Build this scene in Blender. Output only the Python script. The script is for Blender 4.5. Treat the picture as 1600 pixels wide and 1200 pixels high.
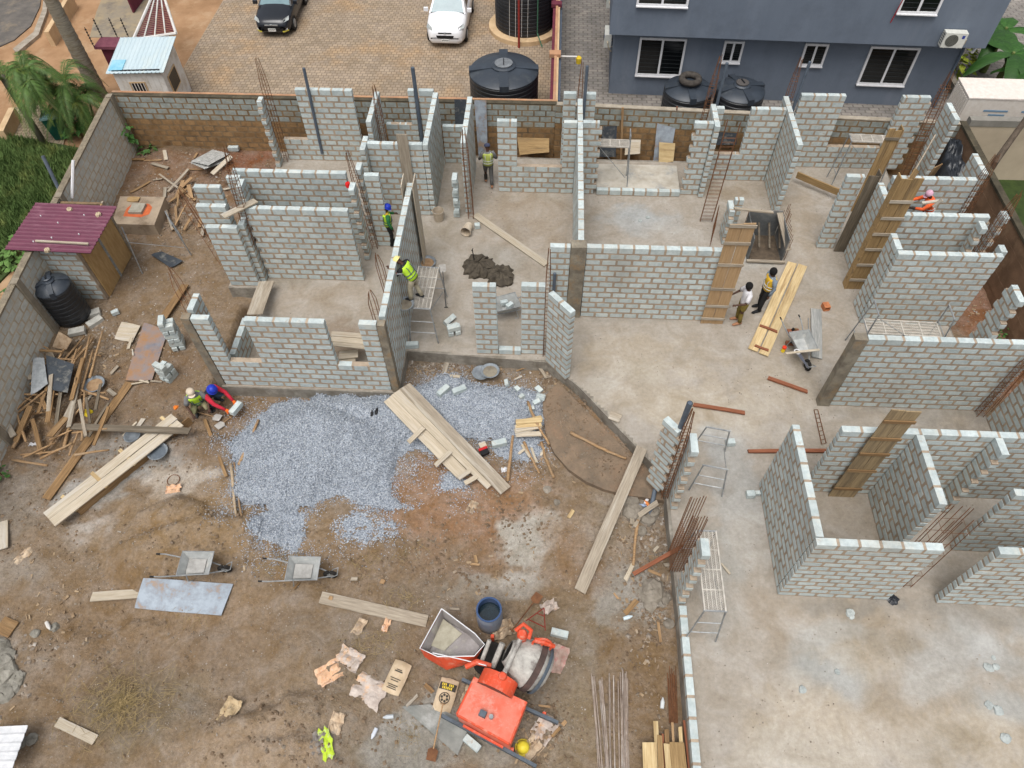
import bpy, bmesh, math, random
import numpy as np
from mathutils import Vector, Matrix
R=math.radians
random.seed(7); rng=np.random.default_rng(7)
for o in list(bpy.data.objects): bpy.data.objects.remove(o)
scene=bpy.context.scene
# ------------------------------------------------------------------ camera
F_PX=1125.0; PITCH=R(53.67); YAW=R(3.78); ROLL=R(-1.0); CAMH=17.5
_cy,_sy=math.cos(YAW),math.sin(YAW)
FWD=np.array([-_sy*math.cos(PITCH),_cy*math.cos(PITCH),-math.sin(PITCH)])
_r=np.array([_cy,_sy,0.]); _u=np.cross(_r,FWD)
RGT=_r*math.cos(ROLL)+_u*math.sin(ROLL); UPV=-_r*math.sin(ROLL)+_u*math.cos(ROLL)
CAM=np.array([0.,0.,CAMH])
cam=bpy.data.cameras.new('camera'); camo=bpy.data.objects.new('camera',cam); scene.collection.objects.link(camo)
cam.sensor_fit='HORIZONTAL'; cam.sensor_width=36.0; cam.lens=36.0*F_PX/1600.0; cam.clip_end=800; cam.clip_start=.1
camo.matrix_world=Matrix(((RGT[0],UPV[0],-FWD[0],0),(RGT[1],UPV[1],-FWD[1],0),(RGT[2],UPV[2],-FWD[2],CAMH),(0,0,0,1)))
scene.camera=camo
# ------------------------------------------------------------------ light: bright overcast
SUN_EL=R(70); SUN_AZ=R(197)      # light comes from the front left
wd=bpy.data.worlds.new('World'); scene.world=wd; wd.use_nodes=True
nt=wd.node_tree; nt.nodes.clear()
wo=nt.nodes.new('ShaderNodeOutputWorld'); bg=nt.nodes.new('ShaderNodeBackground'); sk=nt.nodes.new('ShaderNodeTexSky')
sk.sky_type='NISHITA'; sk.sun_disc=False; sk.sun_elevation=SUN_EL; sk.sun_rotation=SUN_AZ; sk.dust_density=6; sk.air_density=1.2; sk.ozone_density=1
hs=nt.nodes.new('ShaderNodeHueSaturation'); hs.inputs['Saturation'].default_value=.3
nt.links.new(sk.outputs[0],hs.inputs['Color']); nt.links.new(hs.outputs[0],bg.inputs[0]); nt.links.new(bg.outputs[0],wo.inputs[0])
bg.inputs[1].default_value=.125
sl=bpy.data.lights.new('sun','SUN'); sl.energy=1.5; sl.angle=R(40); sl.color=(1,.985,.955)
so=bpy.data.objects.new('sun',sl); scene.collection.objects.link(so)
_d=Vector((math.sin(SUN_AZ)*math.cos(SUN_EL),math.cos(SUN_AZ)*math.cos(SUN_EL),math.sin(SUN_EL)))
so.rotation_euler=_d.to_track_quat('Z','Y').to_euler(); so.location=(-20,-20,40)
vs=scene.view_settings; vs.view_transform='Standard'; vs.look='None'; vs.gamma=1; vs.use_curve_mapping=False; vs.exposure=0.24
# ------------------------------------------------------------------ pixel -> world
def _ray(x,y): return FWD+RGT*(x-800)/F_PX+UPV*(600-y)/F_PX
def U(x,y,z=0.):
    d=_ray(x,y); t=(z-CAM[2])/d[2]; return CAM+d*t
def UY(x,y,Y):
    d=_ray(x,y); t=Y/d[1]; return CAM+d*t
GZ=-.45
# ------------------------------------------------------------------ materials
def lin(c): 
    c=c/255.; return c/12.92 if c<=.04045 else ((c+.055)/1.055)**2.4
def S(c,k=.9): return (lin(c[0])*k,lin(c[1])*k,lin(c[2])*k,1)
_mats={}
def mat(name,c1,c2=None,scale=6,rough=.9,bump=.2,bscale=35,rnd=.15,metal=0,stretch=(1,1,1),k=.9,detail=6,c3=None,s3=1.5,spec=.3,lo=.35,hi=.65,world=False,stain=()):
    if name in _mats: return _mats[name]
    m=bpy.data.materials.new(name); m.use_nodes=True; n=m.node_tree.nodes; l=m.node_tree.links
    b=n['Principled BSDF']; b.inputs['Roughness'].default_value=rough; b.inputs['Metallic'].default_value=metal
    b.inputs['Specular IOR Level'].default_value=spec
    tc=n.new('ShaderNodeTexCoord'); mp=n.new('ShaderNodeMapping'); mp.inputs['Scale'].default_value=stretch
    oi=n.new('ShaderNodeObjectInfo')
    if world:
        ge=n.new('ShaderNodeNewGeometry'); l.new(ge.outputs['Position'],mp.inputs[0])
    else:
        add=n.new('ShaderNodeVectorMath'); add.operation='ADD'; sc=n.new('ShaderNodeVectorMath'); sc.operation='SCALE'; sc.inputs['Scale'].default_value=37.
        cmb=n.new('ShaderNodeCombineXYZ')
        for i in range(3): l.new(oi.outputs['Random'],cmb.inputs[i])
        l.new(cmb.outputs[0],sc.inputs[0]); l.new(tc.outputs['Object'],add.inputs[0]); l.new(sc.outputs[0],add.inputs[1]); l.new(add.outputs[0],mp.inputs[0])
    nz=n.new('ShaderNodeTexNoise'); nz.inputs['Scale'].default_value=scale; nz.inputs['Detail'].default_value=detail; nz.inputs['Roughness'].default_value=.65
    l.new(mp.outputs[0],nz.inputs['Vector'])
    rp=n.new('ShaderNodeMapRange'); rp.inputs[1].default_value=lo; rp.inputs[2].default_value=hi; l.new(nz.outputs[0],rp.inputs[0])
    mx=n.new('ShaderNodeMix'); mx.data_type='RGBA'; mx.inputs[6].default_value=S(c1,k); mx.inputs[7].default_value=S(c2 or c1,k); l.new(rp.outputs[0],mx.inputs[0])
    col=mx.outputs[2]
    if c3:
        n3=n.new('ShaderNodeTexNoise'); n3.inputs['Scale'].default_value=s3; n3.inputs['Detail'].default_value=7; n3.inputs['Roughness'].default_value=.7; l.new(mp.outputs[0],n3.inputs['Vector'])
        r3=n.new('ShaderNodeMapRange'); r3.inputs[1].default_value=.52; r3.inputs[2].default_value=.68; l.new(n3.outputs[0],r3.inputs[0])
        m3=n.new('ShaderNodeMix'); m3.data_type='RGBA'; m3.inputs[7].default_value=S(c3,k); l.new(r3.outputs[0],m3.inputs[0]); l.new(col,m3.inputs[6]); col=m3.outputs[2]
    for (ss,sc_,sst,l0,l1) in stain:
        g5=n.new('ShaderNodeNewGeometry'); n5=n.new('ShaderNodeTexNoise'); n5.inputs['Scale'].default_value=ss; n5.inputs['Detail'].default_value=7; n5.inputs['Roughness'].default_value=.7; l.new(g5.outputs['Position'],n5.inputs['Vector'])
        r5=n.new('ShaderNodeMapRange'); r5.inputs[1].default_value=l0; r5.inputs[2].default_value=l1; r5.inputs[4].default_value=sst; l.new(n5.outputs[0],r5.inputs[0])
        m5=n.new('ShaderNodeMix'); m5.data_type='RGBA'; m5.inputs[7].default_value=S(sc_,k); l.new(r5.outputs[0],m5.inputs[0]); l.new(col,m5.inputs[6]); col=m5.outputs[2]
    hv=n.new('ShaderNodeHueSaturation'); mr=n.new('ShaderNodeMapRange'); mr.inputs[3].default_value=1-rnd; mr.inputs[4].default_value=1+rnd
    l.new(oi.outputs['Random'],mr.inputs[0]); l.new(mr.outputs[0],hv.inputs['Value']); l.new(col,hv.inputs['Color']); l.new(hv.outputs[0],b.inputs['Base Color'])
    if bump:
        n2=n.new('ShaderNodeTexNoise'); n2.inputs['Scale'].default_value=bscale; n2.inputs['Detail'].default_value=5; l.new(mp.outputs[0],n2.inputs['Vector'])
        bp=n.new('ShaderNodeBump'); bp.inputs['Strength'].default_value=bump; bp.inputs['Distance'].default_value=.03; l.new(n2.outputs[0],bp.inputs['Height']); l.new(bp.outputs[0],b.inputs['Normal'])
    _mats[name]=m; return m
def vmat(name,fine=.22,fscale=14,rough=.95,bump=.6,bscale=22,speck=None,stretch=(1,1,1),bl=(1.6,.2)):
    """material whose base colour comes from the mesh colour attribute, broken up by fine noise"""
    m=bpy.data.materials.new(name); m.use_nodes=True; n=m.node_tree.nodes; l=m.node_tree.links
    b=n['Principled BSDF']; b.inputs['Roughness'].default_value=rough; b.inputs['Specular IOR Level'].default_value=.2
    at=n.new('ShaderNodeAttribute'); at.attribute_name='col'; ge=n.new('ShaderNodeNewGeometry')
    mp=n.new('ShaderNodeMapping'); mp.inputs['Scale'].default_value=stretch; l.new(ge.outputs['Position'],mp.inputs[0])
    nz=n.new('ShaderNodeTexNoise'); nz.inputs['Scale'].default_value=fscale; nz.inputs['Detail'].default_value=9; nz.inputs['Roughness'].default_value=.72; l.new(mp.outputs[0],nz.inputs['Vector'])
    mr=n.new('ShaderNodeMapRange'); mr.inputs[1].default_value=.3; mr.inputs[2].default_value=.7; mr.inputs[3].default_value=1-fine; mr.inputs[4].default_value=1+fine; l.new(nz.outputs[0],mr.inputs[0])
    nb=n.new('ShaderNodeTexNoise'); nb.inputs['Scale'].default_value=bl[0]; nb.inputs['Detail'].default_value=8; nb.inputs['Roughness'].default_value=.68; nb.inputs['Distortion'].default_value=.6; l.new(mp.outputs[0],nb.inputs['Vector'])
    mb_=n.new('ShaderNodeMapRange'); mb_.inputs[1].default_value=.32; mb_.inputs[2].default_value=.68; mb_.inputs[3].default_value=1-bl[1]; mb_.inputs[4].default_value=1+bl[1]; l.new(nb.outputs[0],mb_.inputs[0])
    mu0=n.new('ShaderNodeMath'); mu0.operation='MULTIPLY'; l.new(mr.outputs[0],mu0.inputs[0]); l.new(mb_.outputs[0],mu0.inputs[1])
    sa=n.new('ShaderNodeMapRange'); sa.inputs[1].default_value=.3; sa.inputs[2].default_value=.7; sa.inputs[3].default_value=1.25; sa.inputs[4].default_value=.7; l.new(nb.outputs[0],sa.inputs[0])
    hv=n.new('ShaderNodeHueSaturation'); l.new(at.outputs[0],hv.inputs['Color']); l.new(mu0.outputs[0],hv.inputs['Value']); l.new(sa.outputs[0],hv.inputs['Saturation']); col=hv.outputs[0]
    if speck:
        vo=n.new('ShaderNodeTexVoronoi'); vo.inputs['Scale'].default_value=speck[0]; l.new(ge.outputs['Position'],vo.inputs['Vector'])
        cr=n.new('ShaderNodeMapRange'); cr.inputs[1].default_value=.13; cr.inputs[2].default_value=.09; l.new(vo.outputs['Distance'],cr.inputs[0])
        n4=n.new('ShaderNodeTexNoise'); n4.inputs['Scale'].default_value=1.3; n4.inputs['Detail'].default_value=6; l.new(ge.outputs['Position'],n4.inputs['Vector'])
        c4=n.new('ShaderNodeMapRange'); c4.inputs[1].default_value=.47; c4.inputs[2].default_value=.62; l.new(n4.outputs[0],c4.inputs[0])
        mu=n.new('ShaderNodeMath'); mu.operation='MULTIPLY'; l.new(cr.outputs[0],mu.inputs[0]); l.new(c4.outputs[0],mu.inputs[1])
        mx=n.new('ShaderNodeMix'); mx.data_type='RGBA'; mx.inputs[7].default_value=S(speck[1]); l.new(mu.outputs[0],mx.inputs[0]); l.new(col,mx.inputs[6]); col=mx.outputs[2]
    l.new(col,b.inputs['Base Color'])
    n2=n.new('ShaderNodeTexNoise'); n2.inputs['Scale'].default_value=bscale; n2.inputs['Detail'].default_value=8; n2.inputs['Roughness'].default_value=.7; l.new(ge.outputs['Position'],n2.inputs['Vector'])
    bp=n.new('ShaderNodeBump'); bp.inputs['Strength'].default_value=bump; bp.inputs['Distance'].default_value=.05; l.new(n2.outputs[0],bp.inputs['Height']); l.new(bp.outputs[0],b.inputs['Normal'])
    return m
def paver_mat(name,c1,c2,joint,sx,sy,hexa=True,c3=None):
    m=mat(name,c1,c2,scale=1.2,rough=.9,bump=.25,bscale=60,rnd=0,c3=c3,s3=.35,world=True)
    n=m.node_tree.nodes; l=m.node_tree.links; b=n['Principled BSDF']
    ge=n.new('ShaderNodeNewGeometry'); br=n.new('ShaderNodeTexBrick'); mp=n.new('ShaderNodeMapping'); mp.inputs['Scale'].default_value=(1/sx,1/sy,1)
    l.new(ge.outputs['Position'],mp.inputs[0])
    nz=n.new('ShaderNodeTexNoise'); nz.inputs['Scale'].default_value=5; l.new(ge.outputs['Position'],nz.inputs['Vector'])
    ad=n.new('ShaderNodeMixRGB'); ad.blend_type='LINEAR_LIGHT'; ad.inputs[0].default_value=.08; l.new(mp.outputs[0],ad.inputs[1]); l.new(nz.outputs['Color'],ad.inputs[2])
    l.new(ad.outputs[0],br.inputs['Vector']); br.inputs['Scale'].default_value=1; br.inputs['Brick Width'].default_value=1; br.inputs['Row Height'].default_value=1; br.inputs['Mortar Size'].default_value=.09; br.inputs['Mortar Smooth'].default_value=.3
    br.inputs['Color1'].default_value=(.82,.82,.82,1); br.inputs['Color2'].default_value=(1.12,1.1,1.06,1); br.inputs['Mortar'].default_value=joint
    src=b.inputs['Base Color'].links[0].from_socket
    mu=n.new('ShaderNodeMixRGB'); mu.blend_type='MULTIPLY'; mu.inputs[0].default_value=1; l.new(src,mu.inputs[1]); l.new(br.outputs[0],mu.inputs[2]); l.new(mu.outputs[0],b.inputs['Base Color'])
    return m
# ------------------------------------------------------------------ mesh helpers
COL=scene.collection
class MB:
    def __init__(s): s.v=[]; s.f=[]
    def add(s,vs,fs):
        o=len(s.v); s.v+= [tuple(map(float,q)) for q in vs]; s.f+=[tuple(i+o for i in q) for q in fs]; return s
    def box(s,c,d,rot=None):
        x,y,z=d[0]/2,d[1]/2,d[2]/2
        P=[Vector(q) for q in((-x,-y,-z),(x,-y,-z),(x,y,-z),(-x,y,-z),(-x,-y,z),(x,-y,z),(x,y,z),(-x,y,z))]
        if rot is not None:
            if not isinstance(rot,Matrix): rot=Matrix.Rotation(rot,3,'Z')
            P=[rot@q for q in P]
        c=Vector(c)
        return s.add([q+c for q in P],[(0,3,2,1),(4,5,6,7),(0,1,5,4),(1,2,6,5),(2,3,7,6),(3,0,4,7)])
    def bbox(s,lo,hi): return s.box([(a+b)/2 for a,b in zip(lo,hi)],[b-a for a,b in zip(lo,hi)])
    def tube(s,p0,p1,r0,r1=None,n=6,cap=True):
        return s.path([p0,p1],[r0,r0 if r1 is None else r1],n,cap)
    def path(s,pts,rad,n=6,cap=True):
        pts=[Vector(p) for p in pts]; 
        if not hasattr(rad,'__len__'): rad=[rad]*len(pts)
        V=[];Fs=[];ref=None
        for i,p in enumerate(pts):
            t=(pts[min(i+1,len(pts)-1)]-pts[max(i-1,0)])
            t=t.normalized() if t.length>1e-9 else Vector((0,0,1))
            if ref is None: ref=Vector((0,0,1)) if abs(t.z)<.9 else Vector((1,0,0))
            a=t.cross(ref); a=a.normalized() if a.length>1e-6 else t.orthogonal().normalized(); b=t.cross(a); 
            for k in range(n):
                an=2*math.pi*k/n; V.append(p+(a*math.cos(an)+b*math.sin(an))*rad[i])
        for i in range(len(pts)-1):
            for k in range(n):
                k2=(k+1)%n; Fs.append((i*n+k,i*n+k2,(i+1)*n+k2,(i+1)*n+k))
        if cap: Fs.append(tuple(range(n))[::-1]); Fs.append(tuple(range((len(pts)-1)*n,len(pts)*n)))
        return s.add(V,Fs)
    def lathe(s,prof,n=24,c=(0,0,0),cap=(True,True)):
        V=[];Fs=[]
        for r,z in prof:
            for k in range(n):
                a=2*math.pi*k/n; V.append((c[0]+r*math.cos(a),c[1]+r*math.sin(a),c[2]+z))
        for i in range(len(prof)-1):
            for k in range(n):
                k2=(k+1)%n; Fs.append((i*n+k,i*n+k2,(i+1)*n+k2,(i+1)*n+k))
        if cap[0]: Fs.append(tuple(range(n))[::-1])
        if cap[1]: Fs.append(tuple(range((len(prof)-1)*n,len(prof)*n)))
        return s.add(V,Fs)
    def prism(s,poly,z0,z1):
        n=len(poly); V=[(p[0],p[1],z0) for p in poly]+[(p[0],p[1],z1) for p in poly]
        return s.add(V,[tuple(range(n))[::-1],tuple(range(n,2*n))]+[(i,(i+1)%n,(i+1)%n+n,i+n) for i in range(n)])
    def mesh(s,name,m,smooth=False):
        me=bpy.data.meshes.new(name); me.from_pydata(s.v,[],s.f); 
        if m: me.materials.append(m)
        if smooth: me.polygons.foreach_set('use_smooth',[True]*len(me.polygons))
        me.update(); return me
    def build(s,name,m,parent=None,smooth=False,loc=None,rot=None):
        o=bpy.data.objects.new(name,s.mesh(name,m,smooth)); COL.objects.link(o)
        if parent: o.parent=parent
        if loc is not None: o.location=loc
        if rot is not None: o.rotation_euler=rot if hasattr(rot,'__len__') else (0,0,rot)
        return o
def tag(o,label=None,cat=None,group=None,kind=None):
    if label: o['label']=label
    if cat: o['category']=cat
    if group: o['group']=group
    if kind: o['kind']=kind
    return o
def empty(name,loc=(0,0,0),rz=0,label=None,cat=None,group=None):
    o=bpy.data.objects.new(name,None); COL.objects.link(o); o.empty_display_size=.1; o.location=loc; o.rotation_euler=(0,0,rz); return tag(o,label,cat,group)
def copy_tree(o,parent=None):
    c=o.copy(); COL.objects.link(c)
    if parent is not None: c.parent=parent
    for ch in list(o.children): copy_tree(ch,c)
    return c
def inst(me,name,parent,loc,rot=0,scale=(1,1,1)):
    o=bpy.data.objects.new(name,me); COL.objects.link(o); o.parent=parent; o.location=loc; o.rotation_euler=(0,0,rot) if not hasattr(rot,'__len__') else rot; o.scale=scale; return o
# value noise
_tab=rng.random((256,256))
def vnoise(x,y):
    xi=np.floor(x).astype(int); yi=np.floor(y).astype(int); fx=x-xi; fy=y-yi; fx=fx*fx*(3-2*fx); fy=fy*fy*(3-2*fy)
    a=_tab[xi%256,yi%256]; b=_tab[(xi+1)%256,yi%256]; c=_tab[xi%256,(yi+1)%256]; d=_tab[(xi+1)%256,(yi+1)%256]
    return (a*(1-fx)+b*fx)*(1-fy)+(c*(1-fx)+d*fx)*fy
def fbm(x,y,o=5,g=.5):
    s=0;a=1;t=0
    for i in range(o): s=s+a*vnoise(x*2**i+13.7*i,y*2**i+7.1*i); t+=a; a*=g
    return s/t
def grid_mesh(name,xs,ys,Z,colr,material,mask=None):
    nx,ny=len(xs),len(ys); X,Y=np.meshgrid(xs,ys,indexing='ij')
    co=np.stack([X,Y,Z],-1).reshape(-1,3)
    i,j=np.meshgrid(np.arange(nx-1),np.arange(ny-1),indexing='ij'); a=(i*ny+j)
    q=np.stack([a,a+ny,a+ny+1,a+1],-1).reshape(-1,4)
    if mask is not None: q=q[mask[:-1,:-1].reshape(-1)]
    me=bpy.data.meshes.new(name); me.vertices.add(len(co)); me.vertices.foreach_set('co',co.astype(np.float32).ravel())
    me.loops.add(q.size); me.loops.foreach_set('vertex_index',q.astype(np.int32).ravel()); me.polygons.add(len(q))
    me.polygons.foreach_set('loop_start',np.arange(0,q.size,4,dtype=np.int32)); me.polygons.foreach_set('loop_total',np.full(len(q),4,dtype=np.int32)); me.polygons.foreach_set('use_smooth',[True]*len(q))
    ca=me.color_attributes.new('col','FLOAT_COLOR','POINT'); ca.data.foreach_set('color',np.concatenate([colr.reshape(-1,3),np.ones((len(co),1))],1).astype(np.float32).ravel())
    me.update(calc_edges=True); me.materials.append(material)
    o=bpy.data.objects.new(name,me); COL.objects.link(o); return o
def paint(X,Y,base,blobs,z,warp=.5,k=1.0,desat=.36,to=(130,120,107)):
    SS=lambda q:np.array(S([q[i]*(1-desat)+to[i]*desat for i in range(3)],k)[:3])
    c=np.zeros(X.shape+(3,))+SS(base)
    wx=(fbm(X*.9+3,Y*.9)-.5)*2*warp; wy=(fbm(X*.9+40,Y*.9+9)-.5)*2*warp
    gr=fbm(X*2.3,Y*2.3+50,6,.68)
    for (px,py,rx,ry,ang,col,st) in blobs:
        p=U(px,py,z); a=R(ang); dx=X+wx-p[0]; dy=Y+wy-p[1]
        u=(dx*math.cos(a)+dy*math.sin(a))/rx; v=(-dx*math.sin(a)+dy*math.cos(a))/ry
        d=np.sqrt(u*u+v*v)+(gr-.5)*1.5
        w=np.clip((1.35-d)/.85,0,1) if st<.95 else np.clip((1.12-d)/.3,0,1); w=(w*w*(3-2*w)*st)[...,None]
        c=c*(1-w)+SS(col)*w
    return c
# ================================================================== SETTING
m_far=mat('far_soil',(120,98,74),(95,80,60),scale=.3,rnd=0,world=True)
tag(MB().bbox((-250,-200,-2.2),(250,300,-2)).build('ground',m_far),kind='structure')
m_apron=mat('outer_soil',(128,104,78),(104,84,62),scale=.6,rnd=0,world=True,c3=(140,120,96))
m_yard=vmat('yard_soil',speck=(26,(176,170,162)),bump=1.0,fine=.3,fscale=11,bscale=14,bl=(1.9,.18))
m_slab=vmat('slab_concrete',fine=.15,fscale=9,bl=(1.1,.16),bump=.25,bscale=40,rough=.9)
# --- yard ground with relief
xs=np.arange(-17.25,15.6,.09); ys=np.arange(-3,24.9,.09)
X,Y=np.meshgrid(xs,ys,indexing='ij')
blobs=[ # px,py,rx,ry,angle,colour,strength
(320,270,4.2,2.6,0,(112,76,54),.8),(250,330,3,2.5,0,(120,92,68),.8),(390,240,1.2,1.5,0,(120,66,40),.9),(300,225,2.5,.8,0,(100,82,62),.8),
(255,450,2.6,3.2,0,(126,102,76),.9),(120,600,3.2,2.6,0,(112,90,66),.8),(240,580,1.6,1.6,0,(110,84,60),.8),
(60,700,2.0,1.6,0,(120,90,60),.7),(150,760,1.4,.6,30,(160,158,154),.96),(240,720,1.2,.7,20,(154,152,148),.96),(190,700,1.2,.6,30,(150,148,144),.7),
(280,745,1.1,.45,15,(184,172,158),.96),(130,830,.6,.5,0,(186,178,170),.96),(20,780,1.2,1.3,0,(134,126,116),.7),
(60,960,1.6,2.6,0,(124,102,78),.7),(20,900,.9,.5,0,(150,142,132),.6),(30,1040,.9,.8,0,(152,148,142),.7),
(310,830,2.6,1.3,10,(146,118,84),.85),(250,870,1.8,.9,20,(142,114,80),.8),(180,990,2.6,2.0,0,(126,100,72),.8),(330,1000,1.6,1.2,30,(156,126,94),.6),
(300,1040,2.4,1.1,20,(112,92,72),.7),(230,1110,1.3,1.0,0,(112,98,76),.7),(430,1150,2.6,1.0,20,(160,136,110),.85),(420,1050,1.7,.8,20,(134,112,88),.6),
(500,870,1.4,.8,0,(140,112,80),.7),(720,800,2.2,1.6,-20,(146,102,70),.8),(700,720,.8,.9,0,(140,100,66),.8),(640,890,2.6,.9,0,(124,100,76),.6),
(830,830,.8,1.0,-30,(178,174,164),.97),(800,760,1.0,.6,0,(150,110,78),.6),(760,910,1.5,.32,10,(168,162,152),.95),(700,930,1.6,.6,0,(112,98,82),.6),
(560,990,1.6,.9,0,(116,98,78),.7),(600,1100,1.8,1.2,0,(120,104,84),.6),(650,1150,1.1,.9,0,(150,148,142),.96),(620,1180,1.6,.5,0,(132,128,118),.7),
(760,1180,1.2,.6,0,(140,136,126),.7),(860,1100,.8,1.2,0,(112,104,94),.7),(900,1000,.9,2.6,0,(120,102,78),.7),(900,1150,.8,1.0,0,(138,120,94),.6),
(985,930,.95,1.0,20,(152,148,140),.96),(960,1030,.9,.6,0,(140,130,116),.5),(1000,1060,.8,1.3,0,(112,84,52),.75),(900,860,1.0,1.2,0,(140,106,76),.6),
(960,820,1.2,.9,0,(146,132,114),.6),(900,660,.8,1.4,-40,(150,118,88),.6),(930,710,1.3,.7,-40,(156,112,76),.6),(870,600,.5,.5,0,(128,112,92),.6),
(1010,790,.6,.6,0,(140,130,116),.6),(700,575,2.4,.4,0,(110,100,88),.7),(450,630,2.0,.45,0,(120,94,66),.8),(330,640,1.2,.8,0,(112,84,60),.8),(300,690,1.2,.8,0,(112,88,66),.7),
(1540,500,1.2,3,0,(140,88,62),.8),(1590,600,1,2,0,(130,84,58),.8),(1000,240,6,.7,0,(120,82,56),.8),(830,235,2,.6,0,(104,76,56),.8)]
colr=paint(X,Y,(126,104,80),blobs,GZ)
Z=GZ+(fbm(X*.45,Y*.45)-.5)*.16+(fbm(X*2.2+9,Y*2.2,4)-.5)*.11+(fbm(X*5,Y*5+77,4,.65)-.5)*.10
def bump(px,py,rx,ry,h,ang=0,z=GZ,flat=1.0):
    global Z
    p=U(px,py,z); a=R(ang); dx=X-p[0]+(fbm(X*1.3,Y*1.3+5)-.5)*.8; dy=Y-p[1]+(fbm(X*1.3+60,Y*1.3)-.5)*.8
    u=(dx*math.cos(a)+dy*math.sin(a))/rx; v=(-dx*math.sin(a)+dy*math.cos(a))/ry
    Z=Z+h*np.clip(1-(u*u+v*v),0,1)**flat
bump(300,850,2.4,1.2,.32,10); bump(235,870,1.2,.7,.22,20); bump(430,1170,2.4,1.2,.28,20); bump(330,1060,1.6,.9,-.18,20); bump(190,1010,2.2,1.5,-.22)
bump(275,800,1.0,.38,.28,8,flat=.45); bump(330,830,1.5,.5,.16,5,flat=.45); bump(420,1120,1.2,.4,.2,20,flat=.45); bump(180,960,1.3,.6,-.14,20,flat=.5); bump(450,1180,1.2,.5,.16,10,flat=.45); bump(300,250,2.2,1.2,.22); bump(300,700,1.4,.7,.18); bump(60,540,1.6,1.5,.12)
# gravel heaps
def gravel_h(X,Y):
    h=np.zeros(X.shape)
    def e(px,py,rx,ry,hh,ang=0,pw=.8):
        nonlocal h
        p=U(px,py,GZ+hh*.4); a=R(ang); dx=X-p[0]+(fbm(X*1.1+8,Y*1.1)-.5)*1.0; dy=Y-p[1]+(fbm(X*1.1+31,Y*1.1)-.5)*1.0
        u=(dx*math.cos(a)+dy*math.sin(a))/rx; v=(-dx*math.sin(a)+dy*math.cos(a))/ry
        h=np.maximum(h,hh*np.clip(1-(u*u+v*v),0,1)**pw)
    e(500,690,2.4,1.6,.85,6,1.1); e(500,700,2.7,1.85,.3,6); e(570,650,2.2,1.0,.55,4); e(450,740,1.5,1.1,.5); e(555,720,1.2,.9,.55); e(740,635,2.2,1.05,.5,-6); e(690,612,1.0,.5,.4); e(600,760,1.5,.8,.14); e(690,760,.9,.35,.05); e(430,825,.75,.6,.07); e(800,690,.7,.8,.16); e(570,825,.9,.5,.03); e(640,720,.6,.9,.2)
    p=U(650,750,GZ); u=(X-p[0]+(fbm(X*1.6,Y*1.6)-.5)*.6)/.78; v=(Y-p[1]+(fbm(X*1.6+8,Y*1.6)-.5)*.6)/.95
    h=h*np.clip((u*u+v*v-.75)*2.2,0,1)
    return h
# trench beside the front left room
def trench(x0,y0,x1,y1,w,d):
    global Z
    dx,dy=x1-x0,y1-y0; L2=dx*dx+dy*dy; t=np.clip(((X-x0)*dx+(Y-y0)*dy)/L2,0,1)
    q=np.hypot(X-(x0+t*dx),Y-(y0+t*dy))+(fbm(X*2.5,Y*2.5)-.5)*.12
    Z=Z-d*np.clip((w-q)/.12,0,1)
trench(-9.75,13.3,-9.75,15.9,.42,.75); trench(-10.0,12.2,-9.95,13.3,.26,.5)
inside=((X>-4.1)&(X<3.4)&(Y>14.2)&(Y<23.4))|((X>4.2)&(X<12.6)&(Y<23.4))|((X>-9.2)&(X<-4.4)&(Y>12.9)&(Y<23.2))
yard=grid_mesh('yard_ground',xs,ys,Z,colr,m_yard,mask=~inside); tag(yard,kind='structure')
def gz(x,y):
    i=min(max(int((x+17.25)/.09),0),len(xs)-1); j=min(max(int((y+3)/.09),0),len(ys)-1); return float(Z[i,j])
# curved entrance apron (low earth-filled step) -- arc in front of the splayed slab edge
arc=[U(*p,GZ+.12) for p in((848,622),(849,650),(853,680),(866,708),(888,733),(915,752),(945,765),(975,773),(1005,777),(1036,782))]
inner=[(3.55,9.2),(3.2,10.1),(1.4,12.2),(.55,13.2)]
poly=[(p[0],p[1]) for p in arc]+inner
m_apr=mat('apron_earth',(138,118,98),(108,96,82),scale=2.4,rnd=0,world=True,c3=(150,122,98),s3=1.2,bump=1,bscale=14)
tag(MB().prism(poly[::-1],GZ-.25,GZ+.13).build('entrance_apron',m_apr),kind='structure')
# --- floor slab
slab_poly=[(-9.62,12.36),(-4.22,12.36),(-4.2,13.98),(.18,13.72),(1.15,12.85),(3.5,9.88),(3.55,6),(3.57,-4),(12.95,-4),(12.95,23.9),(-10.6,23.9),(-10.6,16.45),(-9.3,16.45),(-9.3,12.7),(-9.62,12.7)]
m_edge=mat('slab_edge_concrete',(150,144,134),(120,112,100),scale=2.5,rnd=0,world=True,c3=(170,164,152),bump=.5)
sl_o=MB().prism(slab_poly,-.75,-.012).build('floor_slab',m_edge); tag(sl_o,kind='structure')
xs2=np.arange(-10.6,13.0,.1); ys2=np.arange(-4,23.95,.1); X2,Y2=np.meshgrid(xs2,ys2,indexing='ij')
def inpoly(X,Y,poly):
    c=np.zeros(X.shape,bool); n=len(poly)
    for i in range(n):
        x0,y0=poly[i]; x1,y1=poly[(i+1)%n]
        t=((y0>Y)!=(y1>Y)); c^=t&(X<(x1-x0)*(Y-y0)/((y1-y0)+1e-12)+x0)
    return c
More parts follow.
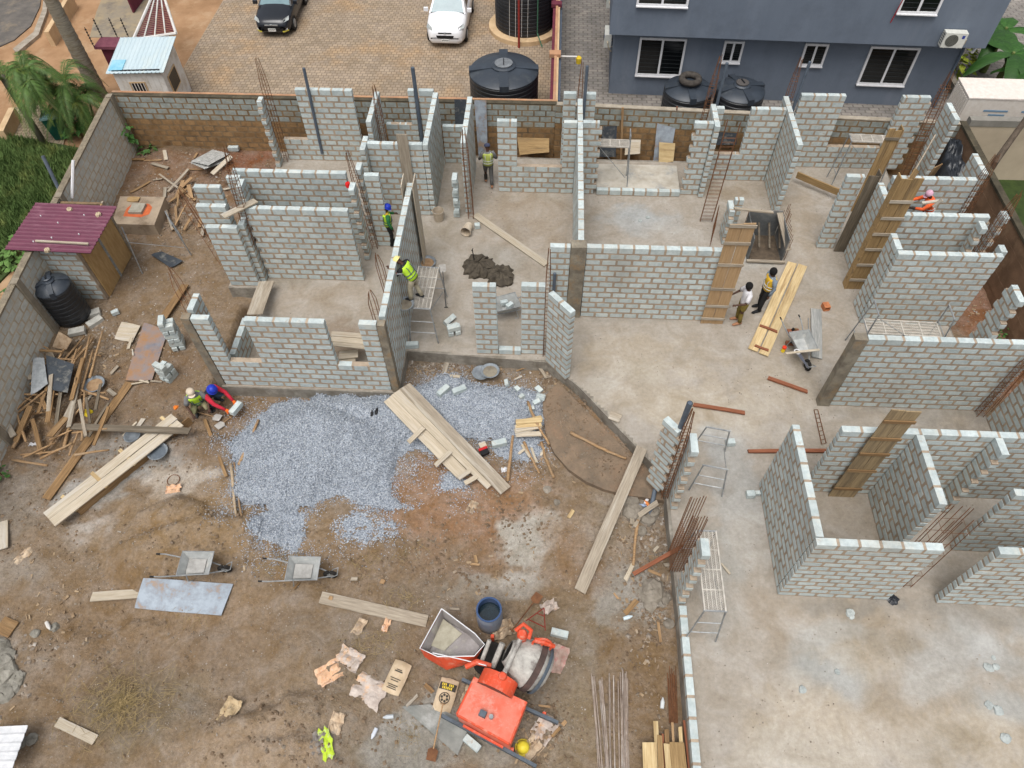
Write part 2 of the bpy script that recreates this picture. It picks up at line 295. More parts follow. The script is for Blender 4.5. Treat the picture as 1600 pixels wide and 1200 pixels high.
sb=[(1150,760,.7,2.2,0,(176,178,176),.7),(1130,900,.6,1.4,0,(172,172,166),.6),(1100,640,1.6,1.2,0,(198,182,156),.6),(1000,560,2.2,.8,0,(186,170,146),.6),(1010,620,1.5,.9,0,(196,182,160),.6),
(1280,1050,1.0,.8,0,(176,182,182),.7),(1500,1010,1.6,.7,20,(178,180,178),.6),(1560,1110,.8,.5,0,(176,182,182),.6),(1400,1150,2.2,.8,0,(206,192,172),.6),(1240,1150,1.2,1.2,0,(204,188,164),.6),(1350,960,1.6,.7,0,(168,152,130),.7),(1200,960,.8,.7,0,(170,154,134),.6),(1520,960,1.5,.35,0,(140,134,124),.7),(1330,940,1.3,.25,0,(136,130,120),.7),
(1420,1090,1.4,.6,10,(160,142,116),.6),(1560,1170,1.2,.6,0,(190,172,144),.6),(1330,1010,1.2,.5,0,(184,166,138),.5),
(1000,345,1.6,.6,0,(168,172,172),.75),(1060,365,1.2,.6,0,(184,178,168),.6),(1180,400,.8,.7,0,(178,176,168),.7),(1250,360,1.0,2.2,0,(176,158,134),.5),(1150,300,1,.5,0,(150,132,108),.7),
(1220,600,1.2,1.4,0,(190,176,154),.5),(1240,500,1.6,1.6,0,(162,146,124),.5),(820,340,2,1.8,0,(156,136,112),.6),(780,400,.8,.6,0,(150,146,136),.5),(690,380,.7,1.2,0,(150,138,118),.5),(700,520,1.0,.5,0,(140,134,122),.6),(820,480,.8,.8,0,(166,154,134),.5),
(500,470,2.2,.6,0,(168,152,132),.7),(520,530,1.8,.7,0,(140,118,94),.8),(450,440,1.2,.4,0,(150,140,124),.6),(560,400,.6,.8,0,(120,112,100),.6),
(1330,800,1,1,0,(140,128,112),.7),(1450,640,2.5,.5,0,(134,128,118),.7),(1520,720,2,1.2,0,(120,110,98),.6),(1130,730,.5,.9,0,(156,150,140),.5),(940,600,.5,.5,0,(184,176,160),.5),(900,520,.6,.5,0,(150,142,130),.5),
(1000,500,3,.2,0,(146,138,126),.6),(1180,840,.7,.9,0,(190,182,170),.62),(1300,990,1.0,.35,10,(182,184,182),.62),(1240,1180,1.3,.5,0,(206,198,184),.62),(1450,1070,.9,.4,15,(188,188,184),.62),(1380,1000,.8,.3,0,(152,142,126),.62),(1560,1020,.7,.6,0,(184,186,184),.62),(1120,690,.4,.8,0,(184,186,184),.62),(1000,580,.9,.4,0,(194,184,166),.62),(1060,560,.7,.3,0,(160,148,130),.62),(1160,640,.8,.3,20,(190,178,158),.62),(990,335,.8,.35,0,(174,180,182),.62),(1210,470,.5,.5,0,(192,186,176),.62),(1270,440,.6,.6,0,(158,148,132),.62),(800,360,.8,.5,0,(148,134,116),.62),(850,300,.6,.4,0,(170,160,144),.62),(1480,1170,.9,.4,0,(156,144,124),.62)]
cs=paint(X2,Y2,(172,161,146),sb,0,k=.8,desat=.3,to=(162,157,150))
msk=inpoly(X2+.05,Y2+.05,slab_poly)&inpoly(X2,Y2,slab_poly)&inpoly(X2+.1,Y2+.1,slab_poly)&inpoly(X2+.1,Y2,slab_poly)&inpoly(X2,Y2+.1,slab_poly)
tag(grid_mesh('floor_screed',xs2,ys2,(fbm(X2*1.2,Y2*1.2)-.5)*.006-.003,cs,m_slab,mask=msk),kind='structure')
# --- gravel heap (uncountable stones on a shaped mound)
gx=np.arange(-9.8,1.0,.07); gy=np.arange(6.6,13.8,.07); GX,GY=np.meshgrid(gx,gy,indexing='ij'); GH=gravel_h(GX,GY)
m_grav=mat('gravel_stone',(176,184,194),(118,126,137),scale=30,lo=.42,hi=.58,rnd=0,world=True,rough=.8,c3=(224,226,228),s3=34,bump=1,bscale=45,detail=3)
gcol=np.zeros(GX.shape+(3,))
gm=grid_mesh('gravel_heap',gx,gy,GH+np.array([[gz(x,y) for y in gy] for x in gx])-.02+(fbm(GX*9,GY*9,3)-.5)*.05,gcol,m_grav,mask=GH>.012)
tag(gm,'blue grey crushed stone heap between the block rooms and the mixer','gravel',kind='stuff')
V=[];Fs=[]
def stones(n,pick,smin,smax):
    k=0
    while k<n:
        q=pick()
        if q is None: continue
        x,y,z=q; s=random.uniform(smin,smax); a=random.random()*6.28; o=len(V)
        ca,sa=math.cos(a)*s,math.sin(a)*s; b=random.uniform(.5,.95); h=s*random.uniform(.5,.9)
        V.extend([(x+ca,y+sa,z),(x-sa*b,y+ca*b,z+h*.2),(x-ca,y-sa,z),(x+sa*b,y-ca*b,z+h*.1),(x+random.uniform(-.4,.4)*s,y+random.uniform(-.4,.4)*s,z+h)])
        Fs.extend([(o,o+1,o+4),(o+1,o+2,o+4),(o+2,o+3,o+4),(o+3,o,o+4)]); k+=1
GD=fbm(GX*1.5,GY*1.5)
_k=np.pad((GH>.01).astype(float),12); _c=_k.cumsum(0).cumsum(1); GN=(_c[24:,24:]-_c[:-24,24:]-_c[24:,:-24]+_c[:-24,:-24])/576.; GN=np.clip(GN*2.2,0,1); GN=np.pad(GN,((0,max(0,len(gx)-GN.shape[0])),(0,max(0,len(gy)-GN.shape[1]))))[:len(gx),:len(gy)]
_dx=np.arange(0,40,.1); _DX,_DY=np.meshgrid(_dx,_dx,indexing='ij'); _DN=fbm(_DX*.7,_DY*.7)
def dn(x,y): return _DN[int((x+18)*10)%400,int((y+4)*10)%400]
_ins=inpoly(X2,Y2,slab_poly)
def pk_heap():
    i=random.randrange(len(gx)); j=random.randrange(len(gy))
    if GH[i,j]<.004: return None
    x,y=gx[i]+random.uniform(-.1,.1),gy[j]+random.uniform(-.1,.1); return x,y,gz(x,y)+GH[i,j]-.01
stones(34000,pk_heap,.014,.032)
def pk_edge():
    i=random.randrange(len(gx)); j=random.randrange(len(gy)); x,y=gx[i],gy[j]
    if GH[i,j]>.1: return None
    d=GD[i,j]
    near=GN[i,j]
    if random.random()>(d-.36)*1.4*near: return None
    return x+random.uniform(-.1,.1),y+random.uniform(-.1,.1),gz(x,y)
stones(15000,pk_edge,.01,.024)
mb=MB(); mb.v=V; mb.f=Fs; m_st=mat('loose_stone',(180,188,198),(110,118,130),scale=18,lo=.4,hi=.6,rnd=0,world=True,rough=.8,c3=(228,228,226),s3=23,bump=0,detail=2)
tag(mb.build('gravel_stones',m_st),'loose angular stones lying over the gravel heap and its rim','gravel',kind='stuff')
V=[];Fs=[]
def pk_yard():
    x=random.uniform(-16,3.4); y=random.uniform(1.5,13.2)
    d=dn(x,y)
    if random.random()>(d-.3)*2: return None
    return x,y,gz(x,y)
stones(6500,pk_yard,.01,.028)
def pk_back():
    x=random.uniform(-16.5,-10.6); y=random.uniform(13,24); return x,y,gz(x,y)
stones(1500,pk_back,.015,.05)
def pk_r():
    x=random.uniform(13,14.8); y=random.uniform(8,23); return x,y,gz(x,y)
stones(300,pk_r,.015,.05)
mb=MB(); mb.v=V; mb.f=Fs; m_st2=mat('pebble_stone',(168,156,142),(108,96,84),scale=3,rnd=0,world=True,bump=0,c3=(196,192,186),s3=5)
tag(mb.build('yard_pebbles',m_st2),'scattered pebbles and chips over the brown yard soil','pebbles',kind='stuff')
V=[];Fs=[]
def pk_slab():
    x=random.uniform(-9,12.5); y=random.uniform(2.4,23)
    if not _ins[min(int((x+10.6)/.1),len(xs2)-1),min(int((y+4)/.1),len(ys2)-1)]: return None
    d=dn(x,y)
    return (x,y,.003) if random.random()<(d-.35)*2 else None
stones(1600,pk_slab,.01,.026)
mb=MB(); mb.v=V; mb.f=Fs; tag(mb.build('slab_grit',m_st2),'fine grit and mortar crumbs strewn over the concrete floor','grit',kind='stuff')

def ghat(x,y):
    i=int((x-gx[0])/.07); j=int((y-gy[0])/.07)
    return float(GH[i,j]) if 0<=i<len(gx) and 0<=j<len(gy) else 0.
# broken rubble and soil clods (uncountable)
V=[];Fs=[]
def field(px,py,rx,ry,n,s0,s1,z=None):
    q=U(px,py,GZ if z is None else z)
    def pk():
        x,y=q[0]+random.gauss(0,rx*.5),q[1]+random.gauss(0,ry*.5); return (x,y,(gz(x,y) if z is None else z)-.004)
    stones(n,pk,s0,s1)
for (px,py,rx,ry,n) in ((320,270,4,2,500),(280,340,1.6,1.6,260),(120,620,3,2.4,500),(200,560,2.4,1.6,260),(240,700,2.5,1,260),(60,800,1.6,2,220),(300,860,3,1.4,260),(180,1000,2.6,1.8,200),(640,880,3,1.2,500),(800,800,2,1.2,300),(1000,850,.9,1.5,350),(1020,960,.7,1.4,300),(700,575,2.4,.3,350),(860,600,.6,.6,160),(430,1150,2.4,1,200),(600,1080,2,1.4,220),(850,1130,.9,.9,260),(980,1080,.9,1.6,220),(330,640,1.2,.8,200),(840,720,1.2,.8,160)): field(px,py,rx,ry,n,.02,.07)
for (px,py,rx,ry,n) in ((900,650,.9,1.2,260),(940,720,1.4,.7,220),(860,640,.4,.9,90)): field(px,py,rx,ry,n,.015,.05,GZ+.13)
mb=MB(); mb.v=V; mb.f=Fs; tag(mb.build('soil_clods',mat('soil_clod',(142,122,100),(106,88,70),scale=1.5,rnd=0,world=True,bump=0,c3=(142,134,122),s3=2.5)),'brown clods and broken rubble strewn over the yard','rubble',kind='stuff')
V=[];Fs=[]
for (px,py,rx,ry,n) in ((1010,830,.8,1.1,120),(1020,930,.6,1.0,90),(820,620,.6,.4,60),(700,572,2.2,.2,90),(930,690,1.6,1.0,60),(20,1050,.7,1.2,60),(300,300,2.4,1.6,90),(160,520,1.4,.8,50)): field(px,py,rx,ry,n,.03,.09)
mb=MB(); mb.v=V; mb.f=Fs; tag(mb.build('concrete_crumbs',m_st2),'broken concrete crumbs along the slab edges','rubble',kind='stuff')
# ================================================================== BLOCKWORK
CH=.231; BL=.454; TH=.17
m_block=mat('sandcrete_block',(194,203,202),(170,181,181),scale=7,rnd=.1,bump=.35,bscale=55,k=.98,c3=(196,200,194),s3=3,rough=.92,stain=((.55,(158,152,140),.4,.54,.7),(5.5,(170,154,136),.7,.61,.69)))
m_mort=mat('mortar',(180,163,143),(154,138,120),scale=4,rnd=.03,bump=.6,bscale=30,k=.95,world=True,c3=(146,132,116),s3=1.1)
m_oldblock=mat('old_grey_block',(158,166,162),(134,138,132),scale=5,rnd=.1,bump=.4,k=.95,c3=(150,136,112),s3=1.2)
m_brnblock=mat('earthy_block',(158,126,88),(128,100,68),scale=4,rnd=.14,bump=.5,k=.95,c3=(112,86,58),s3=1.5)
m_oldmort=mat('old_mortar',(146,122,92),(118,98,74),scale=3,rnd=0,bump=.6,k=.9,world=True,c3=(100,86,68))
m_col=mat('column_concrete',(148,140,124),(112,104,92),scale=3,rnd=.06,bump=.6,bscale=18,world=True,c3=(150,126,96),s3=2)
def block_mesh(name,m,L,h,t,seed,j=.014):
    """one hand-laid block: uneven outline, chamfered arrises; origin at its centre"""
    r=random.Random(seed); pts=[]
    hx,hz=L/2,h/2
    def cut(): return r.uniform(.006,.02) if r.random()<.6 else r.uniform(.02,.055)
    for (sx_,sz_) in((-1,-1),(1,-1),(1,1),(-1,1)):
        cx_,cz_=cut()*(j/.014),cut()*.6*(j/.014); e=r.uniform(0,j)*.7; f=r.uniform(0,j)*.6
        A_=(sx_*(hx-e),sz_*(hz-f-cz_)); B_=(sx_*(hx-e-cx_),sz_*(hz-f)); M_=(sx_*hx*r.uniform(.2,.5),sz_*(hz-r.uniform(0,j)*.6))
        if sx_*sz_>0: pts+= [A_,B_,M_] if sx_<0 else [A_,B_,M_]
        else: pts+= [M_,B_,A_]
    n=len(pts); c=.004; V=[]
    for yy,ins in((-t/2,c),(-t/2+c*.8,0),(t/2-c*.8,0),(t/2,c)):
        for (x,z) in pts: V.append((x-math.copysign(ins,x) if abs(x)>hx*.6 else x,yy,z-math.copysign(ins,z)))
    f=[tuple(range(n)),tuple(range(3*n,4*n))[::-1]]
    for k in range(3):
        for i in range(n): f.append((k*n+i,k*n+n+i,k*n+n+(i+1)%n,k*n+(i+1)%n))
    b=MB(); b.add(V,f); return b.mesh(name,m)
BM=[block_mesh('block',m_block,.404,.172,TH,100+i) for i in range(10)]
BT=[block_mesh('block_top',m_block,.418,.205,TH+.004,200+i,.008) for i in range(5)]
def wall(label,p0,p1,n=13,z0=0.,openings=(),teeth=(0,0),t=TH,meshes=None,tops=None,mort=None,name='block_wall',group=None,ch=CH,bl=BL,cat='wall',max_parts=300,phase=0.,cover=True,matfn=None):
    p0=Vector((p0[0],p0[1],0)); p1=Vector((p1[0],p1[1],0)); d=p1-p0; L=d.length; ang=math.atan2(d.y,d.x)
    dz=random.uniform(-.012,.012)
    root=empty(name,(p0.x,p0.y,z0),ang,label,cat,group); root['kind']='thing'
    core=MB(); cnt=0; stuffb=MB(); sx=None
    for i in range(n):
        zc=(i+.5)*ch; a0=0.; a1=L
        if teeth[0] and i%2: a0+=.11
        if teeth[1] and i%2==0: a1-=.11
        iv=[(a0,a1)]
        for (o0,o1,c0,c1) in openings:
            if c0<=i<c1:
                nv=[]
                for (a,b) in iv:
                    if o1<=a or o0>=b: nv.append((a,b))
                    else:
                        if o0-a>.04: nv.append((a,o0))
                        if b-o1>.04: nv.append((o1,b))
                iv=nv
        for (a,b) in iv:
            # is this the top course here?
            top=(i==n-1) or any(c0==i+1 and o0<(a+b)/2<o1 for (o0,o1,c0,c1) in openings)
            mid=[]; 
            core.bbox((a+.012,-t/2+.0025,i*ch-(0 if i else .01)),(b-.012,t/2-.0025,(i+1)*ch-(.014 if i==n-1 else 0)+dz*(i==n-1)))
            k=math.floor((a-phase)/bl)-1; off=(i%2)*bl/2+phase
            cuts=[a]
            while True:
                e=k*bl+off; k+=1
                if e>=b-.1: break
                if e>a+.1: cuts.append(e)
            cuts.append(b)
            for c0_,c1_ in zip(cuts[:-1],cuts[1:]):
                m0=.03 if c0_>a+1e-6 else -.002; m1=.03 if c1_<b-1e-6 else -.002
                w=c1_-c0_-m0-m1; cx=(c0_+m0+c1_-m1)/2
                istop=top if i==n-1 else any(q0==i+1 and q0<q1 and o0<=cx<=o1 for (o0,o1,q0,q1) in openings)
                cnt+=1
                if cover and istop:
                    me=random.choice(tops or BT); ml=.418; zz=i*ch+.0255+.205/2; sc=(w/ml,1,1)
                else:
                    ms=meshes or BM
                    if matfn: ms=matfn(i,cx)
                    me=random.choice(ms); ml=.404; zz=zc; sc=(w/ml,1,ch/.231)
                rot=0 if random.random()<.5 else math.pi
                loc=(cx,random.uniform(-.002,.002),zz+random.uniform(-.004,.004)+(dz if i==n-1 else 0))
                if cnt<=max_parts: inst(me,'block',root,loc,(random.uniform(-.006,.006),random.uniform(-.008,.008),rot),sc)
                else: stuffb.box(loc,(w,t,ch-.05)); sx=me.materials[0]
    core.build('mortar',mort or m_mort,root)
    if stuffb.v: tag(stuffb.build('block_courses',sx,root),kind='stuff')
    return root
def column(label,x0,y0,x1,y1,h,base=0.,m=None):
    b=MB(); n=7
    for i in range(n):
        z0=base+(h-base)*i/n; z1=base+(h-base)*(i+1)/n; j=lambda:random.uniform(-.008,.008)
    # slightly uneven shaft
    V=[];F=[]
    for i in range(n+1):
        z=base+(h-base)*i/n
        for (x,y) in((x0,y0),(x1,y0),(x1,y1),(x0,y1)): V.append((x-(x0+x1)/2+random.uniform(-.01,.01),y-(y0+y1)/2+random.uniform(-.01,.01),z))
    for i in range(n):
        for k in range(4): F.append((i*4+k,i*4+(k+1)%4,i*4+4+(k+1)%4,i*4+4+k))
    F.append((n*4,n*4+1,n*4+2,n*4+3)); F.append((3,2,1,0)); b.add(V,F)
    return tag(b.build('concrete_column',m or m_col,loc=((x0+x1)/2,(y0+y1)/2,0)),label,'column')
def xw(label,x0,x1,y,n=13,**k): return wall(label,(x0,y),(x1,y),n,**k)
def yw(label,y0,y1,x,n=13,**k): return wall(label,(x,y0),(x,y1),n,**k)
# ---- back left rooms
xw('pale block wall with two side gaps and a dark pipe, before the rear boundary',-10.15,-6.32,23.48,openings=((0,.95,4,13),(3.02,3.9,4,13)))
yw('slim toothed block pier standing alone beside a leaning rebar cage, by the back left earth',22.86,23.3,-10.46,12,teeth=(1,0))
xw('long shaded block wall behind the lowest open left room, joined to stepped stubs',-10.16,-6.46,18.81)
xw('short block stub tucked against the left end of the shaded long wall',-10.26,-9.82,18.48)
yw('single-block-wide return at the left end of the shaded long wall',17.95,18.38,-9.72)
xw('two-block-wide stub beside the steel sheets and hanging rebar cage',-11.14,-10.3,17.95)
xw('pale block wall with plank lying on its left end, closing the left front room',-9.32,-6.06,17.02,teeth=(1,0))
xw('two-block-wide full height stub left of the dark rebar cage',-10.79,-9.86,17.06)
xw('lower block stub with string line before the dark rebar cage',-10.5,-9.53,16.62,11)
yw('short return of the lower stub facing the dark rebar cage',16.72,17.1,-9.45,11)
yw('toothed block pier at the pocket beside the grey shaded wall end',18.93,19.32,-6.1,teeth=(1,0))
yw('toothed block pier capped by one white block, beside the red rag on the rebar',17.92,18.42,-6.13,teeth=(1,1))
xw('short block wall end with an open gap under its loose top block',-5.86,-5.38,18.74,openings=())
xw('block wall crossed by a tall vertical board, facing the courtyard room',-6.05,-4.2,20.42)
yw('toothed pier at the left end of the wall with the tall vertical board',20.0,20.76,-6.15)
yw('long block wall seen along its grey side, right of the tall vertical board',20.33,23.42,-4.1)
xw('block wall with a high washroom window and dark pipe before the rear boundary',-6.1,-4.2,23.56,openings=((.0,.98,7,13),(1.2,1.37,2,13)))
xw('dim low block wall under a washroom window at the end of the narrow passage',-3.98,-2.96,23.5,7)
yw('short block wall with white top between two rear windows',21.57,23.42,-6.21)
yw('white topped block wall beside the narrow passage, laced with rusty bars',20.5,23.2,-2.85)
# ---- rear middle
xw('block wall with wide window gap behind the man walking away',-1.8,.95,21.85,openings=((.68,2.3,5,13),))
yw('long thin cross wall with white top running from the rear to the grey column',15.95,23.2,1.05)
xw('block pier right of the thin cross wall, beside the raised concrete step',1.15,1.82,21.85,teeth=(0,1))
xw('toothed stub left of the thin cross wall before the rear boundary',.47,.92,23.58)
xw('toothed stub right of the thin cross wall before the rear boundary',1.2,1.62,23.58)
xw('single course of blocks fronting the raised concrete step',1.84,4.9,21.8,1)
xw('two-block-wide pier at the right end of the raised step',4.93,5.58,21.95,teeth=(1,0))
yw('stacked-end block wall beside the tall ladder of rusty bars',21.7,23.05,5.68)
xw('block wall with small window holding a black sheet behind',5.78,8.16,22.86,openings=((.27,1.2,5,13),))
yw('tall block wall seen along its pale side, right of the small window with black sheet',20.8,23.62,8.27)
xw('rear block wall with large window and steel trestle in front',8.84,13.42,23.77,openings=((1.55,3.52,4,13),),teeth=(0,1))
# ---- front middle
xw('short block panel left of the grey smooth column, above the diagonal pier',.15,.74,15.72)
xw('wide clean block wall right of the grey smooth column',1.22,5.16,15.72)
column('grey smooth concrete column set into the wide clean block wall',.76,15.6,1.2,15.92,3.02)
wall('diagonal block pier at the splayed slab corner',(.2,13.83),(.82,13.12))
xw('free-standing block pier beside the steel trestle with workman',-1.99,-1.33,14.05)
xw('free-standing block pier beside the diagonal pier',-.62,.06,14.1)
xw('one-course sill of blocks joining the two free-standing piers',-1.31,-.64,14.05,1)
# ---- front left room
xw('front block wall with two window gaps above a pale concrete plinth',-9.5,-4.44,12.52,openings=((.5,1.46,5,13),(3.65,4.58,5,13)))
column('mortar-faced corner column by the two crouching workmen',-9.76,12.42,-9.52,12.64,3.0,-.4)
column('mortar-smeared corner column left of the gravel and the long boards',-4.42,12.4,-4.2,12.62,3.0,-.3)
yw('short block return behind the corner column with splayed rusty bars',12.75,13.36,-9.6)
yw('low four-course side wall with whitish top beside the trench',12.9,14.35,-9.16,4)
yw('long block wall with mortar-run side where the yellow-helmet workman builds',12.72,18.35,-4.32)
# ---- right rooms
yw('short block wall with a leaning batten beside black plastic sheeting',22.42,23.42,13.82)
xw('block wall behind the workman in orange, below black plastic sheeting',10.85,13.42,19.24)
yw('two-block return on the wall below the black plastic sheeting',19.5,20.55,13.78)
xw('block wall in front of the workman in orange',10.5,13.34,17.5,teeth=(0,1))
yw('toothed stack of blocks against rusty bars, right of the orange workman wall',16.9,17.25,12.9,teeth=(1,0))
yw('lone block pier behind rusty bars near the earthy boundary wall',17.4,17.75,13.72,teeth=(1,0))
xw('wide block wall above the trestle with upright frames',10.12,13.06,15.82)
yw('stepped white block return at the left end of the wall above the trestle',15.95,16.62,10.2)
yw('short return at the right end of the wall above the trestle',15.95,16.25,13.14)
xw('toothed block panel left of the grey board-clad column',9.42,9.98,19.26)
yw('block wall between the grey board-clad column and brown formwork',17.45,18.95,10.4)
xw('wide block wall with grey column at its left end, below the trestle with frames',8.5,12.98,12.56)
column('leaning-looking grey concrete column ending the wide wall near the wheelbarrow',8.14,12.44,8.48,12.68,3.02)
yw('chunky toothed block pier by the earthy trench and boundary wall',14.0,14.75,12.95,teeth=(1,1))
yw('block wall seen along its side at the far right of the dirt strip',9.8,12.2,13.0)
xw('block wall crossed by a tall brown formwork panel',7.22,12.9,9.68)
yw('block partition dividing the small open rooms, white top',7.76,9.58,9.0)
yw('toothed stub on the wall right of the block partition',9.12,9.58,10.82,teeth=(1,0))
yw('tall free block wall facing the open slab, left of the small roofless room',6.86,9.73,6.13)
xw('front block wall of the small roofless room',6.04,8.7,6.75)
xw('shadowed block wall behind the rust-coloured column bars',10.67,12.9,8.14)
xw('front block wall with brown mortar smear at the right of the doorway gap',9.86,12.9,6.73)
wall('toothed slanted pier holding an upright grey pipe at the slab edge',(3.05,9.8),(3.44,9.34),teeth=(1,1))
yw('toothed pier beside the bundle of rusty bars at the slab edge',8.86,9.5,3.67,teeth=(1,1))
yw('toothed pier next to the trestle with long mesh deck',6.3,6.82,3.65,teeth=(1,1))
yw('single course of blocks along the slab edge by the rebar bundle',.5,6.2,3.64,1)
# raised step
tag(MB().bbox((1.84,21.9,.0),(4.9,23.3,.222)).build('raised_step',mat('step_concrete',(196,190,178),(166,158,144),scale=2,rnd=0,world=True,c3=(150,152,150))),kind='structure')
# ---- boundary walls
BO=[block_mesh('old_block',m_oldblock,.404,.186,TH,300+i) for i in range(5)]
BB=[block_mesh('brown_block',m_brnblock,.404,.186,TH,320+i) for i in range(5)]
m_moss=mat('weathered_coping',(92,84,68),(60,56,46),scale=3,rnd=0,world=True,bump=.8,c3=(120,108,86))
m_orange=mat('peeling_orange_paint',(190,146,112),(166,124,94),scale=2,rnd=0,world=True,c3=(152,132,112))
m_maroon=mat('maroon_paint',(112,52,66),(92,40,54),scale=3,rnd=.05)
def mixf(i,cx): return BO if i>=6 else BB
bw=wall('rear boundary wall of tan and grey blocks with orange coping, below the paved car yard',(-16.95,24.62),(.2,24.62),10,GZ-.12,openings=(),meshes=BO,mort=m_oldmort,name='boundary_wall',cover=False,matfn=mixf,ch=.245,max_parts=300)
b=MB(); b.box((8.6,.02,2.46),(17.2,.2,.05)); b.build('coping',m_moss,bw); b=MB(); b.box((8.6,.16,2.44),(17.2,.1,.12)); b.build('painted_coping',m_orange,bw)
bw2=wall('rear boundary wall with three grey courses over earthy lower blocks, below the blue house',(.21,24.62),(15.1,23.9),10,GZ-.2,meshes=BO,mort=m_oldmort,name='boundary_wall',cover=False,matfn=lambda i,cx: BO if i>=7 else BB,ch=.25,max_parts=300)
b=MB(); b.box((7.4,.02,2.53),(14.8,.2,.04)); b.build('coping',mat('pale_coping',(176,166,150),(150,140,124),scale=3,rnd=0),bw2)
BLG=[block_mesh('pale_old_block',mat('pale_old_block',(198,200,194),(182,182,174),scale=5,rnd=.06,bump=.4,k=1.05,c3=(190,180,162),s3=1.2),.404,.186,TH,340+i) for i in range(5)]
bl=wall('left boundary wall of grey blocks beside the toilet shed and timber heap',(-15.3,7.0),(-16.95,24.5),10,GZ-.15,meshes=BLG,mort=mat('pale_old_mortar',(192,180,160),(172,158,138),scale=3,rnd=0,bump=.5,world=True,k=1.05),name='boundary_wall',cover=False,ch=.25,max_parts=300)
Lb=math.hypot(1.65,17.5)
b=MB(); b.box((Lb/2,0,2.53),(Lb,.22,.06)); b.build('coping',mat('rough_coping',(150,138,118),(122,112,96),scale=4,rnd=0,bump=.8),bl)
for s in(3.4,7.6,11.6,Lb-.12):
    MB().box((s,-.06,1.3),(.24,.2,2.6)).build('pillar',mat('pillar_render',(156,146,130),(136,126,110),scale=3,rnd=.05),bl)
m_earthwall=mat('earthy_render',(146,116,92),(118,94,74),scale=1.4,rnd=0,world=True,bump=.6,c3=(158,130,104),s3=1.0)
br=empty('boundary_wall',(15.0,3,GZ-.2),math.pi/2,'right boundary wall of reddish earth-stained panels with mossy black top','wall')
for i in range(7):
    for k in range(5):
        MB().box((1.5+i*3.0,random.uniform(-.008,.008),.25+k*.5),(2.99,.16,.492)).build('panel',m_earthwall,br)
b=MB(); b.box((10.5,0,2.53),(21,.22,.1)); b.build('coping',m_moss,br)
# ================================================================== NEIGHBOURING PLOTS
m_hex=paver_mat('car_yard_paver',(166,150,132),(150,134,114),(.6,.56,.52,1),.235,.21,c3=(170,144,114))
tag(MB().bbox((-17.0,24.75,-.9),(.05,60,-.5)).build('paved_car_yard',m_hex),kind='structure')
m_path=paver_mat('grey_paver',(152,146,140),(128,124,120),(.62,.6,.58,1),.42,.2,c3=(112,106,100))
tag(MB().bbox((.3,24.75,-.9),(26,60,-.52)).build('paved_path',m_path),kind='structure')
m_lot=mat('orange_lot_soil',(172,136,102),(146,112,80),scale=.8,rnd=0,world=True,c3=(180,150,118),s3=.6)
tag(MB().bbox((-60,-4,-.9),(-17.02,60,-.55)).build('verge',m_lot),kind='structure')
tag(MB().bbox((15.12,-4,-.9),(40,24.72,-.56)).build('lawn_soil',mat('right_lot',(60,76,34),(44,58,26),scale=3,rnd=0,world=True)),kind='structure')
def sheet(name,pts,z,h,m,kind='structure'):
    P=[U(*p,z)[:2] for p in pts]; return tag(MB().prism([tuple(q) for q in P],z-h,z).build(name,m),kind=kind)
m_asph=mat('asphalt',(112,106,100),(92,88,84),scale=2,rnd=0,world=True,c3=(132,120,104))
sheet('road',[(-60,95),(0,72),(22,62),(48,40),(62,10),(66,-20),(-60,-20)],-.5,.3,m_asph)
sheet('drive',[(140,58),(235,60),(260,-30),(170,-30),(150,20)],-.53,.2,mat('drive_paver',(136,128,116),(160,144,116),scale=1.2,rnd=0,world=True,c3=(112,104,96),s3=.8))
m_kerb=mat('kerb_concrete',(176,166,152),(140,130,116),scale=3,rnd=0,world=True)
sheet('kerb',[(20,76),(52,50),(66,15),(70,-20),(76,-20),(73,18),(60,54),(26,82)],-.4,.3,m_kerb)
def lowwall(name,label,a,b,w,h,m,z=-.55):
    A=U(*a,z+h)[:2]; B=U(*b,z+h)[:2]; d=np.array(B)-np.array(A); L=np.linalg.norm(d); an=math.atan2(d[1],d[0])
    o=MB().box((L/2,0,h/2),(L,w,h)).build(name,m,loc=(A[0],A[1],z),rot=an); return tag(o,label,'wall',kind='thing')
m_cream=mat('cream_render',(214,186,148),(196,166,128),scale=2,rnd=0)
lowwall('low_wall','cream low wall along the lane beyond the palm trunk',(72,50),(108,-10),.22,.7,m_cream)
lowwall('low_wall','cream low wall beside the drain at the grass edge',(0,205),(18,168),.25,.6,m_cream)
sheet('paver_patch',[(22,168),(60,160),(104,205),(98,228),(14,214)],-.5,.2,paver_mat('pale_paver',(186,170,146),(166,150,128),(.5,.47,.42,1),.25,.2))
